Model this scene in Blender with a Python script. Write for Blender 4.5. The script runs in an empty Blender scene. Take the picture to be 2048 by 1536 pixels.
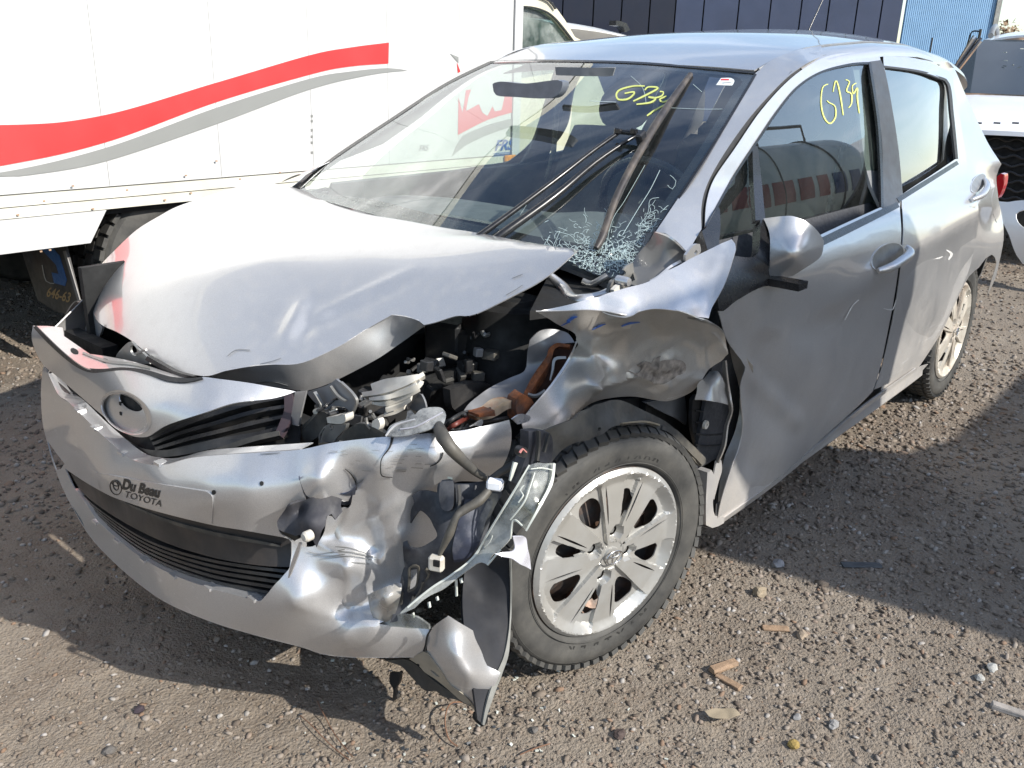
import bpy, bmesh, math, random
import numpy as np
from mathutils import Vector, Matrix, noise
from mathutils.geometry import delaunay_2d_cdt
PI = math.pi
random.seed(7); rng = np.random.default_rng(7)
sc = bpy.context.scene
COL = sc.collection

# ------------------------------------------------------------------ camera
CAM = np.array([1.58343, 1.76286, 1.34939])
YAW, PITCH, ROLL, FOC = math.radians(-139.621), math.radians(19.865), math.radians(1.6197), 1782.2
_f = np.array([math.cos(YAW)*math.cos(PITCH), math.sin(YAW)*math.cos(PITCH), -math.sin(PITCH)])
_r = np.cross(_f, [0, 0, 1]); _r /= np.linalg.norm(_r); _u = np.cross(_r, _f)
RGT = math.cos(ROLL)*_r + math.sin(ROLL)*_u
UPV = -math.sin(ROLL)*_r + math.cos(ROLL)*_u
FWD = _f
cd = bpy.data.cameras.new('camera'); cam = bpy.data.objects.new('camera', cd); COL.objects.link(cam)
cam.matrix_world = Matrix(((RGT[0], UPV[0], -FWD[0], CAM[0]), (RGT[1], UPV[1], -FWD[1], CAM[1]),
                           (RGT[2], UPV[2], -FWD[2], CAM[2]), (0, 0, 0, 1)))
cd.sensor_width = 36; cd.lens = FOC/2048*36; cd.clip_end = 2000; cd.clip_start = .05
sc.camera = cam

# ------------------------------------------------------------------ light
SUN = Vector((-0.27, 1.40, 1.0)).normalized()          # towards the sun
w = bpy.data.worlds.new('World'); sc.world = w; w.use_nodes = True
nt = w.node_tree; nt.nodes.clear()
bg = nt.nodes.new('ShaderNodeBackground'); out = nt.nodes.new('ShaderNodeOutputWorld')
sky = nt.nodes.new('ShaderNodeTexSky'); sky.sky_type = 'NISHITA'; sky.sun_disc = False
sky.sun_elevation = math.asin(SUN.z); sky.sun_rotation = math.atan2(SUN.x, SUN.y)
sky.air_density = 1.0; sky.dust_density = .7
tc = nt.nodes.new('ShaderNodeTexCoord'); mp = nt.nodes.new('ShaderNodeMapping'); mp.inputs['Scale'].default_value = (1.2, 2.2, 7)
mp.inputs['Rotation'].default_value = (.2, .25, .5)
nz = nt.nodes.new('ShaderNodeTexNoise'); nz.inputs['Scale'].default_value = 1.6; nz.inputs['Detail'].default_value = 7; nz.inputs['Distortion'].default_value = .6
cr = nt.nodes.new('ShaderNodeValToRGB'); cr.color_ramp.elements[0].position = .48; cr.color_ramp.elements[1].position = .75
mul = nt.nodes.new('ShaderNodeMath'); mul.operation = 'MULTIPLY'; mul.inputs[1].default_value = .38
mx = nt.nodes.new('ShaderNodeMixRGB'); mx.inputs[2].default_value = (9, 9.3, 9.8, 1)
nt.links.new(tc.outputs['Generated'], mp.inputs[0]); nt.links.new(mp.outputs[0], nz.inputs['Vector'])
nt.links.new(nz.outputs[0], cr.inputs[0]); nt.links.new(cr.outputs[0], mul.inputs[0]); nt.links.new(mul.outputs[0], mx.inputs[0])
nt.links.new(sky.outputs[0], mx.inputs[1]); nt.links.new(mx.outputs[0], bg.inputs[0]); nt.links.new(bg.outputs[0], out.inputs[0])
bg.inputs[1].default_value = 0.14
sl = bpy.data.lights.new('sun', 'SUN'); so = bpy.data.objects.new('sun', sl); COL.objects.link(so)
sl.energy = 4.3; sl.angle = math.radians(.55); sl.color = (1, .955, .88)
so.rotation_euler = SUN.to_track_quat('Z', 'Y').to_euler()
vs = sc.view_settings; vs.view_transform = 'Standard'; vs.look = 'None'; vs.gamma = 1; vs.use_curve_mapping = False
vs.exposure = .74

# ------------------------------------------------------------------ helpers
def ray(u, v): return RGT*((u-1024)/FOC) - UPV*((v-768)/FOC) + FWD
def at(u, v, **k):
    (a, val), = k.items(); i = 'xyz'.index(a); d = ray(u, v)
    return CAM + d*(val-CAM[i])/d[i]
def pj(X):
    X = np.asarray(X, float); q = X-CAM; z = q@FWD
    return 1024+FOC*(q@RGT)/z, 768-FOC*(q@UPV)/z, z
class TPS:
    """smooth sheet through control points: (u,v,'axis',value) or 3-D points"""
    def __init__(s, ctrl, reg=0):
        pts = []
        for c in ctrl:
            X = at(c[0], c[1], **{c[2]: c[3]}) if len(c) == 4 else c
            u, v, z = pj(X); pts.append((u/500, v/500, 1/z))
        A = np.array(pts); n = len(A); s.c = A[:, :2]
        d = np.linalg.norm(A[:, None, :2]-A[None, :, :2], axis=2)
        K = np.where(d > 0, d*d*np.log(d+1e-12), 0)+reg*np.eye(n)
        Pm = np.c_[np.ones(n), A[:, :2]]
        M = np.zeros((n+3, n+3)); M[:n, :n] = K; M[:n, n:] = Pm; M[n:, :n] = Pm.T
        M[n:, n:] -= 1e-9*np.eye(3)
        s.w = np.linalg.solve(M, np.r_[A[:, 2], 0, 0, 0])
    def __call__(s, uv):
        p = np.asarray(uv, float)/500
        d = np.linalg.norm(p[:, None]-s.c[None], axis=2); K = np.where(d > 0, d*d*np.log(d+1e-12), 0)
        iz = K@s.w[:-3]+s.w[-3]+p@s.w[-2:]
        return 1/iz
def rays(uv):
    uv = np.asarray(uv, float)
    return RGT[None]*((uv[:, :1]-1024)/FOC) - UPV[None]*((uv[:, 1:2]-768)/FOC) + FWD[None]
def interp(xs, tab):
    t = np.array(tab); return np.interp(xs, t[:, 0], t[:, 1])
def smin(tab, n=400):
    """smoothed table lookup"""
    t = np.array(tab, float); xs = np.linspace(t[0, 0], t[-1, 0], n); ys = np.interp(xs, t[:, 0], t[:, 1])
    k = np.hanning(max(5, n//len(t)//1)|1); k /= k.sum(); pad = len(k)//2
    yp = np.r_[2*ys[0]-ys[pad:0:-1], ys, 2*ys[-1]-ys[-2:-pad-2:-1]]
    return xs, np.convolve(yp, k, 'valid')
# side of the body: half width as a function of length and height
_bx, _by = smin([(.05, .70), (.12, .76), (.17, .795), (.30, .815), (.45, .826), (.60, .838), (.72, .846), (.80, .846), (.86, .838), (.92, .81),
                 (.955, .772), (1.02, .742), (1.1, .716), (1.25, .672), (1.35, .640), (1.42, .60), (1.47, .55), (1.5, .48)], 500)
_px, _py = smin([(-3.2, -.6), (-3.08, -.28), (-3.0, -.12), (-2.9, -.055), (-2.75, -.02), (-2.5, .0), (-2.0, .008), (-1.4, .01), (-.8, .008), (-.4, .0), (0, -.02), (.3, -.06), (.6, -.2)], 700)
def S(x, z):
    y = np.interp(z, _bx, _by)
    p = np.interp(x, _px, _py)
    gh = np.clip((z-.95)/.45, 0, 1)
    y = y+p-.055*gh*np.clip((-1.7-x)/1.2, 0, 1.2)**2-np.interp(x, [-1.6, -1.0, -.7, -.4], [0, .04, .062, .064])*np.clip((z-.97)/.1, 0, 1)
    # rising shoulder crease
    cz = .70+.075*(-x-.3)
    y = y+.010*np.exp(-((z-cz)/.05)**2)*np.clip((-x-.4)/.8, 0, 1)*(z < .93)
    # rear arch flare
    d = np.hypot(x+2.51, z-.31)
    y = y+.022*np.exp(-((d-.37)/.055)**2)*(z > .2)
    return y
def SG(x, z):
    return S(x, np.full_like(x, 1.30) if hasattr(x, 'shape') else 1.30)-.014+.27*(1.30-z)-.05*(1.30-z)**2
def glassside(uv): return side(uv, SG)
def side(uv, S=S):
    """depth at which the pixel ray meets the side surface"""
    d = rays(uv); n = len(d)
    ts = np.linspace(.9, 6.5, 700); best = np.full(n, np.nan)
    X = CAM[None, None]+d[:, None]*ts[None, :, None]
    f = X[..., 1]-S(X[..., 0], X[..., 2])
    f = np.where(X[..., 0] < -3.0, 9.0, f)
    neg = f < 0; idx = np.argmax(neg, axis=1); has = neg.any(axis=1) & (idx > 0)
    mn = np.argmin(np.abs(f), axis=1)
    for i in range(n):
        if has[i]:
            k = idx[i]; a, b = f[i, k-1], f[i, k]; best[i] = ts[k-1]+(ts[k]-ts[k-1])*a/(a-b)
        else: best[i] = ts[mn[i]]
    return best
_hx, _hz = smin([(-.4, .955), (-.15, .950), (.1, .932), (.2, .917), (.4, .874), (.5, .842), (.58, .800), (.63, .755), (.665, .700), (.70, .60)], 400)
def HOODZ(x, y):
    xe = x+.15*(np.abs(y)/.7)**2.2*np.clip((x+.1)/.6, 0, 1)
    z = np.interp(xe, _hx, _hz)-.012*(np.abs(y)/.75)**4+.030*np.clip((-y-.50)/.34, 0, 1)**1.5*np.clip((.42-x)/.35, 0, 1)
    s_ = .62*x+.78*y-.12; sp_ = np.where(s_ > 0, s_, 0)*.5+.5*np.sqrt(s_*s_+.0006)-.5*np.abs(s_)+.5*np.where(s_ > 0, s_, 0)-.0
    a = np.interp(x, [-.1, .05, .2, .36, .5], [-.05, -.11, .08, .30, .33])
    return z-a*np.maximum(sp_, 0)
def hoodside(uv):
    d = rays(uv); ts = np.linspace(.9, 3.6, 500); X = CAM[None, None]+d[:, None]*ts[None, :, None]
    f = X[..., 2]-HOODZ(X[..., 0], X[..., 1]); f = np.where(X[..., 1] < -.93, 9, f); n = len(d)
    neg = f < 0; idx = np.argmax(neg, axis=1); has = neg.any(axis=1) & (idx > 0); mn = np.argmin(np.abs(f), axis=1); o = np.zeros(n)
    for i in range(n):
        if has[i]: k = idx[i]; a, b = f[i, k-1], f[i, k]; o[i] = ts[k-1]+(ts[k]-ts[k-1])*a/(a-b)
        else: o[i] = ts[mn[i]]
    return o
def dep(surf, uv):
    uv = np.asarray(uv, float)
    if isinstance(surf, dict):
        (a, val), = surf.items(); i = 'xyz'.index(a); d = rays(uv); return (val-CAM[i])/d[:, i]
    return surf(uv)
def sp(surf, uv):
    uv = np.asarray(uv, float).reshape(-1, 2)
    return CAM[None]+rays(uv)*dep(surf, uv)[:, None]
def off(surf, d):
    """same surface, moved d metres towards the camera"""
    return lambda uv: dep(surf, uv)-d
def blend_noise(P, sc_, seed=0):
    return np.array([noise.noise(Vector((p[0]*sc_+seed, p[1]*sc_, p[2]*sc_))) for p in P])

def smooth(pts, step=10, closed=True):
    """Catmull-Rom through the points; a third element marks a sharp corner"""
    n = len(pts); P = [np.array(p[:2], float) for p in pts]; sh = [len(p) > 2 for p in pts]; o = []
    for i in range(n if closed else n-1):
        p1, p2 = P[i], P[(i+1) % n]
        p0 = P[i-1] if (closed or i > 0) and not sh[i] else p1
        p3 = P[(i+2) % n] if (closed or i+2 < n) and not sh[(i+1) % n] else p2
        k = max(1, int(np.linalg.norm(p2-p1)/step))
        for j in range(k):
            t = j/k
            o.append(.5*((2*p1)+(-p0+p2)*t+(2*p0-5*p1+4*p2-p3)*t*t+(-p0+3*p1-3*p2+p3)*t**3))
    if not closed: o.append(P[-1])
    return o
def inpoly(pts, poly):
    x, y = pts[:, 0], pts[:, 1]; c = np.zeros(len(pts), bool); n = len(poly); j = n-1
    for i in range(n):
        xi, yi = poly[i]; xj, yj = poly[j]
        if yi != yj:
            m = ((yi > y) != (yj > y)) & (x < (xj-xi)*(y-yi)/(yj-yi)+xi); c ^= m
        j = i
    return c
def tag(o, label=None, cat=None, group=None, kind=None):
    for k, v in (('label', label), ('category', cat), ('group', group), ('kind', kind)):
        if v: o[k] = v
    return o
def empty(name, loc, label, cat, group=None, rz=0):
    o = bpy.data.objects.new(name, None); COL.objects.link(o); o.location = loc; o.rotation_euler = (0, 0, rz)
    return tag(o, label, cat, group)
def link(name, me, mat, parent=None, sm=True, ang=35):
    o = bpy.data.objects.new(name, me); COL.objects.link(o)
    if mat is not None and not me.materials: me.materials.append(mat)
    if parent is not None:
        o.parent = parent; o.matrix_parent_inverse = parent.matrix_basis.inverted() if parent.type == 'EMPTY' and parent.parent is None else Matrix.Identity(4)
        if parent.type != 'EMPTY' or parent.parent is not None: pass
    if sm and len(me.polygons):
        me.polygons.foreach_set('use_smooth', [True]*len(me.polygons)); me.set_sharp_from_angle(angle=math.radians(ang))
    return o
def mesh(name, V, F):
    me = bpy.data.meshes.new(name); me.from_pydata([tuple(map(float, v)) for v in V], [], [tuple(map(int, f)) for f in F]); me.validate(); return me
def shell(V, F, th, offset=-1.):
    V = np.asarray(V, float); F3 = []
    for f in F:
        f = [int(i) for i in f]
        F3.append(f)
    vn = np.zeros_like(V)
    for f in F3:
        a, b_, c = V[f[0]], V[f[1]], V[f[2]]; n = np.cross(b_-a, c-a) if len(f) == 3 else np.cross(V[f[2]]-V[f[0]], V[f[3]]-V[f[1]])
        for i in f: vn[i] += n
    vn /= np.linalg.norm(vn, axis=1)[:, None]+1e-12
    o1 = V+vn*th*(1+offset)/2; o2 = V-vn*th*(1-offset)/2; n = len(V)
    out = [tuple(f) for f in F3]+[tuple(i+n for i in f[::-1]) for f in F3]
    ed = {}
    for f in F3:
        for i in range(len(f)): ed[(f[i], f[(i+1) % len(f)])] = 1
    VV = [o1, o2]; base = 2*n; rim = {}; R1 = []; 
    for (a, b_) in ed:
        if (b_, a) not in ed:
            for q in (a, b_):
                if q not in rim: rim[q] = base+len(R1); R1 += [o1[q], o2[q]]
            out.append((rim[b_], rim[a], rim[a]+1, rim[b_]+1))
    if R1: VV.append(np.array(R1))
    return np.concatenate(VV), out
def seg_(uv, ax, ay, bx, by, w_):
    a = np.array([ax, ay], float); b_ = np.array([bx, by], float); d = b_-a; t = np.clip(((uv-a)@d)/(d@d), 0, 1); r_ = np.linalg.norm(uv-(a+t[:, None]*d), axis=1)
    return np.maximum(0, 1-r_/w_)
def panel(name, outline, surf, mat, parent=None, th=.0015, step=9, holes=(), sharp=True, disp=None, ang=40, back=1, label=None, mirror=False):
    """sheet-metal piece: outline cut from a surface, with real thickness"""
    ol = [np.array(p[:2], float) for p in outline] if sharp is True else smooth(outline, step)
    if sharp is True:
        o2 = []
        for i in range(len(ol)):
            a, b = ol[i], ol[(i+1) % len(ol)]; k = max(1, int(np.linalg.norm(b-a)/step))
            o2 += [a+(b-a)*j/k for j in range(k)]
        ol = o2
    hs = [smooth(h, step) for h in holes]
    A = np.array(ol); lo, hi = A.min(0), A.max(0)
    gx = np.arange(lo[0]+step*.5, hi[0], step); gy = np.arange(lo[1]+step*.5, hi[1], step)
    G = []
    for j, yy in enumerate(gy):
        for xx in gx: G.append((xx+(step*.5 if j % 2 else 0), yy))
    G = np.array(G) if G else np.zeros((0, 2))
    loops = [ol]+hs
    if len(G):
        k = inpoly(G, ol)
        for h in hs: k &= ~inpoly(G, h)
        B = np.array([p for l in loops for p in l])
        G = G[k]
        if len(G):
            dm = np.array([np.min(np.hypot(B[:, 0]-g[0], B[:, 1]-g[1])) for g in G]); G = G[dm > step*.45]
    pts = [Vector((float(p[0]), float(p[1]))) for l in loops for p in l]; edges = []; b = 0
    for l in loops:
        m = len(l); edges += [(b+i, b+(i+1) % m) for i in range(m)]; b += m
    pts += [Vector((float(g[0]), float(g[1]))) for g in G]
    vo, _, fo, *_r_ = delaunay_2d_cdt(pts, edges, [], 0, 1e-4)
    uv = np.array([(p.x, p.y) for p in vo])
    F = np.array([f for f in fo if len(f) == 3]); cen = uv[F].mean(1)
    k = inpoly(cen, ol)
    for h in hs: k &= ~inpoly(cen, h)
    F = F[k]; used = np.unique(F); remap = -np.ones(len(uv), int); remap[used] = np.arange(len(used)); uv = uv[used]; F = remap[F]
    X = sp(surf, uv)
    if disp is not None: X = disp(X, uv)
    # face the camera
    a, b_, c = X[F[:, 0]], X[F[:, 1]], X[F[:, 2]]
    nrm = np.cross(b_-a, c-a); flip = (nrm*(CAM-a)).sum(1) < 0
    F[flip] = F[flip][:, ::-1]
    XX, FF = shell(X, F, th) if th else (X, F)
    me = mesh(name, XX, FF)
    o = link(name, me, mat, parent, ang=ang)
    if label: o['label'] = label
    if mirror:
        X2 = np.array(XX); X2[:, 1] *= -1; me2 = mesh(name, X2, [f[::-1] for f in FF])
        o2 = link(name, me2, mat, parent, ang=ang)
        return o, o2
    return o
def tube(name, pts, r, mat, parent=None, n=8, closed=False, caps=True, sub=0):
    """round bar along 3-D points; r number or list"""
    P = [np.array(p, float) for p in pts]
    if sub:
        Q = []; rr = []
        R_ = r if isinstance(r, (list, tuple)) else [r]*len(P)
        for i in range(len(P)-1):
            p0 = P[max(i-1, 0)]; p1 = P[i]; p2 = P[i+1]; p3 = P[min(i+2, len(P)-1)]
            for j in range(sub):
                t = j/sub; Q.append(.5*((2*p1)+(-p0+p2)*t+(2*p0-5*p1+4*p2-p3)*t*t+(-p0+3*p1-3*p2+p3)*t**3)); rr.append(R_[i]*(1-t)+R_[i+1]*t)
        Q.append(P[-1]); rr.append(R_[-1]); P = Q; r = rr
    R_ = r if isinstance(r, (list, tuple)) else [r]*len(P)
    V, F = tubevf(P, R_, n, closed, caps)
    return link(name, mesh(name, V, F), mat, parent, ang=50)
def tubevf(P, R_, n=8, closed=False, caps=True):
    V = []; F = []; m = len(P); ref = None
    for i in range(m):
        if closed: t = P[(i+1) % m]-P[i-1]
        else: t = P[min(i+1, m-1)]-P[max(i-1, 0)]
        t = t/(np.linalg.norm(t)+1e-12)
        if ref is None: ref = np.array([0, 0, 1.]) if abs(t[2]) < .9 else np.array([1., 0, 0])
        a = np.cross(t, ref); a /= np.linalg.norm(a)+1e-12; b = np.cross(a, t); ref = b
        for k in range(n):
            an = 2*PI*k/n; V.append(P[i]+R_[i]*(math.cos(an)*a+math.sin(an)*b))
    for i in range(m if closed else m-1):
        for k in range(n):
            F.append((i*n+k, i*n+(k+1) % n, ((i+1) % m)*n+(k+1) % n, ((i+1) % m)*n+k))
    if caps and not closed:
        F.append(tuple(range(n))[::-1]); F.append(tuple((m-1)*n+k for k in range(n)))
    return V, F
def boxvf(c, s, R=None, bev=0):
    c = np.array(c, float); h = np.array(s, float)/2; V = []; F = []
    if bev:
        b = bev
        for sx in (-1, 1):
            for sy in (-1, 1):
                for sz in (-1, 1):
                    for ax in range(3):
                        q = np.array([sx, sy, sz])*(h-b); q[ax] += [sx, sy, sz][ax]*b; V.append(q)
        Vb = bmesh.new()
        for q in V: Vb.verts.new(q)
        bmesh.ops.convex_hull(Vb, input=list(Vb.verts)); Vb.verts.index_update()
        V = [np.array(v.co) for v in Vb.verts]; F = [tuple(v.index for v in f.verts) for f in Vb.faces]; Vb.free()
    else:
        V = [np.array([x, y, z])*h for x in (-1, 1) for y in (-1, 1) for z in (-1, 1)]
        F = [(0, 1, 3, 2), (4, 6, 7, 5), (0, 4, 5, 1), (2, 3, 7, 6), (0, 2, 6, 4), (1, 5, 7, 3)]
    if R is not None: V = [np.array(R)@v for v in V]
    return [c+v for v in V], F
def box(name, c, s, mat, parent=None, R=None, bev=0, label=None):
    V, F = boxvf(c, s, R, bev); o = link(name, mesh(name, V, F), mat, parent, sm=False)
    if label: o['label'] = label
    return o
def rotz(a): c, s = math.cos(a), math.sin(a); return np.array([[c, -s, 0], [s, c, 0], [0, 0, 1]])
def roty(a): c, s = math.cos(a), math.sin(a); return np.array([[c, 0, s], [0, 1, 0], [-s, 0, c]])
def rotx(a): c, s = math.cos(a), math.sin(a); return np.array([[1, 0, 0], [0, c, -s], [0, s, c]])
def joinvf(parts):
    V = []; F = []
    for v, f in parts:
        b = len(V); V += list(v); F += [tuple(i+b for i in q) for q in f]
    return V, F
def lathe(name, prof, mat, parent=None, M=None, n=64, ang=30, fn=None):
    """profile (radius, along axis y)"""
    V = []; F = []; m = len(prof)
    for k in range(n):
        a = 2*PI*k/n
        for (r, h) in prof: V.append(np.array([r*math.cos(a), h, r*math.sin(a)]))
    for k in range(n):
        for i in range(m-1): F.append((k*m+i, k*m+i+1, ((k+1) % n)*m+i+1, ((k+1) % n)*m+i))
    if fn: V = [fn(v) for v in V]
    if M is not None: V = [M(v) for v in V]
    return link(name, mesh(name, V, F), mat, parent, ang=ang)
def loft(name, rows, mat, parent=None, closed=False, ang=35, th=0):
    """grid surface through rows of 3-D points"""
    m = len(rows[0]); V = [p for r in rows for p in r]; F = []
    for i in range(len(rows)-1):
        for j in range(m if closed else m-1):
            F.append((i*m+j, i*m+(j+1) % m, (i+1)*m+(j+1) % m, (i+1)*m+j))
    if th: V, F = shell(V, F, th, 0)
    return link(name, mesh(name, V, F), mat, parent, ang=ang)
def bar(name, px, surf, wid, mat, parent=None, th=.003, step=8, label=None):
    """strip that follows a pixel polyline lying on a surface; wid in pixels (number or list)"""
    c = np.array(smooth(px, step, closed=False)); n = len(c)
    W = np.interp(np.linspace(0, 1, n), np.linspace(0, 1, len(wid)), wid) if isinstance(wid, (list, tuple)) else np.full(n, wid)
    t = np.gradient(c, axis=0); t /= np.linalg.norm(t, axis=1)[:, None]+1e-9; nn = np.c_[-t[:, 1], t[:, 0]]
    a = c+nn*W[:, None]/2; b = c-nn*W[:, None]/2
    uv = np.r_[a, b]; X = sp(surf, uv); F = [(i, i+1, n+i+1, n+i) for i in range(n-1)]
    A = X[:n-1]; nr = np.cross(X[1:n]-A, X[n:2*n-1]-A); 
    if ((nr*(CAM-A)).sum(1) < 0).mean() > .5: F = [f[::-1] for f in F]
    X, F = shell(X, F, th)
    o = link(name, mesh(name, X, F), mat, parent, ang=60)
    if label: o['label'] = label
    return o

# ------------------------------------------------------------------ materials
MATS = {}
def node_mat(name): 
    m = bpy.data.materials.new(name); m.use_nodes = True; m.node_tree.nodes.clear(); MATS[name] = m; return m, m.node_tree
class NB:
    def __init__(s, name):
        s.m, s.t = node_mat(name); s.o = s.n('OutputMaterial'); s.b = s.n('BsdfPrincipled'); s.l(s.b.outputs[0], s.o.inputs[0])
    def n(s, k, **kw):
        x = s.t.nodes.new('ShaderNode'+k)
        for a, v in kw.items():
            if a in x.inputs.keys(): x.inputs[a].default_value = v
            else: setattr(x, a, v)
        return x
    def l(s, a, b): s.t.links.new(a, b)
    def noise(s, scale, detail=4, rough=.55, obj=True, dist=0, stretch=None):
        tc = s.n('TexCoord'); nz = s.n('TexNoise', Scale=scale, Detail=detail, Roughness=rough, Distortion=dist)
        if stretch:
            mp = s.n('Mapping', Scale=stretch); s.l(tc.outputs['Object'], mp.inputs[0]); s.l(mp.outputs[0], nz.inputs['Vector'])
        else: s.l(tc.outputs['Object'], nz.inputs['Vector'])
        return nz.outputs[0]
    def ramp(s, f, a, b, ca=(0, 0, 0, 1), cb=(1, 1, 1, 1)):
        r = s.n('ValToRGB'); e = r.color_ramp.elements; e[0].position = a; e[1].position = b; e[0].color = ca; e[1].color = cb
        s.l(f, r.inputs[0]); return r.outputs[0]
    def mix(s, f, a, b):
        x = s.n('MixRGB')
        for i, v in ((0, f), (1, a), (2, b)):
            if hasattr(v, 'links') or hasattr(v, 'is_linked'): s.l(v, x.inputs[i])
            else: x.inputs[i].default_value = v if i == 0 else (*v, 1)
        return x.outputs[0]
    def math(s, op, a, b=0):
        x = s.n('Math', operation=op)
        for i, v in ((0, a), (1, b)):
            if hasattr(v, 'is_linked'): s.l(v, x.inputs[i])
            else: x.inputs[i].default_value = v
        return x.outputs[0]
    def bump(s, h, st, dist=.01):
        b = s.n('Bump', Strength=st, Distance=dist); s.l(h, b.inputs['Height']); s.l(b.outputs[0], s.b.inputs['Normal'])
    def set(s, **k):
        for a, v in k.items():
            i = s.b.inputs[a.replace('_', ' ')]
            if hasattr(v, 'is_linked'): s.l(v, i)
            else: i.default_value = (*v, 1) if isinstance(v, tuple) else v
        return s
def simple(name, col, rough=.5, metal=0, var=.15, vscale=30, bump=0, bscale=200, spec=.5, coat=0, dirt=0, dcol=(.16, .13, .10)):
    b = NB(name); nz = b.noise(vscale, 5)
    c2 = tuple(max(0, c*(1-var)) for c in col); c3 = tuple(min(1, c*(1+var)) for c in col)
    c = b.ramp(nz, .3, .7, (*c2, 1), (*c3, 1))
    if dirt:
        c = b.mix(b.math('MULTIPLY', b.ramp(b.noise(vscale*.4, 8, .65), .45, .62), dirt), c, dcol)
    b.set(Base_Color=c, Metallic=metal, Coat_Weight=coat, Coat_Roughness=.05); b.b.inputs['Specular IOR Level'].default_value = spec
    r = b.ramp(b.noise(vscale*1.7, 4), .3, .7, (rough*.8,)*3+(1,), (min(1, rough*1.2),)*3+(1,)); b.set(Roughness=r)
    if bump: b.bump(b.noise(bscale, 4), bump, .004)
    return b.m
def paint(name, col, metal=.75, rough=.3, dirtlow=.6, dirtall=.12, coat=1.0):
    b = NB(name); tc = b.n('TexCoord'); sx = b.n('SeparateXYZ'); b.l(tc.outputs['Object'], sx.inputs[0])
    nz = b.noise(3.5, 8, .62, dist=.4); fine = b.noise(38, 6, .6, stretch=(1, 1, .35))
    low = b.n('MapRange'); b.l(sx.outputs[2], low.inputs[0]); low.inputs[1].default_value = .74; low.inputs[2].default_value = .18
    f = b.math('MULTIPLY', low.outputs[0], b.ramp(nz, .3, .68)); f = b.math('MULTIPLY', f, dirtlow)
    g = b.math('MULTIPLY', b.ramp(fine, .5, .72), dirtall); f = b.math('ADD', f, g)
    c = b.mix(f, col, (.30, .255, .20)); 
    # fine scratches
    sc1 = b.ramp(b.noise(26, 2, .5, stretch=(.25, 1, 5)), .655, .665); sc1 = b.math('MULTIPLY', sc1, b.ramp(b.noise(2.2, 3), .55, .63))
    c = b.mix(b.math('MULTIPLY', sc1, .35), c, (.72, .73, .74))
    fl = b.noise(900, 1, .5); c = b.mix(.12, c, b.ramp(fl, .35, .65))
    b.set(Base_Color=c, Metallic=b.math('MULTIPLY', b.math('SUBTRACT', 1, f), metal), Coat_Roughness=.04)
    b.set(Roughness=b.math('ADD', b.math('MULTIPLY', f, .4), rough))
    b.set(Coat_Weight=b.math('MULTIPLY', b.math('SUBTRACT', 1, b.math('MULTIPLY', f, 1.3)), coat))
    b.bump(b.noise(55, 2), .03, .002)
    return b.m
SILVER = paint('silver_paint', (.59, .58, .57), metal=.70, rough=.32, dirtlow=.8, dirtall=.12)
SILVER_SHADE = paint('silver_paint_shaded', (.46, .44, .405), metal=.6, rough=.36, dirtlow=.6, dirtall=.22, coat=.35)  # silver paint darkened and browned to stand for shade and reflected ground
BUMPER = paint('bumper_paint', (.53, .53, .535), metal=.7, rough=.33, dirtlow=.3, dirtall=.10, coat=.9)
BAREG = simple('primer_grey_metal', (.27, .27, .26), .38, .6, .2, 18, dirt=.3, dcol=(.2, .17, .13))
BLACK = simple('black_plastic', (.014, .014, .015), .45, 0, .3, 25, .15, 120, dirt=.3, dcol=(.06, .055, .048))
TRIM = simple('black_trim', (.012, .012, .013), .28, 0, .2, 30)
PILLAR = simple('pillar_film', (.045, .045, .048), .35, 0, .15, 20)
VOIDM = simple('deep_shade_black', (.005, .005, .005), .8, 0, .3, 14)  # near black standing in for deep shade in engine bay and openings
DUSTY = simple('dusty_black_plastic', (.038, .037, .034), .6, 0, .35, 16, .3, 60, dirt=.55, dcol=(.13, .115, .09))
RUST = simple('rusty_steel', (.17, .055, .018), .85, .1, .6, 45, .6, 110, dirt=.8, dcol=(.07, .045, .035))
RUBBER = simple('black_rubber', (.02, .02, .02), .55, 0, .2, 40)
def tyre_mat():
    b = NB('tyre_rubber'); nz = b.noise(9, 8, .65); f = b.ramp(nz, .35, .7)
    c = b.mix(f, (.030, .030, .029), (.088, .084, .075)); b.set(Base_Color=c, Roughness=.68); b.bump(b.noise(120, 3), .2, .002); return b.m
TYRE = tyre_mat()
CAPM = simple('hubcap_silver', (.40, .40, .385), .36, .45, .08, 14, dirt=.4, dcol=(.32, .29, .24), coat=.3)
CAPR = simple('hubcap_aged', (.56, .52, .45), .42, .3, .12, 14, dirt=.5, dcol=(.3, .2, .13))
RIMM = simple('steel_rim_dark', (.045, .043, .042), .5, .4, .4, 30, dirt=.6, dcol=(.16, .085, .05))
WHITEP = simple('cream_white_plastic', (.52, .49, .43), .5, 0, .12, 22, dirt=.4, dcol=(.3, .26, .2))
CLEARP = None
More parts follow.
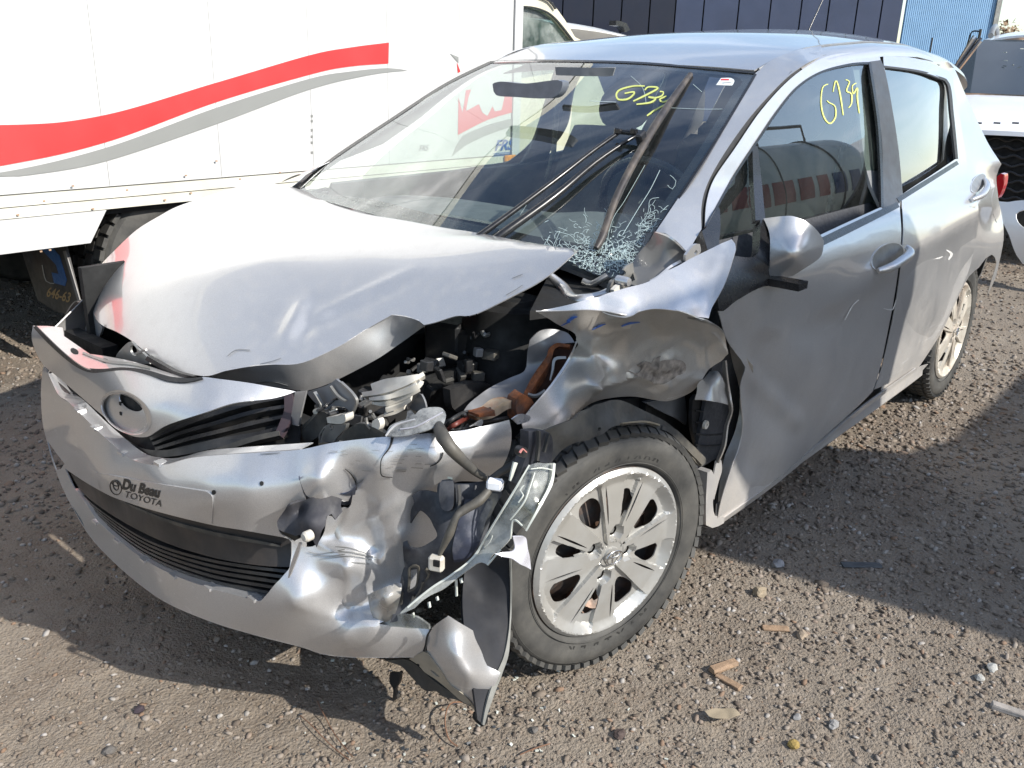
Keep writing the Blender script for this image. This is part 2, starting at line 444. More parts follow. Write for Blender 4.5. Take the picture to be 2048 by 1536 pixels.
def glass(name, tint=(.72, .82, .78), rough=.0, refl=1.15, dirt=.1):
    b = NB(name); b.t.nodes.remove(b.b)
    tr = b.n('BsdfTransparent', Color=(*tint, 1)); gl = b.n('BsdfGlossy', Roughness=rough, Color=(.95, .97, 1, 1)); fr = b.n('Fresnel', IOR=1.52); ge = b.n('NewGeometry'); mr = b.n('MapRange'); b.l(ge.outputs['Backfacing'], mr.inputs[0]); mr.inputs[3].default_value = 1.52; mr.inputs[4].default_value = 1/1.52; b.l(mr.outputs[0], fr.inputs['IOR'])
    f = b.math('MULTIPLY', fr.outputs[0], refl)
    m1 = b.n('MixShader'); b.l(f, m1.inputs[0]); b.l(tr.outputs[0], m1.inputs[1]); b.l(gl.outputs[0], m1.inputs[2])
    df = b.n('BsdfDiffuse', Color=(.55, .56, .54, 1)); m2 = b.n('MixShader')
    d = b.math('MULTIPLY', b.ramp(b.noise(6, 8, .7), .35, .75), dirt); b.l(d, m2.inputs[0]); b.l(m1.outputs[0], m2.inputs[1]); b.l(df.outputs[0], m2.inputs[2])
    b.l(m2.outputs[0], b.o.inputs[0]); return b.m
GLASS = glass('window_glass', (.72, .82, .76), dirt=.04, refl=2.5)
WSHIELD = glass('windshield_glass', (.80, .88, .84), dirt=.035, refl=1.7)
BROKEN = glass('broken_clear_lens', (.75, .77, .72), rough=.15, dirt=1.0)
def shardm():
    b = NB('crazed_glass_line'); b.set(Base_Color=(.40, .49, .48), Roughness=.3); b.b.inputs['Specular IOR Level'].default_value = .8; return b.m
SHARD = shardm()
WHITE = simple('truck_white', (.50, .50, .49), .45, 0, .03, 3, coat=.2)
WHITED = simple('truck_rail_white', (.58, .57, .50), .5, 0, .05, 5, dirt=.45, dcol=(.4, .36, .28))
RED = simple('decal_red', (.58, .035, .035), .4, 0, .04, 4)
GREY = simple('decal_grey', (.22, .225, .215), .4, 0, .04, 4)
BLUE = simple('decal_blue', (.03, .10, .30), .4, 0, .05, 4)
INK = simple('ink_black', (.015, .015, .015), .5)
YELLOW = simple('yellow_marker', (.50, .54, .16), .7, 0, .1, 60)
REDL = simple('tail_lamp_red', (.45, .01, .015), .12, 0, .05, 20, coat=1)
FABRIC = simple('grey_seat_fabric', (.035, .036, .040), .9, 0, .2, 60, .3, 300)
DASH = simple('dashboard_grey', (.12, .125, .13), .65, 0, .15, 12, .15, 200)
LINER = simple('roof_lining', (.16, .165, .17), .95, 0, .1, 30)

# ------------------------------------------------------------------ value noise for the ground
def vnoise(x, y, s, seed=0):
    x = x/s; y = y/s; xi = np.floor(x).astype(np.int64); yi = np.floor(y).astype(np.int64); fx = x-xi; fy = y-yi
    fx = fx*fx*(3-2*fx); fy = fy*fy*(3-2*fy)
    def h(a, b):
        n = (a*374761393+b*668265263+seed*974711) & 0x7fffffff; n = (n ^ (n >> 13))*1274126177 & 0x7fffffff; return ((n ^ (n >> 16)) & 0xffff)/65535.
    return (h(xi, yi)*(1-fx)+h(xi+1, yi)*fx)*(1-fy)+(h(xi, yi+1)*(1-fx)+h(xi+1, yi+1)*fx)*fy
def ground_z(x, y):
    near = np.exp(-((x+.5)**2+(y-.3)**2)/60.)
    z = (vnoise(x, y, .9, 1)-.5)*.018+(vnoise(x, y, .3, 2)-.5)*.010+((vnoise(x, y, .07, 3)-.5)*.007+(vnoise(x, y, .03, 4)-.5)*.005)*near
    return z-.006
def graded(lo, hi, a, b, st, far):
    mid = np.arange(a, b, st); o1 = [a]; d = st
    while o1[-1] > -far: d *= 1.12; o1.append(o1[-1]-d)
    o2 = [b]; d = st
    while o2[-1] < far: d *= 1.12; o2.append(o2[-1]+d)
    return np.r_[o1[:0:-1], mid, o2]
gx = graded(0, 0, -4.6, 1.7, .0135, 420); gy = graded(0, 0, -3.3, 2.2, .0135, 420)
GX, GY = np.meshgrid(gx, gy, indexing='ij'); GZ = ground_z(GX, GY)
nx, ny = GX.shape; V = np.c_[GX.ravel(), GY.ravel(), GZ.ravel()]
ii = np.arange(nx*ny).reshape(nx, ny); Q = np.stack([ii[:-1, :-1], ii[1:, :-1], ii[1:, 1:], ii[:-1, 1:]], -1).reshape(-1, 4)
def fastmesh(name, V, Q, k):
    me = bpy.data.meshes.new(name); me.vertices.add(len(V)); me.vertices.foreach_set('co', V.astype(np.float32).ravel())
    me.loops.add(Q.size); me.loops.foreach_set('vertex_index', Q.astype(np.int32).ravel())
    me.polygons.add(len(Q)); me.polygons.foreach_set('loop_start', np.arange(0, Q.size, k, dtype=np.int32)); me.polygons.foreach_set('loop_total', np.full(len(Q), k, np.int32))
    me.update(); me.validate(); return me
b = NB('gravel_dirt')
n1 = b.noise(1.1, 7, .65); n2 = b.noise(34, 6, .7); n3 = b.noise(150, 3, .6)
vor = b.n('TexVoronoi', Scale=120.0, Randomness=1.0); tcg = b.n('TexCoord'); b.l(tcg.outputs['Object'], vor.inputs['Vector'])
c = b.mix(b.ramp(n1, .35, .68), (.155, .120, .088), (.285, .242, .190))
c = b.mix(b.math('MULTIPLY', b.ramp(b.noise(.8, 6, .65), .53, .66), .8), c, (.10, .066, .044))
c = b.mix(b.math('MULTIPLY', b.ramp(n2, .4, .65), .5), c, (.21, .178, .145))
vc = b.n('SeparateColor'); b.l(vor.outputs['Color'], vc.inputs[0])
c = b.mix(b.math('MULTIPLY', vc.outputs[0], .4), c, (.25, .22, .185))
b.set(Base_Color=c, Roughness=.93); b.b.inputs['Specular IOR Level'].default_value = .2
hh = b.math('ADD', b.math('MULTIPLY', n3, 1.0), b.math('MULTIPLY', n2, 1.2)); hh = b.math('SUBTRACT', hh, b.math('MULTIPLY', vor.outputs['Distance'], .4)); b.bump(hh, .75, .010)
DIRT = b.m
g = link('ground', fastmesh('ground', V, Q, 4), DIRT, ang=180); tag(g, kind='structure')

# loose gravel: too many to count
ICO = bmesh.new(); bmesh.ops.create_icosphere(ICO, subdivisions=1, radius=1); IV = np.array([v.co[:] for v in ICO.verts]); IF = np.array([[v.index for v in f.verts] for f in ICO.faces]); ICO.free()
def stones(name, n, smin_, smax_, region, pw, mat, sink=.3):
    x0, x1, y0, y1 = region
    P = np.c_[rng.uniform(x0, x1, n*5), rng.uniform(y0, y1, n*5)]
    d = np.hypot(P[:, 0]-CAM[0], P[:, 1]-CAM[1]); keep = rng.random(len(P)) < np.clip((1.9/np.maximum(d, .8))**1.25, .06, 1)
    dens = vnoise(P[:, 0], P[:, 1], .45, 9)*.7+vnoise(P[:, 0], P[:, 1], 1.4, 10)*.6; keep &= rng.random(len(P)) < np.clip(dens*1.5-.18, .12, 1)
    q = np.c_[P, np.zeros(len(P))]-CAM; z = q@FWD; u = 1024+FOC*(q@RGT)/z; v = 768-FOC*(q@UPV)/z
    keep &= (z > .5) & (u > -250) & (u < 2300) & (v < 1800)
    P = P[keep][:n]; n = len(P); d = np.hypot(P[:, 0]-CAM[0], P[:, 1]-CAM[1])
    s = smin_+(smax_-smin_)*rng.random(n)**pw; s *= np.clip(d/2.4, .8, 1.45)
    sc3 = s[:, None]*np.c_[rng.uniform(.8, 1.5, n), rng.uniform(.6, 1.0, n), rng.uniform(.35, .7, n)]
    a = rng.uniform(0, 2*PI, n); ca, sa = np.cos(a), np.sin(a); t = rng.normal(0, .3, n)
    B = IV[None]*(1+rng.uniform(-.28, .28, (n, 12, 1)))*sc3[:, None]
    X = B[..., 0]*ca[:, None]-B[..., 1]*sa[:, None]; Y = B[..., 0]*sa[:, None]+B[..., 1]*ca[:, None]; Z = B[..., 2]+t[:, None]*X
    gz = ground_z(P[:, 0], P[:, 1])
    W = np.stack([X+P[:, :1], Y+P[:, 1:], Z+(gz+sc3[:, 2]*sink)[:, None]], -1).reshape(-1, 3)
    F = (IF[None]+(np.arange(n)*12)[:, None, None]).reshape(-1, 3)
    me = fastmesh(name, W, F, 3)
    at_ = me.attributes.new('tone', 'FLOAT', 'FACE'); at_.data.foreach_set('value', np.repeat(rng.random(n), 20).astype(np.float32))
    o = link(name, me, mat, sm=False); return o
b = NB('gravel_stone'); at_ = b.n('Attribute', attribute_name='tone')
r = b.n('ValToRGB'); b.l(at_.outputs['Fac'], r.inputs[0]); e = r.color_ramp.elements
cols = [(0, (.075, .06, .05)), (.2, (.145, .116, .09)), (.5, (.215, .178, .142)), (.78, (.25, .22, .19)), (.88, (.20, .125, .08)), (.95, (.29, .27, .245)), (1, (.36, .34, .32))]
for i, (p_, c_) in enumerate(cols):
    el = e[0] if i == 0 else (e[1] if i == 1 else e.new(p_)); el.position = p_; el.color = (*c_, 1)
c = b.mix(b.math('MULTIPLY', b.noise(90, 5, .6), .35), r.outputs[0], (.17, .135, .105)); b.set(Base_Color=c, Roughness=.9); b.b.inputs['Specular IOR Level'].default_value = .25
b.bump(b.noise(260, 3), .4, .002); STONE = b.m
tag(stones('gravel', 100000, .0022, .0100, (-9, 1.75, -4, 3), 2.8, STONE), 'loose grey brown gravel scattered over the dirt yard', 'gravel', kind='stuff')
tag(stones('coarse_gravel', 1000, .0085, .016, (-7, 1.6, -3.5, 2.6), 2.6, STONE, .15), 'larger loose pebbles mixed into the gravel yard', 'gravel', kind='stuff')

# ------------------------------------------------------------------ box truck behind the car
D_T = ray(2730, 172).copy(); D_T[2] = 0; D_T /= np.linalg.norm(D_T)      # towards the cab
N_T = np.array([-D_T[1], D_T[0], 0]); N_T = N_T if N_T@(CAM-np.array([.276, -2, .58])) > 0 else -N_T
P_T = np.array([.276, -2.0, 0.])
def TK(s, o, z): return P_T+D_T*s+N_T*o+np.array([0, 0, z])
def tk_surf(o):
    def f(uv):
        d = rays(uv); return ((P_T+N_T*o-CAM)@N_T)/(d@N_T)
    return f
def tkinv(u, v, o=0): 
    X = sp(tk_surf(o), [(u, v)])[0]; return (X-P_T)@D_T, X[2]
truck = empty('box_truck', tuple(TK(0, 0, 0)), 'white box truck with a red and grey wave stripe parked behind the silver car', 'truck')
RT = np.c_[D_T, N_T, [0, 0, 1]]
def tbox(name, s0, s1, o0, o1, z0, z1, mat, parent=truck, bev=0, label=None):
    return box(name, TK((s0+s1)/2, (o0+o1)/2, (z0+z1)/2), (abs(s1-s0), abs(o1-o0), abs(z1-z0)), mat, parent, R=RT, bev=bev, label=label)
S_END = tkinv(1036, 200)[0]; S_BACK = -2.9; ZB = tkinv(0, 392)[1]
ZTOP = 3.15
tbox('cargo_box', S_BACK, S_END-.03, -2.3, -.012, ZB, ZTOP, WHITE)
# separate side panels with seams
sm_ = [tkinv(u, v)[0] for u, v in ((207, 270), (431, 200), (619, 150), (777, 240), (917, 330))]
pw = sm_[2]-sm_[1]; edges_ = [S_BACK]; s = sm_[0]
pre = [];
while s-pw > S_BACK+.2: s -= pw; pre.append(s)
edges_ = [S_BACK]+pre[::-1]+sm_+[S_END-.06]
for a, b_ in zip(edges_[:-1], edges_[1:]):
    tbox('side_panel', a+.0009, b_-.0009, -.012, 0, ZB+.004, ZTOP-.09, WHITE)
tbox('corner_post', S_END-.055, S_END+.012, -2.32, .012, ZB, ZTOP, WHITE)
tbox('roof_rail', S_BACK, S_END-.06, -2.31, .012, ZTOP-.088, ZTOP+.02, WHITED)
z1 = tkinv(0, 416)[1]; z2 = tkinv(0, 439)[1]
tbox('side_rail', S_BACK, S_END, -2.3, .012, z1+.002, ZB-.002, WHITED); tbox('lower_rail', S_BACK, S_END, -2.3, .006, z2, z1-.002, WHITED)
# skirt box in front of the rear wheel
a0 = tkinv(212, 419)[0]; a1 = tkinv(181, 488)[0]; zs = tkinv(0, 513)[1]
rows = []
for o_ in (.004, -.03): rows.append([TK(S_BACK, o_, z2-.003), TK(a0, o_, z2-.003), TK(a1, o_, zs+.01), TK(S_BACK, o_, zs-.01)])
V = rows[0]+rows[1]; F = [(0, 1, 2, 3), (7, 6, 5, 4), (0, 4, 5, 1), (1, 5, 6, 2), (2, 6, 7, 3), (3, 7, 4, 0)]
link('side_skirt', mesh('side_skirt', V, F), WHITE, truck, sm=False)
DECW = []
def decal(name, px, mat, o=.003, parent=truck, smoothit=True, step=16, th=.0006):
    return panel(name, px, tk_surf(o), mat, parent, th=th, step=step, sharp=not smoothit, ang=10)
# stripes
decal('red_stripe', [(-900, 215, 1), (-400, 243), (0, 250), (200, 232), (427, 167), (617, 111), (700, 95), (778, 85, 1), (777, 127, 1), (700, 133), (621, 149), (431, 205), (210, 285), (0, 332), (-400, 395), (-900, 440, 1)], RED)
decal('grey_stripe', [(-200, 362, 1), (0, 345), (210, 296), (431, 216), (617, 158), (700, 143), (777, 136), (815, 141, 1), (740, 150), (617, 180), (431, 249), (210, 323), (60, 350), (0, 353), (-200, 366, 1)], GREY)
decal('red_flag', [(917, 195, 1), (925, 225), (932, 180, 1), (985, 175), (1028, 165, 1), (1028, 224, 1), (975, 240), (916, 270, 1)], RED)
decal('white_star', [(937, 195, 1), (945, 172, 1), (990, 160, 1), (1010, 190, 1), (1003, 220), (990, 223), (985, 212, 1), (975, 232), (965, 225), (958, 208, 1), (932, 222, 1)], WHITE, o=.0045)
decal('grey_swoosh', [(1028, 236, 1), (1027, 252, 1), (970, 272), (930, 292), (903, 314, 1), (913, 290), (925, 272), (975, 250)], GREY)
decal('red_tip', [(914, 125, 1), (916, 146, 1), (921, 143), (917, 133)], RED)
decal('grey_tip', [(900, 107, 1), (917, 114, 1), (917, 126, 1), (908, 116)], GREY)
def text(name, body, mat, P0, ex, ey, size, parent, depth=.0008, bold=0, sx=1, shear=0, align='LEFT'):
    cu = bpy.data.curves.new(name, 'FONT'); cu.body = body; cu.size = 1; cu.extrude = 0; cu.offset = bold; cu.shear = shear; cu.align_x = align; cu.resolution_u = 3
    tmp = bpy.data.objects.new('t', cu); me = bpy.data.meshes.new_from_object(tmp); bpy.data.objects.remove(tmp); bpy.data.curves.remove(cu)
    ex = np.array(ex, float); ex /= np.linalg.norm(ex); ey = np.array(ey, float); ey /= np.linalg.norm(ey); P0 = np.array(P0, float)
    for v in me.vertices: v.co = Vector(P0+ex*v.co.x*size*sx+ey*v.co.y*size)
    o = link(name, me, mat, parent, sm=False); return o
# rental mark near the cab end
def tkp(u, v, o=.004): return sp(tk_surf(o), [(u, v)])[0]
sFR, zFR = tkinv(988, 301); 
text('logo_lettering', 'FRS', BLUE, TK(sFR+.0, .0035, zFR), D_T, (0, 0, 1), .085, truck, bold=.03, shear=.3, sx=1.25)
for k in range(3): tbox('logo_line', sFR-.005, sFR+.185, .0, .003, zFR-.016-.008*k-.003, zFR-.016-.008*k, BLUE)
text('small_lettering', 'FRS', GREY, tkp(838, 302), D_T, (0, 0, 1), .045, truck, shear=.3)
# marker lamp
sm1, zm1 = tkinv(1015, 316); ORANGE = simple('amber_lens', (.75, .28, .02), .2, coat=1)
tbox('marker_lamp', sm1-.05, sm1+.05, .012, .03, zm1-.02, zm1+.02, ORANGE, bev=.006)
# rivet holes along one seam, small latch
for v in (232, 242, 260, 273, 285, 305):
    X = tkp(624, v, .002); sv = (X-P_T)@D_T; tbox('rivet', sv-.006, sv+.006, 0, .003, X[2]-.006, X[2]+.006, GREY)
SPOT = simple('rust_spot', (.34, .22, .14), .8)
for k, (u, v) in enumerate(((88, 402), (146, 372), (186, 418), (254, 380), (330, 400), (382, 386), (433, 322), (372, 351), (480, 358), (560, 345), (36, 430), (100, 500), (82, 503))):
    X = tkp(u, v, .013); sv = (X-P_T)@D_T; tbox('rust_spot', sv-.004, sv+.005, .010, .0138, X[2]-.003, X[2]+.003, SPOT)
# rear wheels
def truck_wheel(s, o, R0=.40, wdt=.22):
    def M(v): return TK(s, o, R0)+D_T*v[0]+N_T*v[1]+np.array([0, 0, v[2]])
    prof = [(.20, -wdt+.02), (R0-.03, -wdt), (R0-.005, -wdt+.03), (R0, -.11), (R0-.005, -.03), (R0-.03, -.006), (R0-.09, .004), (.26, -.004), (.22, -.03)]
    t = lathe('tyre', prof, TYRE, truck, M, 96)
    parts = []
    for k in range(44):
        for sd, hh in ((0, -.035), (.5, -.11), (0, -.185)):
            a = 2*PI*(k+sd)/44; R_ = np.c_[D_T*math.cos(a)+np.array([0, 0, 1])*math.sin(a), -D_T*math.sin(a)+np.array([0, 0, 1])*math.cos(a), N_T]
            Rm = R_@rotx(.0)
            parts.append(boxvf(M(np.array([(R0+.004)*math.cos(a), hh, (R0+.004)*math.sin(a)])), (.02, .043, .062), Rm))
    V, F = joinvf(parts); tr = link('tread', mesh('tread', V, F), TYRE, t, sm=False); tag(tr, kind='stuff')
    lathe('rim', [(.22, -.02), (.20, -.10), (.10, -.12), (.09, -.06), (.0, -.05)], RIMM, t, M, 40)
sw, zw = tkinv(190, 530, -.12)
sw2 = sw+.40
truck_wheel(sw2, -.06); truck_wheel(sw2, -.32)
# chassis rails, axle, fuel box: dark underside
CHAS = simple('chassis_black', (.02, .02, .021), .7, .2, .3, 10)
for o_ in (-.75, -1.5): tbox('chassis_rail', S_BACK+.1, S_END+2.6, o_, o_-.08, z2-.28, z2-.03, CHAS)
tbox('floor_frame', S_BACK, S_END, -2.25, -.05, z2-.03, z2-.003, CHAS)
tbox('rear_axle', sw2-.06, sw2+.06, -2.0, -.3, .34, .46, CHAS)
truck_wheel(sw2, -1.98); truck_wheel(sw2, -2.24+.0)
# mud flap with lettering, hanging behind the wheel
MUD = simple('mudflap_rubber', (.03, .028, .027), .6, 0, .3, 12, dirt=.3)
def plane3(a, b_, c): 
    a, b_, c = (np.array(q, float) for q in (a, b_, c)); n = np.cross(b_-a, c-a)
    return lambda uv: ((a-CAM)@n)/(rays(uv)@n)
Xa = sp(tk_surf(-.10), [(150, 620)])[0]; zfl = Xa[2]
mfs = (Xa-P_T)@D_T
# flap plane: across the truck, a little turned
fa = TK(mfs, -.08, 0); fb = TK(mfs-.0, -.62, 0)
MFS = plane3(fa, fb, fa+np.array([0, 0, 1.]))
mf = panel('mud_flap', [(42, 500, 1), (128, 480, 1), (158, 600, 1), (150, 632), (110, 622), (75, 600, 1)], MFS, MUD, truck, th=.008, step=14)
def ptext(name, body, mat, surf, u0, v0, u1, v1, h, parent, bold=0, sx=None, o=.004):
    """lettering laid on a surface from pixel (u0,v0) to (u1,v1), h pixels tall"""
    cu = bpy.data.curves.new(name, 'FONT'); cu.body = body; cu.size = 1; cu.offset = bold; cu.resolution_u = 3
    tmp = bpy.data.objects.new('t', cu); me = bpy.data.meshes.new_from_object(tmp); bpy.data.objects.remove(tmp); bpy.data.curves.remove(cu)
    co = np.array([v.co[:] for v in me.vertices]); wd = co[:, 0].max()-co[:, 0].min(); x = (co[:, 0]-co[:, 0].min())/wd; y = co[:, 1]/.72
    d = np.array([u1-u0, v1-v0], float); L = np.linalg.norm(d); e = d/L; nn = np.array([e[1], -e[0]])
    uv = np.array([u0, v0])+x[:, None]*d+y[:, None]*nn*h
    P = sp(off(surf, o), uv)
    me.vertices.foreach_set('co', P.astype(np.float32).ravel()); me.update()
    return link(name, me, mat, parent, sm=False)
DULLO = simple('faded_gold_lettering', (.30, .20, .09), .6); DULLB = simple('faded_blue_lettering', (.03, .10, .27), .5)
panel('logo_patch', [(82, 498, 1), (103, 494, 1), (118, 510), (133, 560), (130, 572, 1), (108, 566, 1), (103, 545, 1), (117, 548, 1), (112, 530)], off(MFS, .006), DULLB, mf, th=.002, step=10)
bar('logo_edge', [(84, 530), (92, 562), (108, 567)], off(MFS, .008), 1.6, simple('faded_grey', (.35, .34, .32), .6), mf, th=.001)
ptext('phone_lettering', '646-63', DULLO, MFS, 92, 592, 138, 605, 20, mf, bold=.02)
bar('flap_edge_strip', [(128, 502), (158, 604)], off(MFS, .01), 5, simple('strip_grey', (.20, .19, .18), .6), mf, th=.004)

# cab of the truck, seen past the end of the box
CAB = simple('cab_cream_paint', (.60, .56, .43), .4, 0, .08, 5, coat=.5, dirt=.15); CABW = simple('cab_white_paint', (.72, .72, .69), .4, 0, .05, 5, coat=.5, dirt=.1)
def cabpt(u, v, o=-.12): return tkinv(u, v, o)
CS = tk_surf(-.12); CS2 = tk_surf(-.16)
panel('cab_side', [(1025, -20, 1), (1075, -12, 1), (1105, 5), (1130, 40), (1150, 74), (1170, 84, 1), (1210, 190, 1), (1216, 330, 1), (1025, 345, 1)], CS, CAB, truck, th=.05, step=16,
      holes=[[(1030, 13, 1), (1062, 14), (1090, 22), (1110, 36), (1132, 62), (1150, 84, 1), (1146, 140, 1), (1030, 160, 1)]])
panel('cab_side_glass', [(1026, 10, 1), (1062, 11), (1092, 20), (1113, 35), (1138, 65), (1153, 84, 1), (1150, 145, 1), (1026, 165, 1)], tk_surf(-.15), glass('cab_glass', (.5, .62, .58), dirt=.5), truck, th=.004, step=16)
bar('window_seal', [(1030, 13), (1062, 14), (1090, 22), (1110, 36), (1132, 62), (1150, 86)], tk_surf(-.115), 3, TRIM, truck, th=.01)
bar('drip_rail', [(1072, -10), (1100, 2), (1112, 18)], tk_surf(-.10), 3, TRIM, truck, th=.01)
sA = tkinv(1150, 84, -.12)[0]; zA = tkinv(1150, 84, -.12)[1]; 
tbox('cab_shell', S_END+.05, sA-.1, -2.2, -.2, .75, zA-.15, CAB)
sC = tkinv(1160, 50, -.5)[0]
rows = []
for t in np.linspace(0, 1, 9):
    s_ = sA-.05+t*1.5; zz = tkinv(1190, 45, -.9)[1]-.02-.14*t**2*1.0
    rows.append([TK(s_, o_, zz-.07*((o_+1.15)/.95)**4) for o_ in np.linspace(-2.1, -.2, 12)])
loft('hood', rows, CABW, truck, th=.01)
tbox('engine_box', sA-.05, sA+1.4, -2.1, -.25, .7, 1.05, CABW)
bar('cab_mirror', [(1232, 46), (1250, 50), (1256, 62)], tk_surf(-.25), 10, TRIM, truck, th=.06)
tbox('step_tank', S_END+.2, S_END+1.0, -.45, -.15, .45, .75, CHAS)
truck_wheel(sA+.55, -.3); truck_wheel(sA+.55, -2.2)

# ------------------------------------------------------------------ blue building far behind
NAVY_SHADE = simple('navy_cladding_shaded', (.006, .009, .026), .55, 0, .1, 2, coat=.2); NAVY2 = simple('blue_grey_cladding', (.035, .048, .095), .5, 0, .1, 2, coat=.2)  # the darker copy paints in the unlit stretch of the same wall
LBLUE = simple('light_blue_cladding', (.20, .36, .55), .5, 0, .06, 3)
bl = empty('blue_warehouse', tuple(at(1500, 170, z=0)), 'dark blue metal clad warehouse with a light blue corrugated end wall behind the yard', 'building')
# long wall: from left to its corner at pixel 1783
cA = at(1783, 180, z=0); cA = CAM*[1, 1, 0]+(cA-CAM*[1, 1, 0])*(26/np.linalg.norm((cA-CAM)[:2]))
hd = ray(1783, 150); hd[2] = 0; hd /= np.linalg.norm(hd); perp = np.array([hd[1], -hd[0], 0]); perp = perp if perp@RGT > 0 else -perp
def wallpt(u, base, direc):
    r_ = ray(u, 150); r_ = r_[:2]; A_ = np.array([r_, -direc[:2]]).T; t_, k_ = np.linalg.solve(A_, (base-CAM)[:2]); return base+direc*k_
dW = -perp*.97-hd*.24; dW /= np.linalg.norm(dW); dE = perp*.93+hd*.36; dE /= np.linalg.norm(dE)
seams = [1783, 1742, 1694, 1639, 1585, 1525, 1463, 1395, 1340, 1290, 1235, 1180, 1120, 1060, 1000, 930, 860]
H_B = 4.4
for i in range(len(seams)-1):
    a = wallpt(seams[i], cA, dW); b_ = wallpt(seams[i+1], cA, dW); dd = (b_-a); L = np.linalg.norm(dd); dd /= L; nn = np.array([dd[1], -dd[0], 0]); nn = nn if nn@(CAM-a) > 0 else -nn
    R_ = np.c_[dd, nn, [0, 0, 1]]
    c0 = (a+b_)/2; c0[2] = H_B/2
    V, F = boxvf(c0, (L-.035, .08, H_B), R_); link('wall_panel', mesh('wall_panel', V, F), NAVY2 if i < 8 else NAVY_SHADE, bl, sm=False)
    c0 = c0-nn*.09; V, F = boxvf(c0, (L, .06, H_B), R_); link('wall_backing', mesh('wall_backing', V, F), VOIDM, bl, sm=False)
# corrugated end wall as real folds
eB = wallpt(1966, cA, dE); L = np.linalg.norm(eB-cA); nn = np.array([dE[1], -dE[0], 0]); nn = nn if nn@(CAM-cA) > 0 else -nn
nr = 46; pts = []
for i in range(nr):
    for f_, h_ in ((0, 0), (.35, 0), (.5, .06), (.85, .06)): pts.append(cA+dE*(L*(i+f_)/nr)+nn*(h_+.02))
pts.append(eB+nn*.02)
zt0, zt1 = H_B, 0
zE = CAM[2]+ (np.linalg.norm((eB-CAM)[:2]))*( (152-(-2))/FOC )*1.0
rows = [[p*[1, 1, 0]+np.array([0, 0, .0]) for p in pts], [p*[1, 1, 0]+np.array([0, 0, zE+(H_B-zE)*0+.0]) for p in pts]]
loft('corrugated_wall', rows, LBLUE, bl, ang=10, th=.02)
V, F = boxvf((cA+eB)/2*[1, 1, 0]+np.array([0, 0, zE+.06])+nn*.06, (L+.3, .3, .12), np.c_[dE, nn, [0, 0, 1]]); link('roof_edge', mesh('roof_edge', V, F), NAVY2, bl, sm=False)
V, F = boxvf(eB*[1, 1, 0]+np.array([0, 0, zE/2])+nn*.08, (.12, .12, zE), np.c_[dE, nn, [0, 0, 1]]); link('corner_trim', mesh('corner_trim', V, F), BAREG, bl, sm=False)

# earth bank, bush and post in front of the end wall
EARTH = simple('brown_earth', (.20, .12, .07), .95, 0, .45, 1.6, bump=.6, bscale=6)
def along(u, dist, z=0): r_ = ray(u, 150); r_ = r_[:2]/np.linalg.norm(r_[:2]); return np.array([CAM[0]+r_[0]*dist, CAM[1]+r_[1]*dist, z])
rows = []
for j in range(9):
    t = j/8; row = []
    for i in range(40):
        u = 1690+i*9.5; dist = 18+6*t; z = (.0+1.55*math.sin(PI*min(t*.62, 1)))*(.55+.45*min(1, max(0, (u-1780)/60)))+.22*noise.noise(Vector((i*.35, j*.6, 2)))
        if t == 0: z = -.05
        row.append(along(u, dist, max(z, -.05)))
    rows.append(row)
bank = loft('earth_bank', rows, EARTH, ang=60); tag(bank, kind='structure')
TWIG = simple('dry_brush', (.22, .15, .09), .9, 0, .3, 6)
def bush(name, u, dist, z0, h, wd, n, label, mat, cat='tree'):
    root = empty(name, tuple(along(u, dist, z0)), label, cat); base = along(u, dist, z0); parts = []
    V = []; F = []
    trunkp = [base, base+np.array([0, 0, h*.5])]; tube('trunk', trunkp, [.06*h/2, .02*h/2], TWIG, root, 6)
    rs = np.random.default_rng(int(u))
    for k in range(n):
        d_ = rs.normal(size=3); d_ /= np.linalg.norm(d_); p_ = base+np.array([0, 0, h*.6])+d_*rs.random()**.4*np.array([wd, wd, h*.42]); s_ = rs.uniform(.04, .10)*h/2; a_ = rs.normal(size=3); a_ /= np.linalg.norm(a_); b2 = np.cross(a_, d_); b2 /= np.linalg.norm(b2)+1e-9; i0 = len(V)
        V += [p_, p_+a_*s_*2, p_+a_*s_+b2*s_]; F.append((i0, i0+1, i0+2))
    link('crown', mesh('crown', V, F), mat, root, sm=False)
bush('bare_tree', 1985, 60, 0, 4.2, 1.6, 1500, 'small hazy brown tree far behind the white vehicle', TWIG)
bush('bare_tree', 1958, 75, 0, 3.4, 1.9, 1500, 'low faint brown tree on the horizon right of the blue warehouse', TWIG)
po = empty('steel_post', tuple(along(1852, 21.5, 1.3)), 'short thin dark post standing on the earth bank', 'post'); tube('rod', [along(1852, 21.5, 1.3), along(1852, 21.5, 2.05)], .018, TRIM, po, 6)
pf = empty('pipe_frame', tuple(along(1930, 21.5, 1.3)), 'bent dark pipe frame on the earth bank beside the light blue wall', 'frame')
tube('pipe', [along(1921, 21.5, 1.7), along(1924, 21.5, 2.0), along(1928, 21.5, 2.17), along(1941, 21.5, 2.18)], .016, TRIM, pf, 6, sub=4); tube('upright', [along(1942, 21.5, 1.3), along(1944, 21.5, 2.22)], .028, TRIM, pf, 6)

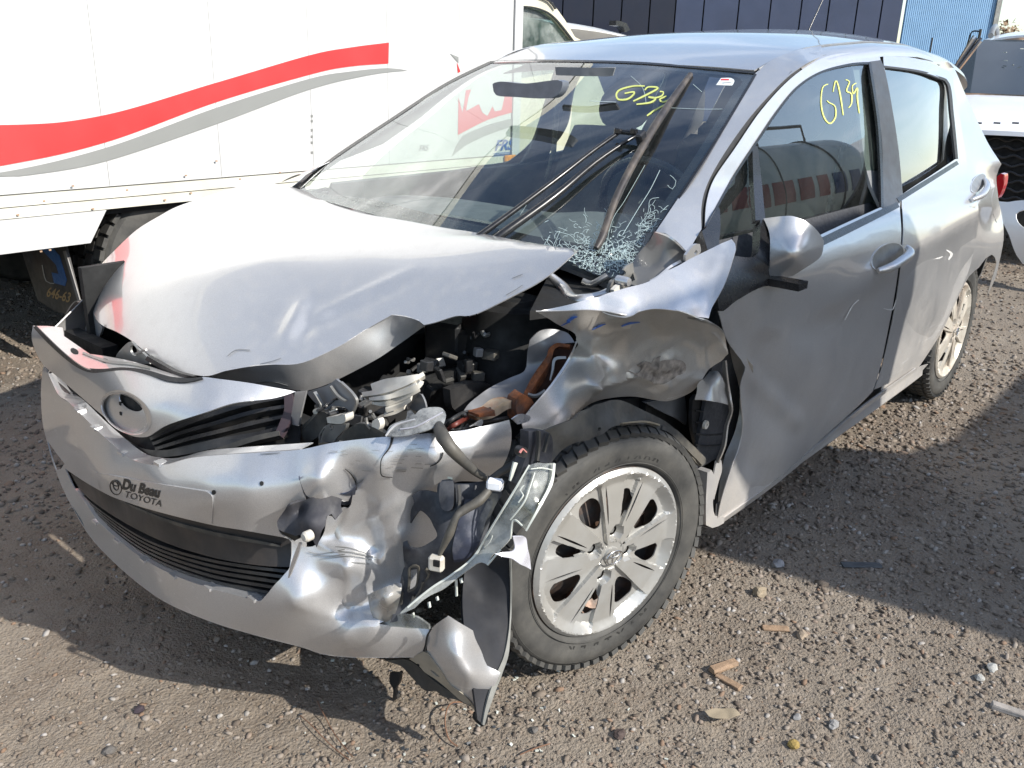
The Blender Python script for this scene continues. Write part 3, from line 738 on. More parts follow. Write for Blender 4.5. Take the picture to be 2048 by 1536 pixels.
# ------------------------------------------------------------------ the wrecked silver hatchback
car = empty('hatchback_car', (0, 0, 0), 'silver hatchback with its front left corner smashed open, crumpled fender and cracked windshield', 'car')
_cx, _cz = smin([(-3.05, 1.42), (-2.8, 1.475), (-2.4, 1.503), (-2.0, 1.50), (-1.5, 1.465), (-1.2, 1.418), (-1.0, 1.376), (-.90, 1.352)], 300)
_ex, _ez = smin([(-3.05, 1.30), (-2.9, 1.335), (-2.7, 1.385), (-2.4, 1.427), (-2.0, 1.450), (-1.66, 1.447), (-1.36, 1.427), (-1.2, 1.411), (-1.02, 1.372), (-.93, 1.343)], 300)
def roof_y(x): return np.interp(x, [-3.05, -2.9, -2.7, -2.4, -2.0, -1.5, -.93], [.38, .43, .485, .525, .54, .535, .507])
rows = []
for t in np.linspace(0, 1, 46):
    row = []
    for y in np.linspace(-1, 1, 31):
        x0 = -.905-.028*y*y; x = x0+t*(-3.03-x0); ye = roof_y(x)
        zc = np.interp(x, _cx, _cz); ze = np.interp(x, _ex, _ez)
        row.append(np.array([x, y*ye, zc+(ze-zc)*abs(y)**2.3]))
    rows.append(row)
roof = loft('roof', rows, SILVER, car, th=.004)
# ditch moulding and rail down to the doors
for sg in (1, -1):
    rr = []
    for x in np.linspace(-1.03, -3.03, 42):
        ye = roof_y(x); ze = float(np.interp(x, _ex, _ez)); zd = min(ze-.045, 1.41+.004) if x < -1.2 else ze-.03
        yd = S(x, zd); row = []
        for k in range(9):
            t = k/8; a = t*PI/2
            row.append(np.array([x, sg*(ye+.004+(yd-ye-.004)*math.sin(a)), ze-.004+(zd-ze+.004)*(1-math.cos(a))]))
        rr.append(row)
    loft('roof_rail', rr, SILVER, car, th=.002)
    tube('roof_moulding', [np.array([x, sg*(roof_y(x)+.002), float(np.interp(x, _ex, _ez))-.001]) for x in np.linspace(-.95, -2.9, 30)], .004, BAREG, car, 6)
WC = [np.array([-.933, .505, 1.340]), np.array([-.933, -.505, 1.343]), np.array([-.903, .0, 1.357]), np.array([-.176, -.66, .947]), np.array([-.15, .652, .918]),
      np.array([-.02, 0, .93]), np.array([-.06, -.35, .94]), np.array([-.06, .35, .93]), np.array([-.462, 0, 1.175]), np.array([-.535, .575, 1.155]), np.array([-.54, -.583, 1.160]), np.array([-.48, .3, 1.165]), np.array([-.48, -.3, 1.17])]
WS = TPS(WC)
WOUT = [(598, 374), (661, 322), (788, 237), (890, 171), (979, 127, 1), (1078, 123), (1250, 127), (1367, 135), (1509, 147, 1), (1484, 190), (1406, 318), (1309, 464), (1285, 500), (1262, 535), (1228, 556, 1), (1184, 547), (1130, 520), (1060, 506), (900, 470), (750, 430), (598, 386)]
panel('windshield', WOUT, WS, WSHIELD, car, th=0, step=14, sharp=False)
panel('windshield_frit', WOUT, off(WS, -.004), TRIM, car, th=.001, step=12, sharp=False,
      holes=[[(612, 379), (670, 328), (795, 243), (897, 177), (984, 134), (1078, 129), (1250, 135), (1367, 143), (1480, 157), (1463, 192), (1386, 318), (1290, 460), (1262, 500), (1235, 522), (1180, 505), (1060, 470), (900, 438), (750, 400)]])
bar('windshield_seal', [(598, 374), (661, 320), (788, 235), (890, 169), (979, 125)], off(WS, .006), 5, TRIM, car, th=.006)
bar('windshield_seal', [(979, 124), (1078, 121), (1250, 124), (1367, 132), (1509, 145)], off(WS, .006), 4, TRIM, car, th=.006)
bar('windshield_seal', [(1511, 147), (1486, 190), (1408, 318), (1311, 464)], off(WS, .004), 5, TRIM, car, th=.006)

# A-pillars: between the glass and the door gap
def spt(u, v): return sp(side, [(u, v)])[0]
AP = TPS([WC[0], WC[4], WC[9], spt(1590, 141), spt(1500, 236), spt(1445, 314), spt(1410, 377), spt(1404, 457), np.array([-1.019, .52, 1.376]), np.array([-1.2, .545, 1.405]), np.array([-1.24, .622, 1.392]), np.array([-1.03, .615, 1.368]), np.array([-.15, .72, .96])])
AO = [(1311, 464, 1), (1408, 318), (1486, 190), (1511, 146, 1), (1547, 118), (1602, 98), (1643, 92, 1), (1640, 113, 1), (1600, 135), (1562, 166), (1500, 234), (1445, 312), (1413, 372), (1403, 414), (1403, 458, 1), (1380, 497, 1), (1372, 502), (1350, 480), (1330, 466)]
ap, ap2 = panel('a_pillar', AO, AP, SILVER, car, step=11, sharp=False, mirror=True)
# dark door gap
GAP = [(1641, 112), (1590, 137), (1562, 166), (1500, 234), (1445, 312), (1410, 373), (1401, 414), (1403, 462), (1412, 500, 1), (1420, 450), (1430, 400), (1460, 340), (1540, 230), (1610, 150), (1690, 112), (1700, 104)]
panel('door_gap', GAP, off(side, -.012), RUBBER, car, sharp=False)

# body side behind the doors (quarter panel with C-pillar)
QUARTER = [(1768, 99, 1), (1797, 95), (1870, 111), (1902, 129), (1913, 146), (1928, 182), (1951, 234), (1967, 268), (1980, 293), (2003, 328, 1), (1993, 352), (1996, 390), (1999, 408), (2006, 445), (2007, 480), (1999, 523), (1990, 559), (1974, 591, 1),
           (1983, 560), (1993, 525), (1984, 509), (1972, 516), (1958, 535), (1938, 553), (1915, 597), (1888, 655), (1864, 695), (1842, 728), (1834, 739, 1), (1760, 792, 1), (1780, 700), (1796, 600), (1803, 480), (1797, 400), (1768, 200)]
RWIN = [(1768, 133, 1), (1800, 135), (1836, 142), (1875, 154), (1896, 168), (1904, 230), (1910, 273), (1914, 316, 1), (1860, 352), (1805, 388, 1), (1797, 297), (1780, 190)]
QS = TPS([spt(u, v) for u, v in ((1770, 101), (1797, 97), (1860, 122), (1800, 200), (1850, 360), (1913, 280), (1915, 330), (1925, 380), (1900, 170), (1930, 420), (1955, 412), (1945, 470), (1930, 540), (1900, 625), (1864, 693), (1838, 730), (1800, 500), (1780, 690), (1762, 785), (1800, 300), (1870, 450), (1960, 470), (1968, 508))]+[at(1913, 146, x=-2.47), at(1930, 190, x=-2.62), at(1951, 234, x=-2.74), at(1967, 268, x=-2.80), at(1980, 293, x=-2.83), at(2003, 328, x=-2.86), at(1994, 352, x=-2.88), at(1998, 395, x=-2.88), at(2007, 445, x=-2.86), at(2007, 480, x=-2.84), at(1999, 523, x=-2.83), at(1990, 559, x=-2.84), at(1974, 591, x=-2.85), at(1975, 350, x=-2.70), at(1955, 300, x=-2.62), at(1985, 440, x=-2.72), at(1935, 240, x=-2.60)], reg=3e-5)
QSB = lambda uv: QS(uv)+.035*np.clip((1950-np.asarray(uv)[:, 0]+.0*np.asarray(uv)[:, 1])/40, 0, 1)*(np.asarray(uv)[:, 1] > 130)
panel('quarter_panel', QUARTER, QSB, SILVER, car, step=9, sharp=False, holes=[RWIN])
FD = [(1410, 455, 1), (1413, 406), (1428, 359), (1470, 297), (1524, 219), (1583, 156), (1641, 118), (1690, 106), (1758, 104, 1), (1765, 140), (1796, 290), (1799, 402), (1802, 480), (1788, 600), (1764, 720), (1745, 783, 1), (1700, 826), (1560, 950), (1436, 1037, 1),
      (1444, 999), (1466, 938), (1487, 892), (1497, 850), (1496, 800), (1505, 738, 1), (1498, 722), (1457, 655), (1437, 618, 1), (1470, 600), (1500, 580), (1420, 520)]
FWIN = [(1738, 129, 1), (1699, 131), (1641, 147), (1594, 178), (1555, 225), (1523, 272), (1469, 354), (1434, 416), (1414, 456, 1), (1432, 500), (1450, 540, 1), (1530, 525), (1640, 470), (1764, 413, 1), (1762, 273)]
def ddent(X, uv):
    u, v = uv[:, 0], uv[:, 1]
    g = lambda cx, cy, rx, ry: np.exp(-((u-cx)/rx)**2-((v-cy)/ry)**2)
    n = blend_noise(X, 3.0, 4)
    X = X.copy(); X[:, 1] += -.028*g(1545, 800, 55, 110)+.012*g(1600, 780, 60, 90)-.03*g(1480, 700, 40, 90)-.014*g(1510, 930, 40, 70)+.010*g(1560, 900, 45, 70)-.012*g(1620, 640, 90, 60)+.003*n*(v > 480)
    X[:, 1] += .006*np.abs(blend_noise(X, 6., 9))*g(1500, 800, 80, 180)+.010*seg_(uv, 1508, 742, 1590, 842, 26)-.010*seg_(uv, 1545, 690, 1512, 930, 34)+.006*seg_(uv, 1600, 700, 1540, 960, 40)-.004*seg_(uv, 1680, 650, 1640, 860, 40)+.005*seg_(uv, 1470, 640, 1500, 722, 16)
    return X
panel('front_door', FD, off(side, .004), SILVER, car, step=9, sharp=False, holes=[FWIN], disp=ddent, th=.002)
DE = TPS([(1439, 623, 'y', .80), (1445, 661, 'y', .775), (1463, 743, 'y', .765), (1480, 800, 'y', .77), (1469, 860, 'y', .77), (1455, 905, 'y', .77), (1498, 722, 'y', .825), (1500, 790, 'y', .79), (1496, 850, 'y', .80), (1466, 938, 'y', .80), (1436, 1030, 'y', .79)])
panel('door_edge', [(1437, 618, 1), (1445, 661), (1457, 702), (1463, 743), (1477, 785), (1479, 816), (1469, 860), (1452, 905), (1440, 960), (1433, 1030, 1), (1444, 999), (1466, 938), (1487, 892), (1497, 850), (1496, 800), (1505, 738), (1498, 722), (1457, 655)], DE, SILVER_SHADE, car, step=8, sharp=False,
      disp=lambda X, uv: X+np.array([0, 1, 0])*(.006*blend_noise(X, 14, 3))[:, None])
RD = [(1766, 106, 1), (1800, 111), (1850, 122), (1898, 145), (1908, 175), (1924, 260), (1935, 330), (1956, 410), (1953, 468), (1942, 523), (1932, 556), (1913, 595), (1886, 650), (1862, 690), (1838, 726, 1), (1790, 760), (1749, 779, 1), (1768, 720), (1792, 600), (1806, 480), (1803, 402), (1798, 290), (1770, 150)]
def rdent(X, uv):
    X = X.copy(); X[:, 1] += .0025*blend_noise(X, 3.5, 8); return X
panel('rear_door', RD, off(side, .0035), SILVER, car, step=9, sharp=False, holes=[RWIN], th=.002, disp=rdent)
tg, _ = panel('window_glass', [(1746, 124, 1), (1699, 127), (1638, 143), (1590, 175), (1551, 223), (1519, 270), (1465, 352), (1430, 416), (1410, 460, 1), (1440, 560, 1), (1530, 540), (1645, 480), (1772, 420, 1), (1770, 273)], glassside, GLASS, car, th=0, step=16, sharp=False, mirror=True)
panel('window_glass', [(1760, 128, 1), (1836, 137), (1875, 149), (1902, 163, 1), (1911, 230), (1922, 316, 1), (1860, 360), (1800, 396, 1), (1793, 297)], glassside, GLASS, car, th=0, step=16, sharp=False, mirror=True)
panel('b_pillar', [(1740, 123, 1), (1762, 120, 1), (1768, 134), (1780, 190), (1797, 297), (1805, 388, 1), (1800, 406, 1), (1766, 418, 1), (1763, 273)], off(side, .008), PILLAR, car, step=9, sharp=False, th=.006)
SEALP = side
bar('window_seal', [(1412, 456), (1434, 414), (1469, 352), (1523, 270), (1555, 223), (1594, 176), (1641, 145), (1699, 129), (1740, 126)], off(side, .008), 4.5, TRIM, car, th=.008)
bar('window_seal', [(1740, 126), (1757, 240), (1763, 330), (1765, 414)], off(side, .010), 5, TRIM, car, th=.008)
bar('window_seal', [(1768, 133), (1836, 142), (1875, 154), (1897, 168), (1905, 230), (1914, 318)], off(side, .008), [4, 4, 5, 6, 6, 5], RUBBER, car, th=.008)
bar('belt_moulding', [(1568, 520), (1645, 483), (1797, 409)], off(side, .012), [15, 16, 11], TRIM, car, th=.012)
bar('belt_moulding', [(1796, 400), (1860, 360), (1916, 325)], off(side, .012), [10, 9, 8], TRIM, car, th=.012)
bar('window_divider', [(1510, 292), (1515, 360), (1521, 440)], off(side, .008), [10, 17, 20], TRIM, car, th=.014)
bar('roof_seam', [(1766, 103), (1800, 106), (1855, 119), (1880, 130)], off(side, .006), 1.6, BAREG, car, th=.002)
for sg in (-1,):      # far side of the body, a plain mirror image of the near one
    o_ = bpy.data.objects
    for nm in ('quarter_panel', 'rear_door', 'b_pillar'):
        src = bpy.data.objects[nm]; me = src.data.copy()
        co = np.empty(len(me.vertices)*3, np.float32); me.vertices.foreach_get('co', co); co = co.reshape(-1, 3); co[:, 1] *= -1; me.vertices.foreach_set('co', co.ravel()); me.flip_normals()
        n_ = link(nm, me, None, car)
me = bpy.data.objects['front_door']
FDF = [(1410, 455, 1), (1413, 406), (1428, 359), (1470, 297), (1524, 219), (1583, 156), (1641, 118), (1690, 106), (1758, 104, 1), (1765, 140), (1796, 290), (1799, 402), (1802, 480), (1788, 600), (1764, 720), (1745, 783, 1), (1700, 826), (1560, 950), (1436, 1037, 1), (1440, 900), (1430, 700), (1425, 620), (1420, 560)]
X0 = panel('front_door', FDF, off(side, .004), SILVER, car, step=14, sharp=False, holes=[FWIN])
co = np.empty(len(X0.data.vertices)*3, np.float32); X0.data.vertices.foreach_get('co', co); co = co.reshape(-1, 3); co[:, 1] *= -1; X0.data.vertices.foreach_set('co', co.ravel()); X0.data.flip_normals()
# sill
rows = []
for x in np.linspace(-.42, -2.12, 40):
    rows.append([np.array([x, y_, z_]) for y_, z_ in ((S(x, .24)-.012, .245), (S(x, .2)-.004, .215), (S(x, .2)-.002, .195), (S(x, .18)-.02, .165), (S(x, .18)-.09, .155), (.60, .16))])
loft('sill', rows, SILVER, car, th=.002)
rows = [[p*[1, -1, 1] for p in r] for r in rows]; loft('sill', rows, SILVER, car, th=.002)
bar('sill_lip', [(1440, 1046), (1560, 958), (1700, 838), (1762, 790), (1834, 738)], off(side, .004), [6, 7, 6, 6, 4], SILVER, car, th=.006)
panel('sill_end', [(1415, 945, 1), (1423, 940), (1432, 965), (1426, 1000), (1430, 1031), (1449, 1034, 1), (1448, 1046), (1425, 1056), (1412, 1050, 1), (1412, 1000)], {'y': .80}, SILVER, car, th=.03, sharp=False)

# rear end: lamp, bumper corner, hatch, so that the body closes
panel('tail_lamp', [(1994, 353, 1), (2002, 347), (2009, 349), (2008, 368), (2001, 388), (1996, 396, 1), (1993, 375)], {'x': -2.93}, REDL, car, th=.06, sharp=False)
panel('fuel_flap', [(1988, 378, 1), (1993, 395), (2000, 420), (1999, 440), (1994, 445, 1), (1986, 425), (1984, 395)], off(QS, .006), SILVER, car, th=.004, sharp=False)
rows = []
for z in np.linspace(.28, 1.42, 22):
    xr = np.interp(z, [.28, .45, .62, .66, .95, 1.42], [-3.02, -3.08, -3.08, -3.03, -3.03, -2.9]); row = []
    hw = np.interp(z, [.28, .5, .65, .72, .82, .92, .98, 1.05, 1.17, 1.28, 1.36, 1.42], [.72, .78, .80, .79, .76, .735, .735, .67, .60, .53, .48, .42])
    for k in range(21):
        a = -1+2*k/20; row.append(np.array([xr+.22*abs(a)**5, hw*a, z]))
    rows.append(row)
loft('hatch', rows, SILVER, car, th=.004)
for sg in (1, -1):   # wheel tubs and inner floor, dark
    pass
CARP = simple('carpet_dark', (.018, .018, .020), .95, 0, .3, 20)
box('floor_pan', (-1.35, 0, .28), (2.9, 1.30, .05), CARP, car)
box('rear_floor', (-2.55, 0, .45), (.85, 1.25, .2), CARP, car)
box('underbody', (-1.3, 0, .22), (3.2, 1.2, .04), VOIDM, car)

# antenna
b0 = at(1613, 70, y=-.0); b1 = at(1648, -6, y=-.0)
tube('antenna', [b0-np.array([0, 0, .01]), b0+(b1-b0)*.15, b1+(b1-b0)*1.2], [.005, .0035, .002], TRIM, car, 8)

# ---- door mirror
MS = TPS([(1527, 437, 'x', -.50), (1568, 433, 'x', -.49), (1623, 450, 'x', -.53), (1646, 480, 'x', -.575), (1639, 515, 'x', -.57), (1586, 552, 'x', -.52), (1540, 552, 'x', -.475), (1540, 470, 'x', -.47), (1586, 510, 'x', -.462), (1562, 492, 'x', -.462), (1612, 503, 'x', -.498), (1590, 465, 'x', -.486), (1600, 530, 'x', -.50), (1565, 530, 'x', -.470)])
MO = [(1527, 437, 1), (1568, 432), (1592, 434), (1623, 450), (1645, 476), (1647, 492), (1640, 515), (1612, 535), (1586, 552, 1), (1557, 554), (1539, 552, 1), (1540, 510), (1539, 468)]
mir = panel('mirror_housing', MO, MS, SILVER, car, step=5, sharp=False, th=.004, ang=25)
panel('mirror_cap', [(1530, 439, 1), (1568, 434), (1592, 437), (1622, 453), (1643, 479, 1), (1638, 490), (1612, 502), (1597, 511), (1583, 511, 1), (1568, 496), (1545, 468)], off(MS, .005), SILVER, mir, step=5, sharp=False, th=.004, ang=25)
panel('mirror_back', MO, off(MS, -.06), TRIM, mir, step=9, sharp=False, th=.05)
panel('mirror_base', [(1404, 462, 1), (1412, 456), (1437, 414), (1441, 455), (1440, 500), (1473, 512), (1515, 508), (1521, 440, 1), (1534, 442), (1540, 470), (1541, 556), (1584, 558, 1), (1584, 574, 1), (1528, 573), (1475, 600), (1440, 622), (1432, 560)], off(side, .03), TRIM, car, th=.025, step=10, sharp=False)
box('mirror_arm', at(1560, 564, y=.87), (.05, .12, .018), TRIM, car)

# ---- door handles
def handle(cx, cy, ex, ey, ang, sz):
    c_, s_ = math.cos(ang), math.sin(ang)
    el = [(cx+c_*ex*math.cos(t)-s_*ey*math.sin(t), cy+s_*ex*math.cos(t)+c_*ey*math.sin(t)) for t in np.linspace(0, 2*PI, 18, endpoint=False)]
    el2 = [(cx+(p[0]-cx)*.93, cy+(p[1]-cy)*.93) for p in el]
    r = panel('handle_ring', el, off(side, .0115), SILVER, car, th=.007, step=4, sharp=False, holes=[el2])
    bowl = panel('recess_shade', el2, off(side, .0085), BAREG, car, th=.001, step=4, sharp=False)  # flat grey disc painted as the shaded hollow behind the handle
    return el
handle(1776, 514, 37, 25, -.62, 1); handle(1957, 366, 22, 12, -1.0, 1)
def hbar(name, px, w_, lift):
    P = [sp(off(side, .0), [q])[0]+np.array([0, lift[i], 0]) for i, q in enumerate(px)]
    o = tube(name, P, w_, SILVER, car, 10, sub=5); return o
hbar('door_handle', [(1748, 540), (1758, 531), (1776, 517), (1795, 503), (1805, 493)], [.008, .014, .015, .014, .008], [.012, .035, .042, .04, .015])
hbar('door_handle', [(1937, 399), (1945, 388), (1956, 372), (1964, 358)], [.008, .013, .013, .008], [.012, .035, .035, .012])
# scuffs on the side as shallow paint scrapes
SCUF = simple('bare_scrape', (.66, .65, .62), .5, .2, .3, 80)
for px, w_ in (([(1836, 540), (1860, 524), (1886, 513)], [2, 5, 1]), ([(1829, 584), (1850, 578), (1880, 562)], [1, 2, 1]), ([(1767, 617), (1785, 619), (1792, 600)], [1, 2, 1]), ([(1690, 640), (1705, 612), (1718, 600)], [1, 1.5, 1]), ([(1893, 500), (1903, 508), (1897, 520)], [1, 6, 2])):
    bar('scrape_mark', px, off(side, .006), w_, SCUF, car, th=.0004, step=4)

# ---- wheels
def arctext(body, R0, a0, da, h, M, mat, parent):
    for i, ch in enumerate(body):
        if ch == ' ': continue
        cu = bpy.data.curves.new('letter', 'FONT'); cu.body = ch; cu.size = 1; cu.resolution_u = 2; cu.align_x = 'CENTER'; cu.offset = .02
        tmp = bpy.data.objects.new('t', cu); me = bpy.data.meshes.new_from_object(tmp); bpy.data.objects.remove(tmp); bpy.data.curves.remove(cu)
        a = a0+da*i
        for v in me.vertices:
            r_ = R0+(v.co.y-.35)*h*(1 if da < 0 else -1); t_ = a+(-v.co.x*h/R0 if da < 0 else v.co.x*h/R0)
            v.co = Vector(M(np.array([r_*math.cos(t_), .0025, r_*math.sin(t_)])))
        link('sidewall_letter', me, mat, parent, sm=False)
RAISED = simple('sidewall_lettering', (.018, .018, .017), .7, 0, .3, 30)
def wheel(c, steer, capmat, camber=0, hi=True, letters=False, phase=0.):
    c = np.array(c, float); ax = np.array([math.sin(steer), math.cos(steer), 0]); ax = ax*math.cos(camber)+np.array([0, 0, math.sin(camber)]); e1 = np.array([math.cos(steer), -math.sin(steer), 0]); e2 = np.cross(ax, e1); e2 = e2 if e2[2] > 0 else -e2
    M = lambda v: c+e1*v[0]+ax*v[1]+e2*v[2]
    rim = lathe('wheel', [(.0, -.055), (.06, -.055), (.075, -.035), (.13, -.045), (.155, -.06), (.175, -.075), (.195, -.06), (.205, -.02), (.213, -.006), (.216, -.01), (.21, -.03), (.20, -.18)], RIMM, car, M, 72)
    prof = [(.212, -.012), (.222, -.002), (.232, .001), (.255, .004), (.262, .0045), (.28, .002), (.2885, -.006), (.2965, -.018), (.299, -.04), (.2995, -.09), (.299, -.14), (.2965, -.165), (.288, -.178), (.26, -.188), (.21, -.17)]
    t = lathe('tyre', prof, TYRE, rim, M, 120, ang=60)
    for r_ in (.2265, .2745, .2795):
        V, F = tubevf([M(np.array([r_*math.cos(a), .0035 if r_ < .27 else .001, r_*math.sin(a)])) for a in np.linspace(0, 2*PI, 90, endpoint=False)], [.0013]*90, 5, closed=True); link('sidewall_rib', mesh('sidewall_rib', V, F), TYRE, rim, ang=80)
    parts = []
    n = 62
    for k in range(n):
        for j, (hh, w_, ph) in enumerate(((-.010, .024, 0), (-.042, .026, .5), (-.076, .026, .2), (-.110, .026, .7), (-.145, .026, .3), (-.170, .02, .6))):
            a = 2*PI*(k+ph)/n; er = np.array([math.cos(a), 0, math.sin(a)]); et = np.array([-math.sin(a), 0, math.cos(a)]); ey = np.array([0, 1, 0])
            rr = .3005 if 0 < j < 5 else .2965; tl = (.35 if j == 0 else -.35 if j == 5 else 0)
            er2 = er*math.cos(tl)+ey*math.sin(tl); ey2 = ey*math.cos(tl)-er*math.sin(tl)
            wx = .55 if j else .62
            loc = er*rr+ey*hh; h = np.array([.0055, .5*w_, .5*wx*2*PI*.3/n*1.25]); tw = .25*(1 if j % 2 else -1); ey3 = ey2*math.cos(tw)+et*math.sin(tw); et3 = et*math.cos(tw)-ey2*math.sin(tw)
            Vv = [M(loc+er2*sx*h[0]+ey3*sy*h[1]+et3*sz*h[2]) for sx in (-1, 1) for sy in (-1, 1) for sz in (-1, 1)]
            parts.append((Vv, [(0, 1, 3, 2), (4, 6, 7, 5), (0, 4, 5, 1), (2, 3, 7, 6), (0, 2, 6, 4), (1, 5, 7, 3)]))
    V, F = joinvf(parts); tr = link('tread', mesh('tread', V, F), TYRE, rim, sm=False); tag(tr, kind='stuff')
    # hubcap: eight flat spokes, openings between them
    sa = [math.radians(x)+phase for x in (88, 38, 2, -50, -90, -141, -186, -236)]
    def angd(a, b_): return (a-b_+PI) % (2*PI)-PI
    hol = []
    ss = sorted([x % (2*PI) for x in sa])
    for i in range(8):
        a_, b_ = ss[i], ss[(i+1) % 8]+(2*PI if i == 7 else 0); g = b_-a_; hol.append(((a_+b_)/2, g))
    lug = [math.radians(x)+phase for x in (100, 27, -73, 190)]
    circ = lambda cx, cy, r_, n_: [(cx+r_*math.cos(2*PI*k/n_), cy+r_*math.sin(2*PI*k/n_)) for k in range(n_)]
    loops = [circ(0, 0, .2135, 110)]; holes = []
    for m_, g in hol:
        r0_, r1_ = .088, (.166 if g > .75 else .158); P = []
        def hw_(r_): return max(.003, (g*.5)*r_-(.0125+.128*r_))*(1 if g > .75 else 1.25)
        for r_ in np.linspace(r0_, r1_, 7): P.append((r_, hw_(r_)*math.sqrt(max(.15, 1-((r_-(r0_+r1_)/2)/((r1_-r0_)/2*1.06))**2))))
        pl = [(r_*math.cos(m_)-w_*math.sin(m_), r_*math.sin(m_)+w_*math.cos(m_)) for r_, w_ in P]+[(r_*math.cos(m_)+w_*math.sin(m_), r_*math.sin(m_)-w_*math.cos(m_)) for r_, w_ in P[::-1]]
        holes.append([tuple(q) for q in smooth([(p_[0]*1e3, p_[1]*1e3) for p_ in pl], 4)]); holes[-1] = [(q[0]/1e3, q[1]/1e3) for q in holes[-1]]
    for l in lug: holes.append(circ(.056*math.cos(l), .056*math.sin(l), .0125, 14))
    for x in sa:
        P = []
        for r_ in np.linspace(.085, .182, 9): P.append((r_, .0004+.0022*math.sin(PI*(r_-.085)/.097)**.7))
        f_ = lambda r_: x-(.0095+.145*r_)*.60/r_
        pl = [(r_*math.cos(f_(r_)+w_/r_), r_*math.sin(f_(r_)+w_/r_)) for r_, w_ in P]+[(r_*math.cos(f_(r_)-w_/r_), r_*math.sin(f_(r_)-w_/r_)) for r_, w_ in P[::-1]]
        holes.append(pl)
    if letters:
        for (ca_, r0, r1, w0) in ((2.62, .03, .075, .0022), (-1.22, .085, .13, .002)):
            P = [(r_, w0*math.sin(PI*(r_-r0)/(r1-r0)+.15)+.0004) for r_ in np.linspace(r0, r1, 9)]; jt = [.0035*math.sin(i*2.1+ca_) for i in range(9)]
            pl = [(r_*math.cos(ca_)-(w_+j)*math.sin(ca_), r_*math.sin(ca_)+(w_+j)*math.cos(ca_)) for (r_, w_), j in zip(P, jt)]+[(r_*math.cos(ca_)-(j-w_)*math.sin(ca_), r_*math.sin(ca_)+(j-w_)*math.cos(ca_)) for (r_, w_), j in list(zip(P, jt))[::-1]]
            holes.append(pl)
    loops += holes
    extra = []
    for x in sa:      # lines that keep the spoke edges crisp
        for sg_ in (-1, 1):
            for dw in (-.0012, .0012):
                for r_ in np.linspace(.03, .1785, 38):
                    t_ = x+sg_*(.0095+.145*r_+dw)/r_; extra.append((r_*math.cos(t_), r_*math.sin(t_)))
    for r_ in (.020, .0215, .032, .0335, .1795, .1810, .187, .194, .2020, .2035, .2080): extra += circ(0, 0, r_, 130)
    st = .0052
    extra += [(i*st, j*st) for i in range(-41, 42) for j in range(-41, 42)]
    E_ = np.array(extra); k_ = inpoly(E_, loops[0])
    for h_ in holes: k_ &= ~inpoly(E_, h_)
    B_ = np.array([q for l_ in loops for q in l_]); E_ = E_[k_]
    dm = np.array([np.min(np.hypot(B_[:, 0]-q[0], B_[:, 1]-q[1])) for q in E_]); E_ = E_[dm > .0014]
    pts = [Vector(q) for l_ in loops for q in l_]; ed = []; b_ = 0
    for l_ in loops: m_ = len(l_); ed += [(b_+i, b_+(i+1) % m_) for i in range(m_)]; b_ += m_
    pts += [Vector((float(q[0]), float(q[1]))) for q in E_]
    vo, _, fo, *_z = delaunay_2d_cdt(pts, ed, [], 0, 2e-4)
    uv = np.array([(q.x, q.y) for q in vo]); F = np.array([f for f in fo if len(f) == 3]); cen = uv[F].mean(1); k_ = inpoly(cen, loops[0])
    for h_ in holes: k_ &= ~inpoly(cen, h_)
    F = F[k_]; R_ = np.hypot(uv[:, 0], uv[:, 1])+1e-9; A_ = np.arctan2(uv[:, 1], uv[:, 0]); V = []
    for (px_, py_), r_, a in zip(uv, R_, A_):
        d = min(abs(angd(a, x)) for x in sa); wdt = r_*d; sw_ = .0095+.145*r_
        k_ = 1. if wdt < sw_ else 0.
        h = -.016+.014*math.cos(min(1, r_/.2)*1.35)+k_*.0085+(1-k_)*-.10*min(.03, max(0, wdt-sw_))
        if .18 < r_: q = min(1, (r_-.18)/.022); h = h*(1-q)+(.006)*q
        if r_ > .2035: h = .006-(r_-.2035)*.9
        if r_ < .034: h = .004+.004*(r_ < .021)
        for l in lug:
            dx = math.hypot(px_-.056*math.cos(l), py_-.056*math.sin(l))
            if dx < .019: h = min(h, -.010+max(0, dx-.0135)*1.5)
        V.append(M(np.array([px_, h, py_])))
    V = np.array(V); a0_, b0_, c0_ = V[F[:, 0]], V[F[:, 1]], V[F[:, 2]]; fl_ = (np.cross(b0_-a0_, c0_-a0_)*ax).sum(1) < 0; F[fl_] = F[fl_][:, ::-1]
    V, F = shell(V, F, .003); cap = link('hubcap', mesh('hubcap', V, F), capmat, rim, ang=22)
    # slots beside each spoke
    for l in lug: 
        V, F = tubevf([M(np.array([.056*math.cos(l), -.03, .056*math.sin(l)])), M(np.array([.056*math.cos(l), -.012, .056*math.sin(l)]))], [.009, .009], 6); link('lug_nut', mesh('lug_nut', V, F), BAREG, rim, sm=False)
    # centre badge: three crossed ovals
    CH = simple('chrome', (.7, .7, .7), .15, 1, .05) if 'chrome' not in MATS else MATS['chrome']
    for (ex, ey) in ((.024, .016), (.008, .016), (.024*.7, .007)):
        oy = .008 if ey < .01 else 0
        P = [M(np.array([ex*math.cos(a), .0165, ey*math.sin(a)+oy])) for a in np.linspace(0, 2*PI, 28, endpoint=False)]
        V, F = tubevf(P, [.0016]*28, 6, closed=True); link('badge_ring', mesh('badge_ring', V, F), CH, rim, ang=80)
    # rusty ring and brake behind
    for k in range(10):
        a = 2*PI*k/10+.2; V, F = boxvf((0, 0, 0), (.05, .006, .03)); V = [M(rotx(0)@np.array([.125*math.cos(a)+v[0]*math.cos(a)-v[2]*math.sin(a), -.045+v[1], .125*math.sin(a)+v[0]*math.sin(a)+v[2]*math.cos(a)])) for v in V]
        link('rim_rib', mesh('rim_rib', V, F), RUST if k in (1, 6, 8) else RIMM, rim, sm=False)
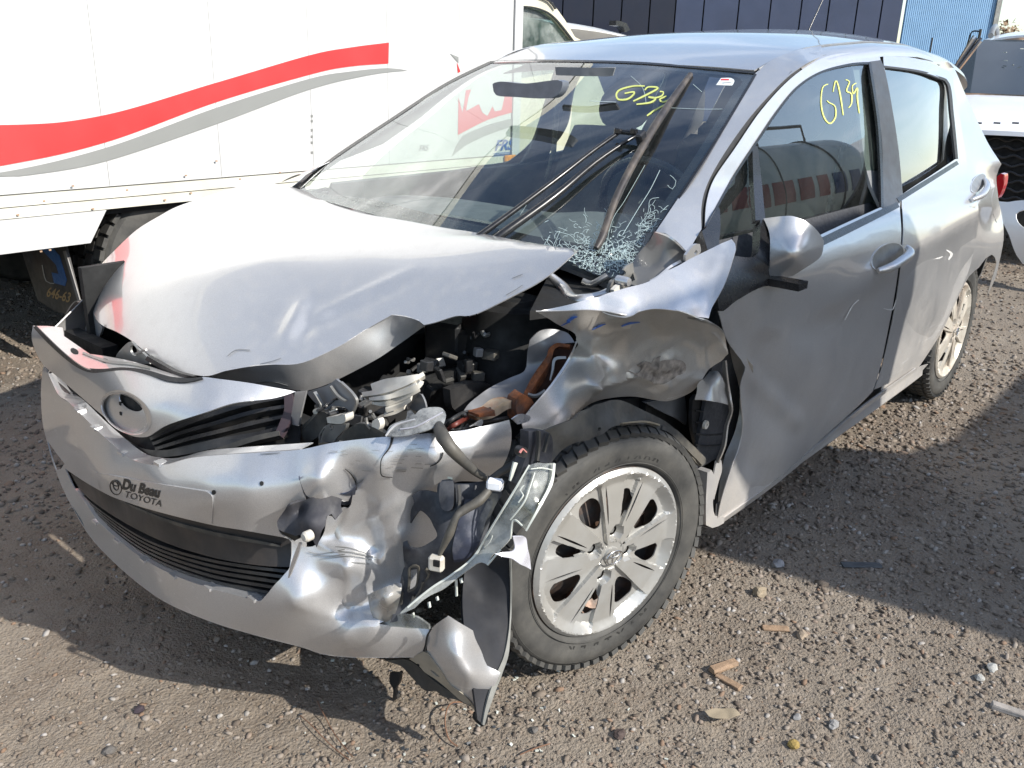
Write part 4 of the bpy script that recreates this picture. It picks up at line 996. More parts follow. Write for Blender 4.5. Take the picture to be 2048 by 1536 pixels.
    if letters:
        arctext('MAXTREK', .2475, math.radians(-122), math.radians(9.2), .036, M, RAISED, rim); arctext('MAXTREK M7', .2475, math.radians(118), math.radians(-7.2), .03, M, RAISED, rim)
    return rim
wheel((.072, .785, .298), math.radians(14.5), CAPM, camber=math.radians(-1.5), letters=True)
wheel((-2.51, .795, .300), 0, CAPR, phase=.4)

# ------------------------------------------------------------------ hood, buckled on its left side
HC = [(590, 376, 'z', .948), (860, 450, 'z', .952), (1158, 500, 'z', .985), (567, 371, 'y', -.70), (400, 400, 'y', -.775), (225, 507, 'y', -.735), (184, 600, 'y', -.63), (192, 640, 'z', .685), (234, 664, 'z', .69), (337, 735, 'z', .705), (407, 752, 'z', .70),
      (665, 482, 'z', .919), (543, 540, 'z', .888), (430, 592, 'z', .842), (340, 635, 'z', .79), (480, 450, 'z', .905),
      (500, 733, 'z', .742), (603, 727, 'z', .742), (734, 659, 'z', .775), (783, 631, 'z', .795), (870, 648, 'z', .808), (951, 628, 'z', .835), (1040, 585, 'z', .890), (1000, 520, 'z', .942), (860, 540, 'z', .898)]
HS = hoodside
def hdisp(X, uv):
    u, v = uv[:, 0], uv[:, 1]; X = X.copy()
    def seg(ax, ay, bx, by, w_):
        a = np.array([ax, ay]); b_ = np.array([bx, by]); d = b_-a; t = np.clip(((uv-a)@d)/(d@d), 0, 1); r_ = np.linalg.norm(uv-(a+t[:, None]*d), axis=1); return np.exp(-(r_/w_)**2)*np.sin(PI*np.clip(t, .03, .97))**.5
    X[:, 2] += .0035*seg(600, 645, 830, 540, 9)-.003*seg(600, 665, 830, 560, 12)
    X[:, 2] += .006*seg(560, 690, 610, 600, 14)-.004*seg(600, 690, 625, 620, 14)
    X[:, 2] += .004*seg(400, 760, 600, 660, 22)*0
    X[:, 2] += .0016*blend_noise(X, 5, 2)*np.clip((u-500)/150, 0, 1)
    X[:, 2] += .003*seg(960, 640, 1050, 585, 8)+.003*seg(880, 600, 1000, 570, 14)
    return X
HTOP = [(590, 376), (640, 391), (750, 425), (860, 448), (970, 468), (1080, 488), (1158, 499, 1), (1100, 549), (1040, 585), (951, 628), (912, 632), (870, 645), (848, 650, 1), (837, 641), (810, 633), (783, 630, 1), (734, 658), (676, 694), (603, 726), (545, 729), (500, 733), (450, 742), (407, 752),
        (337, 735), (293, 705), (264, 682), (234, 664), (207, 652), (192, 638), (184, 610), (185, 575), (190, 545), (203, 528), (225, 505), (273, 460), (322, 430), (352, 414), (400, 397), (445, 382), (490, 369), (520, 362, 1), (567, 370)]
hood = panel('hood', HTOP, HS, SILVER, car, step=8, sharp=False, disp=hdisp, th=.0025, ang=28)
hp_ = lambda u, v: sp(hoodside, [(u, v)])[0]
LIPT = TPS([hp_(407, 752), hp_(500, 733), hp_(603, 727), hp_(676, 694), hp_(734, 659), hp_(783, 631), hp_(837, 641), (440, 760, 'z', .653), (500, 766, 'z', .650), (560, 777, 'z', .649), (611, 781, 'z', .646), (676, 758, 'z', .671), (749, 721, 'z', .713), (793, 692, 'z', .744), (849, 652, 'z', .799)], reg=2e-5)
panel('hood_lip', [(407, 752, 1), (450, 742), (500, 733), (545, 729), (603, 726), (676, 694), (734, 658), (783, 630, 1), (810, 633), (837, 641), (849, 652, 1), (793, 692), (749, 721), (676, 759), (640, 774), (611, 782, 1), (560, 776), (500, 765), (450, 758)],
      LIPT, SILVER, car, step=7, sharp=False, th=.0025, disp=lambda X, uv: X+np.array([1, .4, 0])*(.0025*blend_noise(X, 14, 5))[:, None])
bar('hood_tear', [(500, 768), (540, 764), (575, 772)], off(LIPT, .003), 2, BAREG, car, th=.001)
for px in ([(455, 712), (472, 700), (500, 700)], [(520, 728), (545, 722), (562, 716)], [(1012, 590), (1030, 580), (1045, 570)], [(1025, 556), (1045, 548)]):
    bar('hood_scratch', px, off(HS, .004), 1.3, BAREG, car, th=.0004, step=4)

# ------------------------------------------------------------------ front bumper and nose
BCR = [(712, 990, 690, 1070, 18, .007), (690, 1070, 800, 1000, 20, .008), (740, 1010, 745, 1110, 26, -.006), (650, 1095, 775, 1122, 14, .007), (775, 1122, 805, 1060, 18, .007), (640, 1150, 735, 1165, 26, -.005),
       (700, 1200, 800, 1172, 15, .008), (690, 1135, 700, 1200, 16, .005), (735, 1190, 742, 1240, 12, -.006), (585, 1200, 690, 1238, 18, .005), (790, 1080, 800, 1170, 15, -.006), (860, 930, 950, 915, 16, .005)]
def bdisp(k):
    def f(X, uv):
        X = X.copy(); jit = uv+np.c_[blend_noise(X, 9, 3), blend_noise(X, 9, 8)]*14; m_ = np.clip((uv[:, 0]-620)/100, 0, 1)*np.clip((1262-uv[:, 1])/50, 0, 1)
        X[:, 0] += k*blend_noise(X, 5, 11)*m_
        for (a_, b_, c_, d_, w_, h_) in BCR: X[:, 0] += h_*seg_(jit, a_, b_, c_, d_, w_)
        X[:, 0] += .0008*np.abs(blend_noise(X, 30, 5))*m_
        return X
    return f
NS = TPS([(63, 673, 'y', -.72), (66, 652, 'y', -.715), (88, 729, 'y', -.70), (117, 755, 'x', .70), (117, 695, 'x', .70), (176, 738, 'x', .745), (161, 793, 'x', .745), (205, 831, 'x', .775), (249, 737, 'x', .762), (253, 825, 'x', .80), (264, 872, 'x', .80), (337, 757, 'x', .745), (404, 756, 'x', .715), (337, 849, 'x', .785), (410, 825, 'x', .75), (469, 768, 'x', .68), (574, 781, 'x', .60), (590, 790, 'x', .59), (330, 800, 'x', .775), (480, 800, 'x', .69)])
def dishpt(a, b_, d): return (a, b_, d)
NOSE = [(66, 651, 1), (72, 654), (117, 694), (150, 722), (176, 737), (200, 739), (249, 735), (293, 744), (337, 757), (375, 759), (404, 754), (440, 758), (500, 766), (560, 777), (592, 783, 1), (545, 797), (469, 806), (410, 825), (337, 849), (308, 866), (293, 874), (264, 872), (234, 855), (205, 831), (161, 793), (117, 755), (88, 731), (70, 700), (63, 673)]
def ell(cx, cy, a, b_, ang, n=26): return [(cx+a*math.cos(t)*math.cos(ang)-b_*math.sin(t)*math.sin(ang), cy+a*math.cos(t)*math.sin(ang)+b_*math.sin(t)*math.cos(ang)) for t in np.linspace(0, 2*PI, n, endpoint=False)]
EM = ell(252, 825, 55, 37, .62)
bump = panel('nose_panel', NOSE, NS, BUMPER, car, step=7, sharp=False, th=.004, holes=[EM])
E2 = ell(252, 826, 55, 37, .62); 
# recessed ring and dish
def ring_rows(levels):
    rows = []
    for (a, b_, d) in levels: rows.append(list(sp(off(NS, -d), np.array(ell(252+(-d*90), 825+d*40, a, b_, .62, 40)))))
    return rows
loft('badge_ring', ring_rows([(56, 38, -.002), (54, 36, .003), (52, 35, .004), (51, 34, .009), (49, 33, .010), (48, 32, .030)]), SILVER, bump, closed=True, ang=25)
DISH = off(NS, -.032)
panel('badge_dish', ell(249, 827, 49, 33, .62), DISH, BAREG if 0 else BUMPER, bump, step=5, sharp=False, th=.002, holes=[ell(262, 804, 27, 15, .55)])
panel('dish_hole', ell(262, 804, 32, 19, .55), off(NS, -.06), VOIDM, bump, step=6, sharp=False, th=.002)
for q in ((241, 807), (242, 827)): box('clip_slot', sp(off(DISH, .002), [q])[0], (.004, .006, .007), VOIDM, bump)
bar('nose_seal', [(69, 653), (85, 670), (117, 700), (150, 727), (176, 740), (200, 741), (249, 737), (293, 744), (337, 757), (375, 760), (404, 755)], off(NS, .006), [6, 9, 10, 9, 8, 5, 5, 8, 10, 9, 3], RUBBER, car, th=.012)
# inner ledge behind the seal
LS = TPS([(72, 652, 'z', .665), (125, 654, 'z', .66), (117, 690, 'z', .66), (176, 735, 'z', .665), (180, 700, 'z', .655), (249, 730, 'z', .68), (210, 712, 'z', .665), (337, 745, 'z', .69)])
panel('radiator_ledge', [(74, 652, 1), (95, 652), (125, 655, 1), (128, 672, 1), (180, 708, 1), (210, 712), (262, 722), (300, 733), (337, 745), (375, 755, 1), (337, 757), (293, 744), (249, 735), (200, 739), (176, 737), (150, 722), (117, 694)], LS, SILVER, car, step=7, sharp=False, th=.003)
panel('ledge_slot', ell(149, 702, 9, 5, .5, 12), off(LS, .004), VOIDM, car, th=.001, step=4, sharp=False)
panel('ledge_slot', ell(210, 721, 8, 4, .2, 12), off(LS, .004), VOIDM, car, th=.001, step=4, sharp=False)
bar('ledge_shelf', [(165, 705), (215, 722), (262, 727), (300, 735)], off(LS, .012), [3, 5, 5, 4], BAREG, car, th=.004)
# empty headlamp pocket on the right with its dark upright, bracket and latch
panel('lamp_pocket', [(120, 655, 1), (150, 603, 1), (190, 613, 1), (182, 640), (168, 690), (180, 706, 1), (160, 700), (128, 674, 1)], {'x': .50}, BLACK, car, th=.01, step=9, sharp=False)
bar('pocket_edge', [(119, 655), (150, 603), (189, 612)], {'x': .512}, 2.5, BAREG, car, th=.004)
panel('lamp_bracket', [(183, 620), (190, 636), (205, 655, 1), (200, 670), (189, 690), (182, 704, 1), (166, 700, 1), (168, 680), (172, 650)], {'x': .56}, SILVER, car, th=.006, step=6, sharp=False)
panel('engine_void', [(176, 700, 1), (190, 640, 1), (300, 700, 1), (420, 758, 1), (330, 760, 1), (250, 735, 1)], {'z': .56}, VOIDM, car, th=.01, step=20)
panel('latch_plate', [(232, 712), (250, 690), (262, 683), (272, 695), (292, 712), (300, 728, 1), (262, 727), (240, 724)], {'x': .66}, BAREG, car, th=.006, step=6, sharp=False, holes=[ell(267, 701, 7, 11, -.35, 14)])
bar('latch_rod', [(268, 708), (290, 700)], {'x': .665}, 4, BAREG, car, th=.005)
bar('lock_cable', [(292, 716), (320, 732), (350, 748), (385, 757)], {'x': .67}, 9, BLACK, car, th=.01)

BS = TPS([(88, 732, 'y', -.70), (82, 790, 'x', .67), (88, 850, 'x', .69), (141, 808, 'x', .745), (199, 866, 'x', .78), (258, 916, 'x', .80), (331, 928, 'x', .80), (439, 910, 'x', .765), (600, 899, 'x', .69), (700, 882, 'x', .64), (793, 872, 'x', .585), (910, 863, 'x', .50), (1019, 840, 'x', .40),
          (120, 850, 'x', .725), (170, 900, 'x', .775), (215, 955, 'x', .81), (320, 975, 'x', .82), (424, 1000, 'x', .80), (500, 985, 'x', .77), (600, 940, 'x', .705), (640, 960, 'x', .70), (700, 960, 'x', .635), (760, 940, 'x', .62), (800, 950, 'x', .585), (870, 920, 'x', .555), (950, 900, 'x', .48), (1010, 900, 'x', .41), (900, 975, 'x', .49), (960, 960, 'x', .44),
          (97, 894, 'x', .705), (109, 935, 'x', .72), (132, 991, 'x', .745), (176, 1067, 'x', .765), (284, 1172, 'x', .785), (431, 1246, 'x', .785), (519, 1272, 'x', .75), (640, 1308, 'x', .675), (700, 1314, 'x', .64), (833, 1314, 'x', .57), (853, 1283, 'x', .575), (859, 1258, 'x', .565), (740, 1252, 'x', .645),
          (419, 1049, 'x', .785), (238, 999, 'x', .795), (560, 1073, 'x', .725), (519, 1202, 'x', .765), (343, 1149, 'x', .80), (196, 1043, 'x', .785), (150, 979, 'x', .755), (600, 1250, 'x', .72), (690, 1275, 'x', .672),
          (600, 1200, 'x', .735), (700, 1215, 'x', .645), (640, 1150, 'x', .69), (700, 1130, 'x', .662), (690, 1060, 'x', .63), (740, 1100, 'x', .605), (760, 1180, 'x', .60), (800, 1080, 'x', .575), (760, 1020, 'x', .60), (830, 1030, 'x', .55), (850, 1110, 'x', .53), (800, 1210, 'x', .585), (650, 1080, 'x', .665)], reg=1e-5)
BC = [(88, 732), (97, 749), (117, 790), (141, 808, 1), (152, 820), (188, 855), (199, 866), (243, 904), (258, 916), (293, 928), (331, 929), (381, 916), (439, 910), (520, 905), (600, 899), (676, 884), (793, 872), (910, 863), (969, 852), (1019, 840, 1), (1024, 866), (1019, 902), (1000, 940), (969, 962), (905, 968), (893, 1030), (893, 1100), (860, 1160), (815, 1215), (757, 1248, 1), (800, 1253), (859, 1258, 1), (852, 1283), (847, 1303), (833, 1314, 1), (700, 1314), (640, 1307), (600, 1293), (519, 1272), (431, 1246), (343, 1210), (284, 1172), (226, 1122), (176, 1067), (163, 1040), (132, 991), (109, 935), (97, 894), (86, 850), (82, 800), (83, 760)]
GR = [(130, 937, 1), (153, 953), (196, 979), (238, 999), (314, 1023), (419, 1049), (489, 1061), (562, 1074, 1), (583, 1085), (579, 1137, 1), (550, 1170), (521, 1203, 1), (501, 1199), (413, 1175), (343, 1149), (284, 1117), (238, 1081), (196, 1043), (176, 1014), (150, 979)]
FOG = [(94, 880, 1), (110, 903), (129, 927, 1), (122, 938), (112, 940, 1), (102, 912)]
TEAR = [(597, 953, 1), (606, 985), (612, 1002), (600, 1006), (585, 1012), (566, 1030), (556, 1045), (560, 1066), (580, 1078), (602, 1092), (625, 1093), (640, 1084, 1), (650, 1060), (655, 1033), (672, 1036), (682, 1018), (705, 1012), (711, 990), (712, 975, 1), (700, 1000), (680, 1001), (630, 996), (612, 990)]
bc = panel('front_bumper', BC, BS, BUMPER, car, step=7, sharp=False, th=.003, holes=[GR, FOG, TEAR], disp=bdisp(.004), ang=30)
# returned edges: top flange and underside give the cover its depth
def flange(name, px, surf, dvec, mat, parent, k=3, step=8):
    c = np.array(smooth(px, step, closed=False)); X = sp(surf, c); rows = [X+np.array(dvec)*t for t in np.linspace(0, 1, k)]
    return loft(name, [list(r) for r in rows], mat, parent, th=.002)
flange('bumper_return', [(640, 1307), (600, 1293), (519, 1272), (431, 1246), (343, 1210), (284, 1172), (226, 1122), (176, 1067), (132, 991)], BS, (-.12, .0, -.012), BUMPER, bc)
flange('bumper_return', [(833, 1314), (700, 1314), (640, 1307)], BS, (-.10, -.05, -.01), BUMPER, bc)
flange('grille_return', GR[7:] and [(583, 1085), (579, 1137), (550, 1170), (521, 1203), (501, 1199), (413, 1175), (343, 1149), (284, 1117), (238, 1081), (196, 1043), (176, 1014), (150, 979)], BS, (-.035, 0, .002), BUMPER, bc)
flange('upper_return', [(97, 749), (117, 790), (141, 808), (199, 866), (258, 916), (293, 928), (331, 929), (381, 916), (439, 910), (600, 899)], BS, (-.03, 0, .004), BUMPER, bc)
# small clips along the openings
CL = []
for q in ((160, 823), (193, 858), (248, 908), (322, 929), (196, 1045), (240, 1083), (292, 1121), (352, 1153), (422, 1177), (510, 1199)):
    X = sp(off(BS, -.012), [q])[0]; box('bumper_clip', X+np.array([0, 0, .004]), (.02, .022, .006), BUMPER, bc)
# number plate holder moulded in the bumper, with the dealer lettering
PL = [(190, 944, 1), (213, 949), (320, 968), (413, 983, 1), (422, 990), (425, 1005), (423, 1049, 1), (314, 1022), (238, 998), (200, 981, 1)]
PS = off(BS, .006)
pl = panel('plate_holder', PL, PS, BUMPER, bc, step=7, sharp=False, th=.008)
ptext('dealer_lettering', 'Du Beau', INK, PS, 243, 977, 317, 995, 20, pl, bold=.045, o=.003)
ptext('dealer_lettering', 'TOYOTA', INK, PS, 248, 994, 322, 1014, 13, pl, bold=.0, o=.003)
for a, b_, an, cx, cy in ((11, 15, -.3, 231, 975), (5, 9, -.3, 231, 972), (8, 4, .3, 231, 968)): bar('dealer_emblem', ell(cx, cy, a, b_, an, 14)+[ell(cx, cy, a, b_, an, 14)[0]], off(PS, .003), 1.6, INK, pl, th=.0006, step=3)
for q in ((427, 985), (523, 967)): panel('screw_hole', ell(q[0], q[1], 4, 5, 0, 10), off(BS, .002), VOIDM, bc, step=3, sharp=False, th=.001)
# lower grille: mounting board and slats
GB = off(BS, -.07)
panel('grille_backing', [(120, 930, 1), (300, 1000, 1), (600, 1070, 1), (590, 1150, 1), (530, 1215, 1), (330, 1160, 1), (180, 1060, 1)], GB, VOIDM, car, step=18, th=.004)
BOARD = simple('grille_board', (.024, .021, .020), .55, 0, .35, 8, dirt=.4, dcol=(.12, .09, .07))
panel('grille_board', [(142, 948, 1), (196, 976), (238, 996), (419, 1047), (560, 1072), (584, 1086, 1), (580, 1134, 1), (520, 1131), (430, 1116), (330, 1085), (240, 1040), (170, 990)], off(BS, -.025), BOARD, car, step=9, sharp=False, th=.006)
TOPL = [(150, 975), (200, 1020), (300, 1082), (430, 1120), (578, 1140)]; BOTL = [(178, 1020), (205, 1052), (290, 1122), (405, 1175), (519, 1203)]
for k in range(6):
    t = (k+.3)/6; px = [((1-t)*a[0]+t*b_[0], (1-t)*a[1]+t*b_[1]) for a, b_ in zip(TOPL, BOTL)]
    bar('grille_slat', px, off(BS, -.030-.002*(k % 2)), [2, 3, 5, 6, 6], BLACK, car, th=.02)
bar('grille_band', [(240, 1002), (330, 1040), (430, 1068), (560, 1092)], off(BS, -.018), [3, 6, 8, 4], BAREG if 0 else DUSTY, car, th=.004)
# upper grille
UG = TPS([(95, 745, 'x', .66), (160, 815, 'x', .72), (230, 880, 'x', .755), (300, 905, 'x', .76), (420, 870, 'x', .71), (580, 800, 'x', .58), (590, 880, 'x', .62), (450, 900, 'x', .70)])
panel('upper_grille_backing', [(84, 725, 1), (205, 835, 1), (264, 876, 1), (330, 850, 1), (470, 800, 1), (600, 780, 1), (600, 902, 1), (430, 915, 1), (330, 932, 1), (258, 920, 1), (150, 820, 1)], off(UG, -.03), VOIDM, car, step=16, th=.004)
for k, px in enumerate(([(300, 878), (345, 858), (420, 830), (500, 806), (575, 793)], [(305, 888), (360, 866), (430, 846), (505, 824), (572, 812)], [(310, 898), (375, 878), (440, 862), (505, 846), (570, 832)], [(316, 908), (385, 892), (450, 878), (510, 868), (560, 855)])):
    bar('upper_slat', px, off(UG, .0-.003*k), [6, 7, 8, 8, 6], BLACK, car, th=.022)
bar('grille_beam', [(92, 742), (130, 785), (190, 842), (245, 885), (290, 905), (350, 905), (440, 888), (530, 872)], off(UG, .006), [7, 11, 13, 13, 14, 14, 12, 8], BLACK, car, th=.012)
bar('grille_frame', [(575, 785), (578, 820), (566, 850), (556, 870)], off(UG, .005), [14, 20, 18, 14], simple('plum_black_plastic', (.04, .028, .034), .5), car, th=.01)
bar('radiator_hose', [(360, 918), (430, 902), (505, 878), (558, 866)], off(UG, .01), [6, 9, 11, 10], DUSTY, car, th=.02)
panel('lamp_strut', [(590, 784, 1), (612, 782, 1), (596, 852, 1), (580, 848, 1)], {'x': .60}, SILVER, car, step=6, th=.004)

# torn flap of bumper skin around the hole
TORN = simple('torn_plastic_grey', (.030, .030, .036), .7, 0, .35, 24, bump=.3, bscale=60, dirt=.4, dcol=(.12, .11, .10))
panel('tear_backing', [(590, 950, 1), (720, 960, 1), (700, 1060, 1), (640, 1110, 1), (550, 1080, 1), (550, 1030, 1)], off(BS, -.05), VOIDM, bc, step=12, th=.003)
TF = TPS([(560, 1040, 'x', .745), (580, 1010, 'x', .74), (640, 1000, 'x', .70), (680, 1010, 'x', .675), (660, 1035, 'x', .70), (630, 1085, 'x', .725), (570, 1066, 'x', .75), (620, 1040, 'x', .735), (600, 1020, 'x', .715)])
panel('torn_flap', [(554, 1042, 1), (566, 1020), (580, 1010), (598, 1004, 1), (612, 1000, 1), (624, 994, 1), (640, 998), (660, 993, 1), (684, 998, 1), (683, 1010, 1), (688, 1022, 1), (670, 1040, 1), (662, 1028, 1), (652, 1034, 1), (650, 1052, 1), (641, 1068), (636, 1094, 1), (626, 1080, 1), (618, 1084, 1), (600, 1072), (586, 1074, 1), (570, 1066), (558, 1058)], TF, TORN, bc, step=5, sharp=False, th=.004, disp=lambda X, uv: X+np.array([1, 0, 0])*(.008*blend_noise(X, 22, 6))[:, None])
TF2 = TPS([(597, 955, 'x', .715), (612, 1002, 'x', .69), (710, 990, 'x', .63), (680, 1000, 'x', .64), (640, 975, 'x', .70)])
panel('torn_underside', [(597, 953, 1), (604, 974), (640, 982), (690, 988), (713, 972, 1), (705, 1005), (682, 1010), (650, 1000), (612, 1002, 1)], TF2, simple('torn_edge_blue_grey', (.055, .065, .10), .5, 0, .2, 20), bc, step=5, sharp=False, th=.003)
hb = at(613, 1073, x=.75); V, F = [], []
lathe('plastic_peg', [(0, .008), (.007, .007), (.010, .003), (.010, -.01), (0, -.012)], WHITEP, bc, lambda v: hb+np.array([v[1], v[0], v[2]]), 16)
bar('hanging_strip', [(600, 1086), (592, 1110), (584, 1132), (577, 1156)], {'x': .757}, [5, 8, 7, 2], BUMPER, bc, th=.003)
# long crack and scrapes in the skin
bar('bumper_crack', [(785, 873), (779, 895), (764, 916), (761, 934), (764, 952), (785, 955)], off(BS, .004), [6, 3.5, 2, 1.6, 2, 1], VOIDM, bc, th=.0008, step=4)
bar('bumper_crack', [(886, 905), (882, 918), (872, 928), (860, 933)], off(BS, .004), [3, 2, 1.5, 1], VOIDM, bc, th=.0008, step=4)
bar('bumper_crack', [(712, 968), (722, 964), (727, 958)], off(BS, .004), 1.8, BAREG, bc, th=.0008, step=4)
bar('bumper_crack', [(690, 938), (703, 950), (712, 968), (711, 990)], off(BS, .004), [1, 2, 2.5, 1.5], VOIDM, bc, th=.0008, step=4)
for px in ([(616, 1104), (640, 1108), (690, 1098)], [(640, 1118), (700, 1112), (745, 1120)], [(660, 1100), (720, 1108), (770, 1124)], [(670, 1093), (700, 1096), (740, 1108)], [(625, 1111), (660, 1112), (690, 1108)], [(700, 1124), (740, 1128)], [(660, 1106), (700, 1104), (760, 1116)], [(520, 868 + 40), (560, 905)]):
    bar('bumper_scrape', px, off(BS, .004), [1, 2, 1], BAREG, bc, th=.0005, step=4)
for k in range(26):
    u, v = rng.uniform(640, 860), rng.uniform(885, 960); bar('paint_scuff', [(u, v), (u+rng.uniform(8, 24), v+rng.uniform(-1, 1.5))], off(BS, .0035), .9, BAREG, bc, th=.0003, step=6)

# ------------------------------------------------------------------ crumpled left fender
FTOP = TPS([(1072, 623, 'z', .888), (1141, 607, 'z', .905), (1220, 585, 'z', .926), (1293, 564, 'z', .942), (1381, 517, 'z', .972), (1466, 476, 'z', .998), (1472, 494, 'z', .990), (1460, 538, 'z', .958), (1441, 588, 'z', .918), (1413, 640, 'z', .872), (1100, 622, 'z', .887), (1141, 630, 'z', .884), (1205, 622, 'z', .893), (1249, 630, 'z', .888), (1278, 623, 'z', .894), (1352, 620, 'z', .898), (1385, 632, 'z', .882), (1330, 585, 'z', .925), (1250, 602, 'z', .912), (1405, 570, 'z', .930)], reg=2e-5)
fp_ = lambda u, v: sp(FTOP, [(u, v)])[0]
FT = [(1072, 623, 1), (1100, 617), (1141, 608), (1180, 597), (1220, 585), (1260, 573), (1293, 564), (1340, 541), (1381, 517), (1420, 498), (1464, 476, 1), (1471, 485), (1472, 497, 1), (1460, 538), (1450, 566), (1439, 588), (1424, 615), (1416, 640, 1), (1395, 636), (1375, 628), (1352, 621), (1310, 617), (1278, 623), (1263, 629), (1249, 630), (1232, 627), (1205, 622), (1170, 620), (1130, 622)]
fd = panel('fender', FT, FTOP, SILVER, car, step=6, sharp=False, th=.002, ang=25, disp=lambda X, uv: X+np.array([0, .3, 1])*(.002*blend_noise(X, 9, 1)+.004*seg_(uv, 1335, 545, 1412, 632, 30)-.004*seg_(uv, 1412, 620, 1464, 482, 18)-.004*seg_(uv, 1200, 600, 1262, 622, 16))[:, None])
FL = TPS([fp_(1072, 623), fp_(1130, 624), fp_(1205, 622), fp_(1249, 630), fp_(1278, 623), fp_(1352, 621), fp_(1413, 641), (1435, 655, 'y', .865), (1453, 699, 'y', .842),
          (1110, 645, 'y', .705), (1152, 672, 'y', .735), (1190, 662, 'y', .768), (1240, 665, 'y', .785), (1300, 650, 'y', .800), (1380, 660, 'y', .835), (1148, 692, 'y', .69), (1129, 731, 'y', .668), (1103, 769, 'y', .665), (1059, 819, 'y', .67), (1048, 845, 'y', .68), (1085, 858, 'y', .70),
          (1190, 772, 'y', .768), (1200, 700, 'y', .735), (1262, 752, 'y', .762), (1300, 700, 'y', .775), (1345, 720, 'y', .785), (1402, 675, 'y', .825), (1420, 730, 'y', .805), (1330, 768, 'y', .768),
          (1110, 800, 'y', .685), (1146, 832, 'y', .715), (1164, 816, 'y', .728), (1205, 799, 'y', .738), (1264, 793, 'y', .735), (1322, 802, 'y', .748), (1372, 790, 'y', .768), (1404, 758, 'y', .79)], reg=2e-5)
FLO = [(1072, 623, 1), (1130, 622), (1170, 620), (1205, 622), (1232, 627), (1249, 630), (1263, 629), (1278, 623), (1310, 617), (1352, 621), (1375, 628), (1395, 636), (1414, 641, 1), (1434, 652), (1448, 667), (1453, 699), (1447, 718), (1431, 729), (1416, 739, 1), (1404, 760), (1390, 778), (1372, 790), (1345, 800), (1322, 802), (1264, 793), (1205, 799), (1164, 816), (1146, 834), (1110, 852), (1085, 860), (1054, 872, 1), (1044, 845), (1059, 819), (1080, 795), (1103, 769), (1129, 731), (1146, 699), (1152, 684, 1), (1152, 668), (1123, 652)]
FCR = [(1152, 690, 1200, 745, 20, .010), (1200, 745, 1188, 776, 12, .010), (1188, 776, 1262, 752, 12, .006), (1262, 752, 1330, 770, 12, .005), (1112, 856, 1188, 778, 14, .008), (1180, 670, 1262, 658, 10, .006), (1270, 690, 1400, 645, 14, -.004), (1310, 716, 1402, 670, 18, -.007),
       (1205, 698, 1212, 745, 20, -.006), (1300, 790, 1378, 750, 14, .004), (1110, 640, 1150, 676, 12, -.005), (1425, 668, 1450, 705, 9, .008), (1405, 665, 1412, 735, 10, .007)]
def crump(X, uv):
    n2 = np.abs(blend_noise(X, 30, 5)); X = X.copy(); jit = uv+np.c_[blend_noise(X, 12, 3), blend_noise(X, 12, 8)]*9
    u, v = uv[:, 0], uv[:, 1]; core = np.exp(-((u-1315)/70)**2-((v-738)/26)**2)
    for (a_, b_, c_, d_, w_, h_) in FCR: X[:, 1] += h_*seg_(jit, a_, b_, c_, d_, w_)
    X[:, 1] += .0006*(n2-.2)+.011*(n2-.2)*core
    return X
fl = panel('fender_side', FLO, FL, SILVER_SHADE, fd, step=5, sharp=False, th=.002, ang=24, disp=crump)
PATCH = simple('scraped_filler', (.19, .17, .15), .75, .1, .7, 45, bump=.7, bscale=120)
ptc = lambda pts: pts
def crump2(X, uv):
    X = crump(X, uv); X[:, 1] += .0025+.002*blend_noise(X, 35, 2); return X
panel('scraped_patch', [(1273, 730, 1), (1290, 722), (1304, 727), (1310, 718), (1324, 712), (1318, 722), (1345, 718), (1364, 722), (1370, 735), (1366, 745), (1350, 752), (1330, 764), (1308, 768), (1292, 760), (1272, 752), (1254, 741, 1), (1274, 745), (1282, 738)], FL, PATCH, fl, step=4, sharp=False, th=.0005, disp=crump2)
BLUEM = simple('blue_paint_transfer', (.03, .10, .35), .5, 0, .4, 120)
for px, w_ in (([(1133, 643), (1148, 635), (1155, 634)], [2, 7, 1]), ([(1122, 652), (1140, 643)], [1, 4]), ([(1184, 660), (1200, 652), (1212, 648)], [1, 4, 1]), ([(1243, 653), (1260, 647), (1280, 645)], [2, 4, 1]), ([(1180, 676), (1195, 672)], [2, 3])):
    def fs(uv): return FL(uv)-.005
    bar('paint_transfer', px, fs, w_, BLUEM, fl, th=.0004, step=3)
bar('fender_crease', [(1205, 624), (1222, 630), (1250, 634), (1270, 629)], off(FTOP, .006), [1, 2, 3, 1], BAREG, fl, th=.001, step=4)
bar('fender_crease', [(1375, 637), (1400, 642), (1432, 652), (1446, 665)], off(FL, .010), [1, 4, 4, 2], BAREG, fl, th=.001, step=4)
bar('fender_edge', [(1152, 686), (1146, 702), (1129, 733), (1103, 770), (1080, 797), (1060, 820)], off(FL, .004), [3, 4, 5, 4, 3, 3], SILVER, fd, th=.004)
FF = TPS([(1396, 769, 'y', .80), (1420, 746, 'y', .78), (1434, 743, 'y', .80), (1452, 780, 'y', .81), (1457, 808, 'y', .82), (1422, 802, 'y', .86), (1390, 799, 'y', .83), (1425, 770, 'y', .83)])
panel('fender_flap', [(1390, 799, 1), (1396, 769), (1408, 755), (1420, 743, 1), (1434, 742), (1444, 757), (1452, 780), (1457, 810, 1), (1445, 806), (1422, 802), (1405, 799)], FF, SILVER_SHADE, fd, step=5, sharp=False, th=.002, disp=lambda X, uv: X+np.array([0, 1, 0])*(.006*blend_noise(X, 25, 3))[:, None])
FR = TPS([(1457, 810, 'y', .82), (1460, 820, 'y', .82), (1452, 850, 'y', .81), (1444, 900, 'y', .81), (1436, 920, 'y', .80), (1450, 800, 'y', .80), (1453, 720, 'y', .83)])
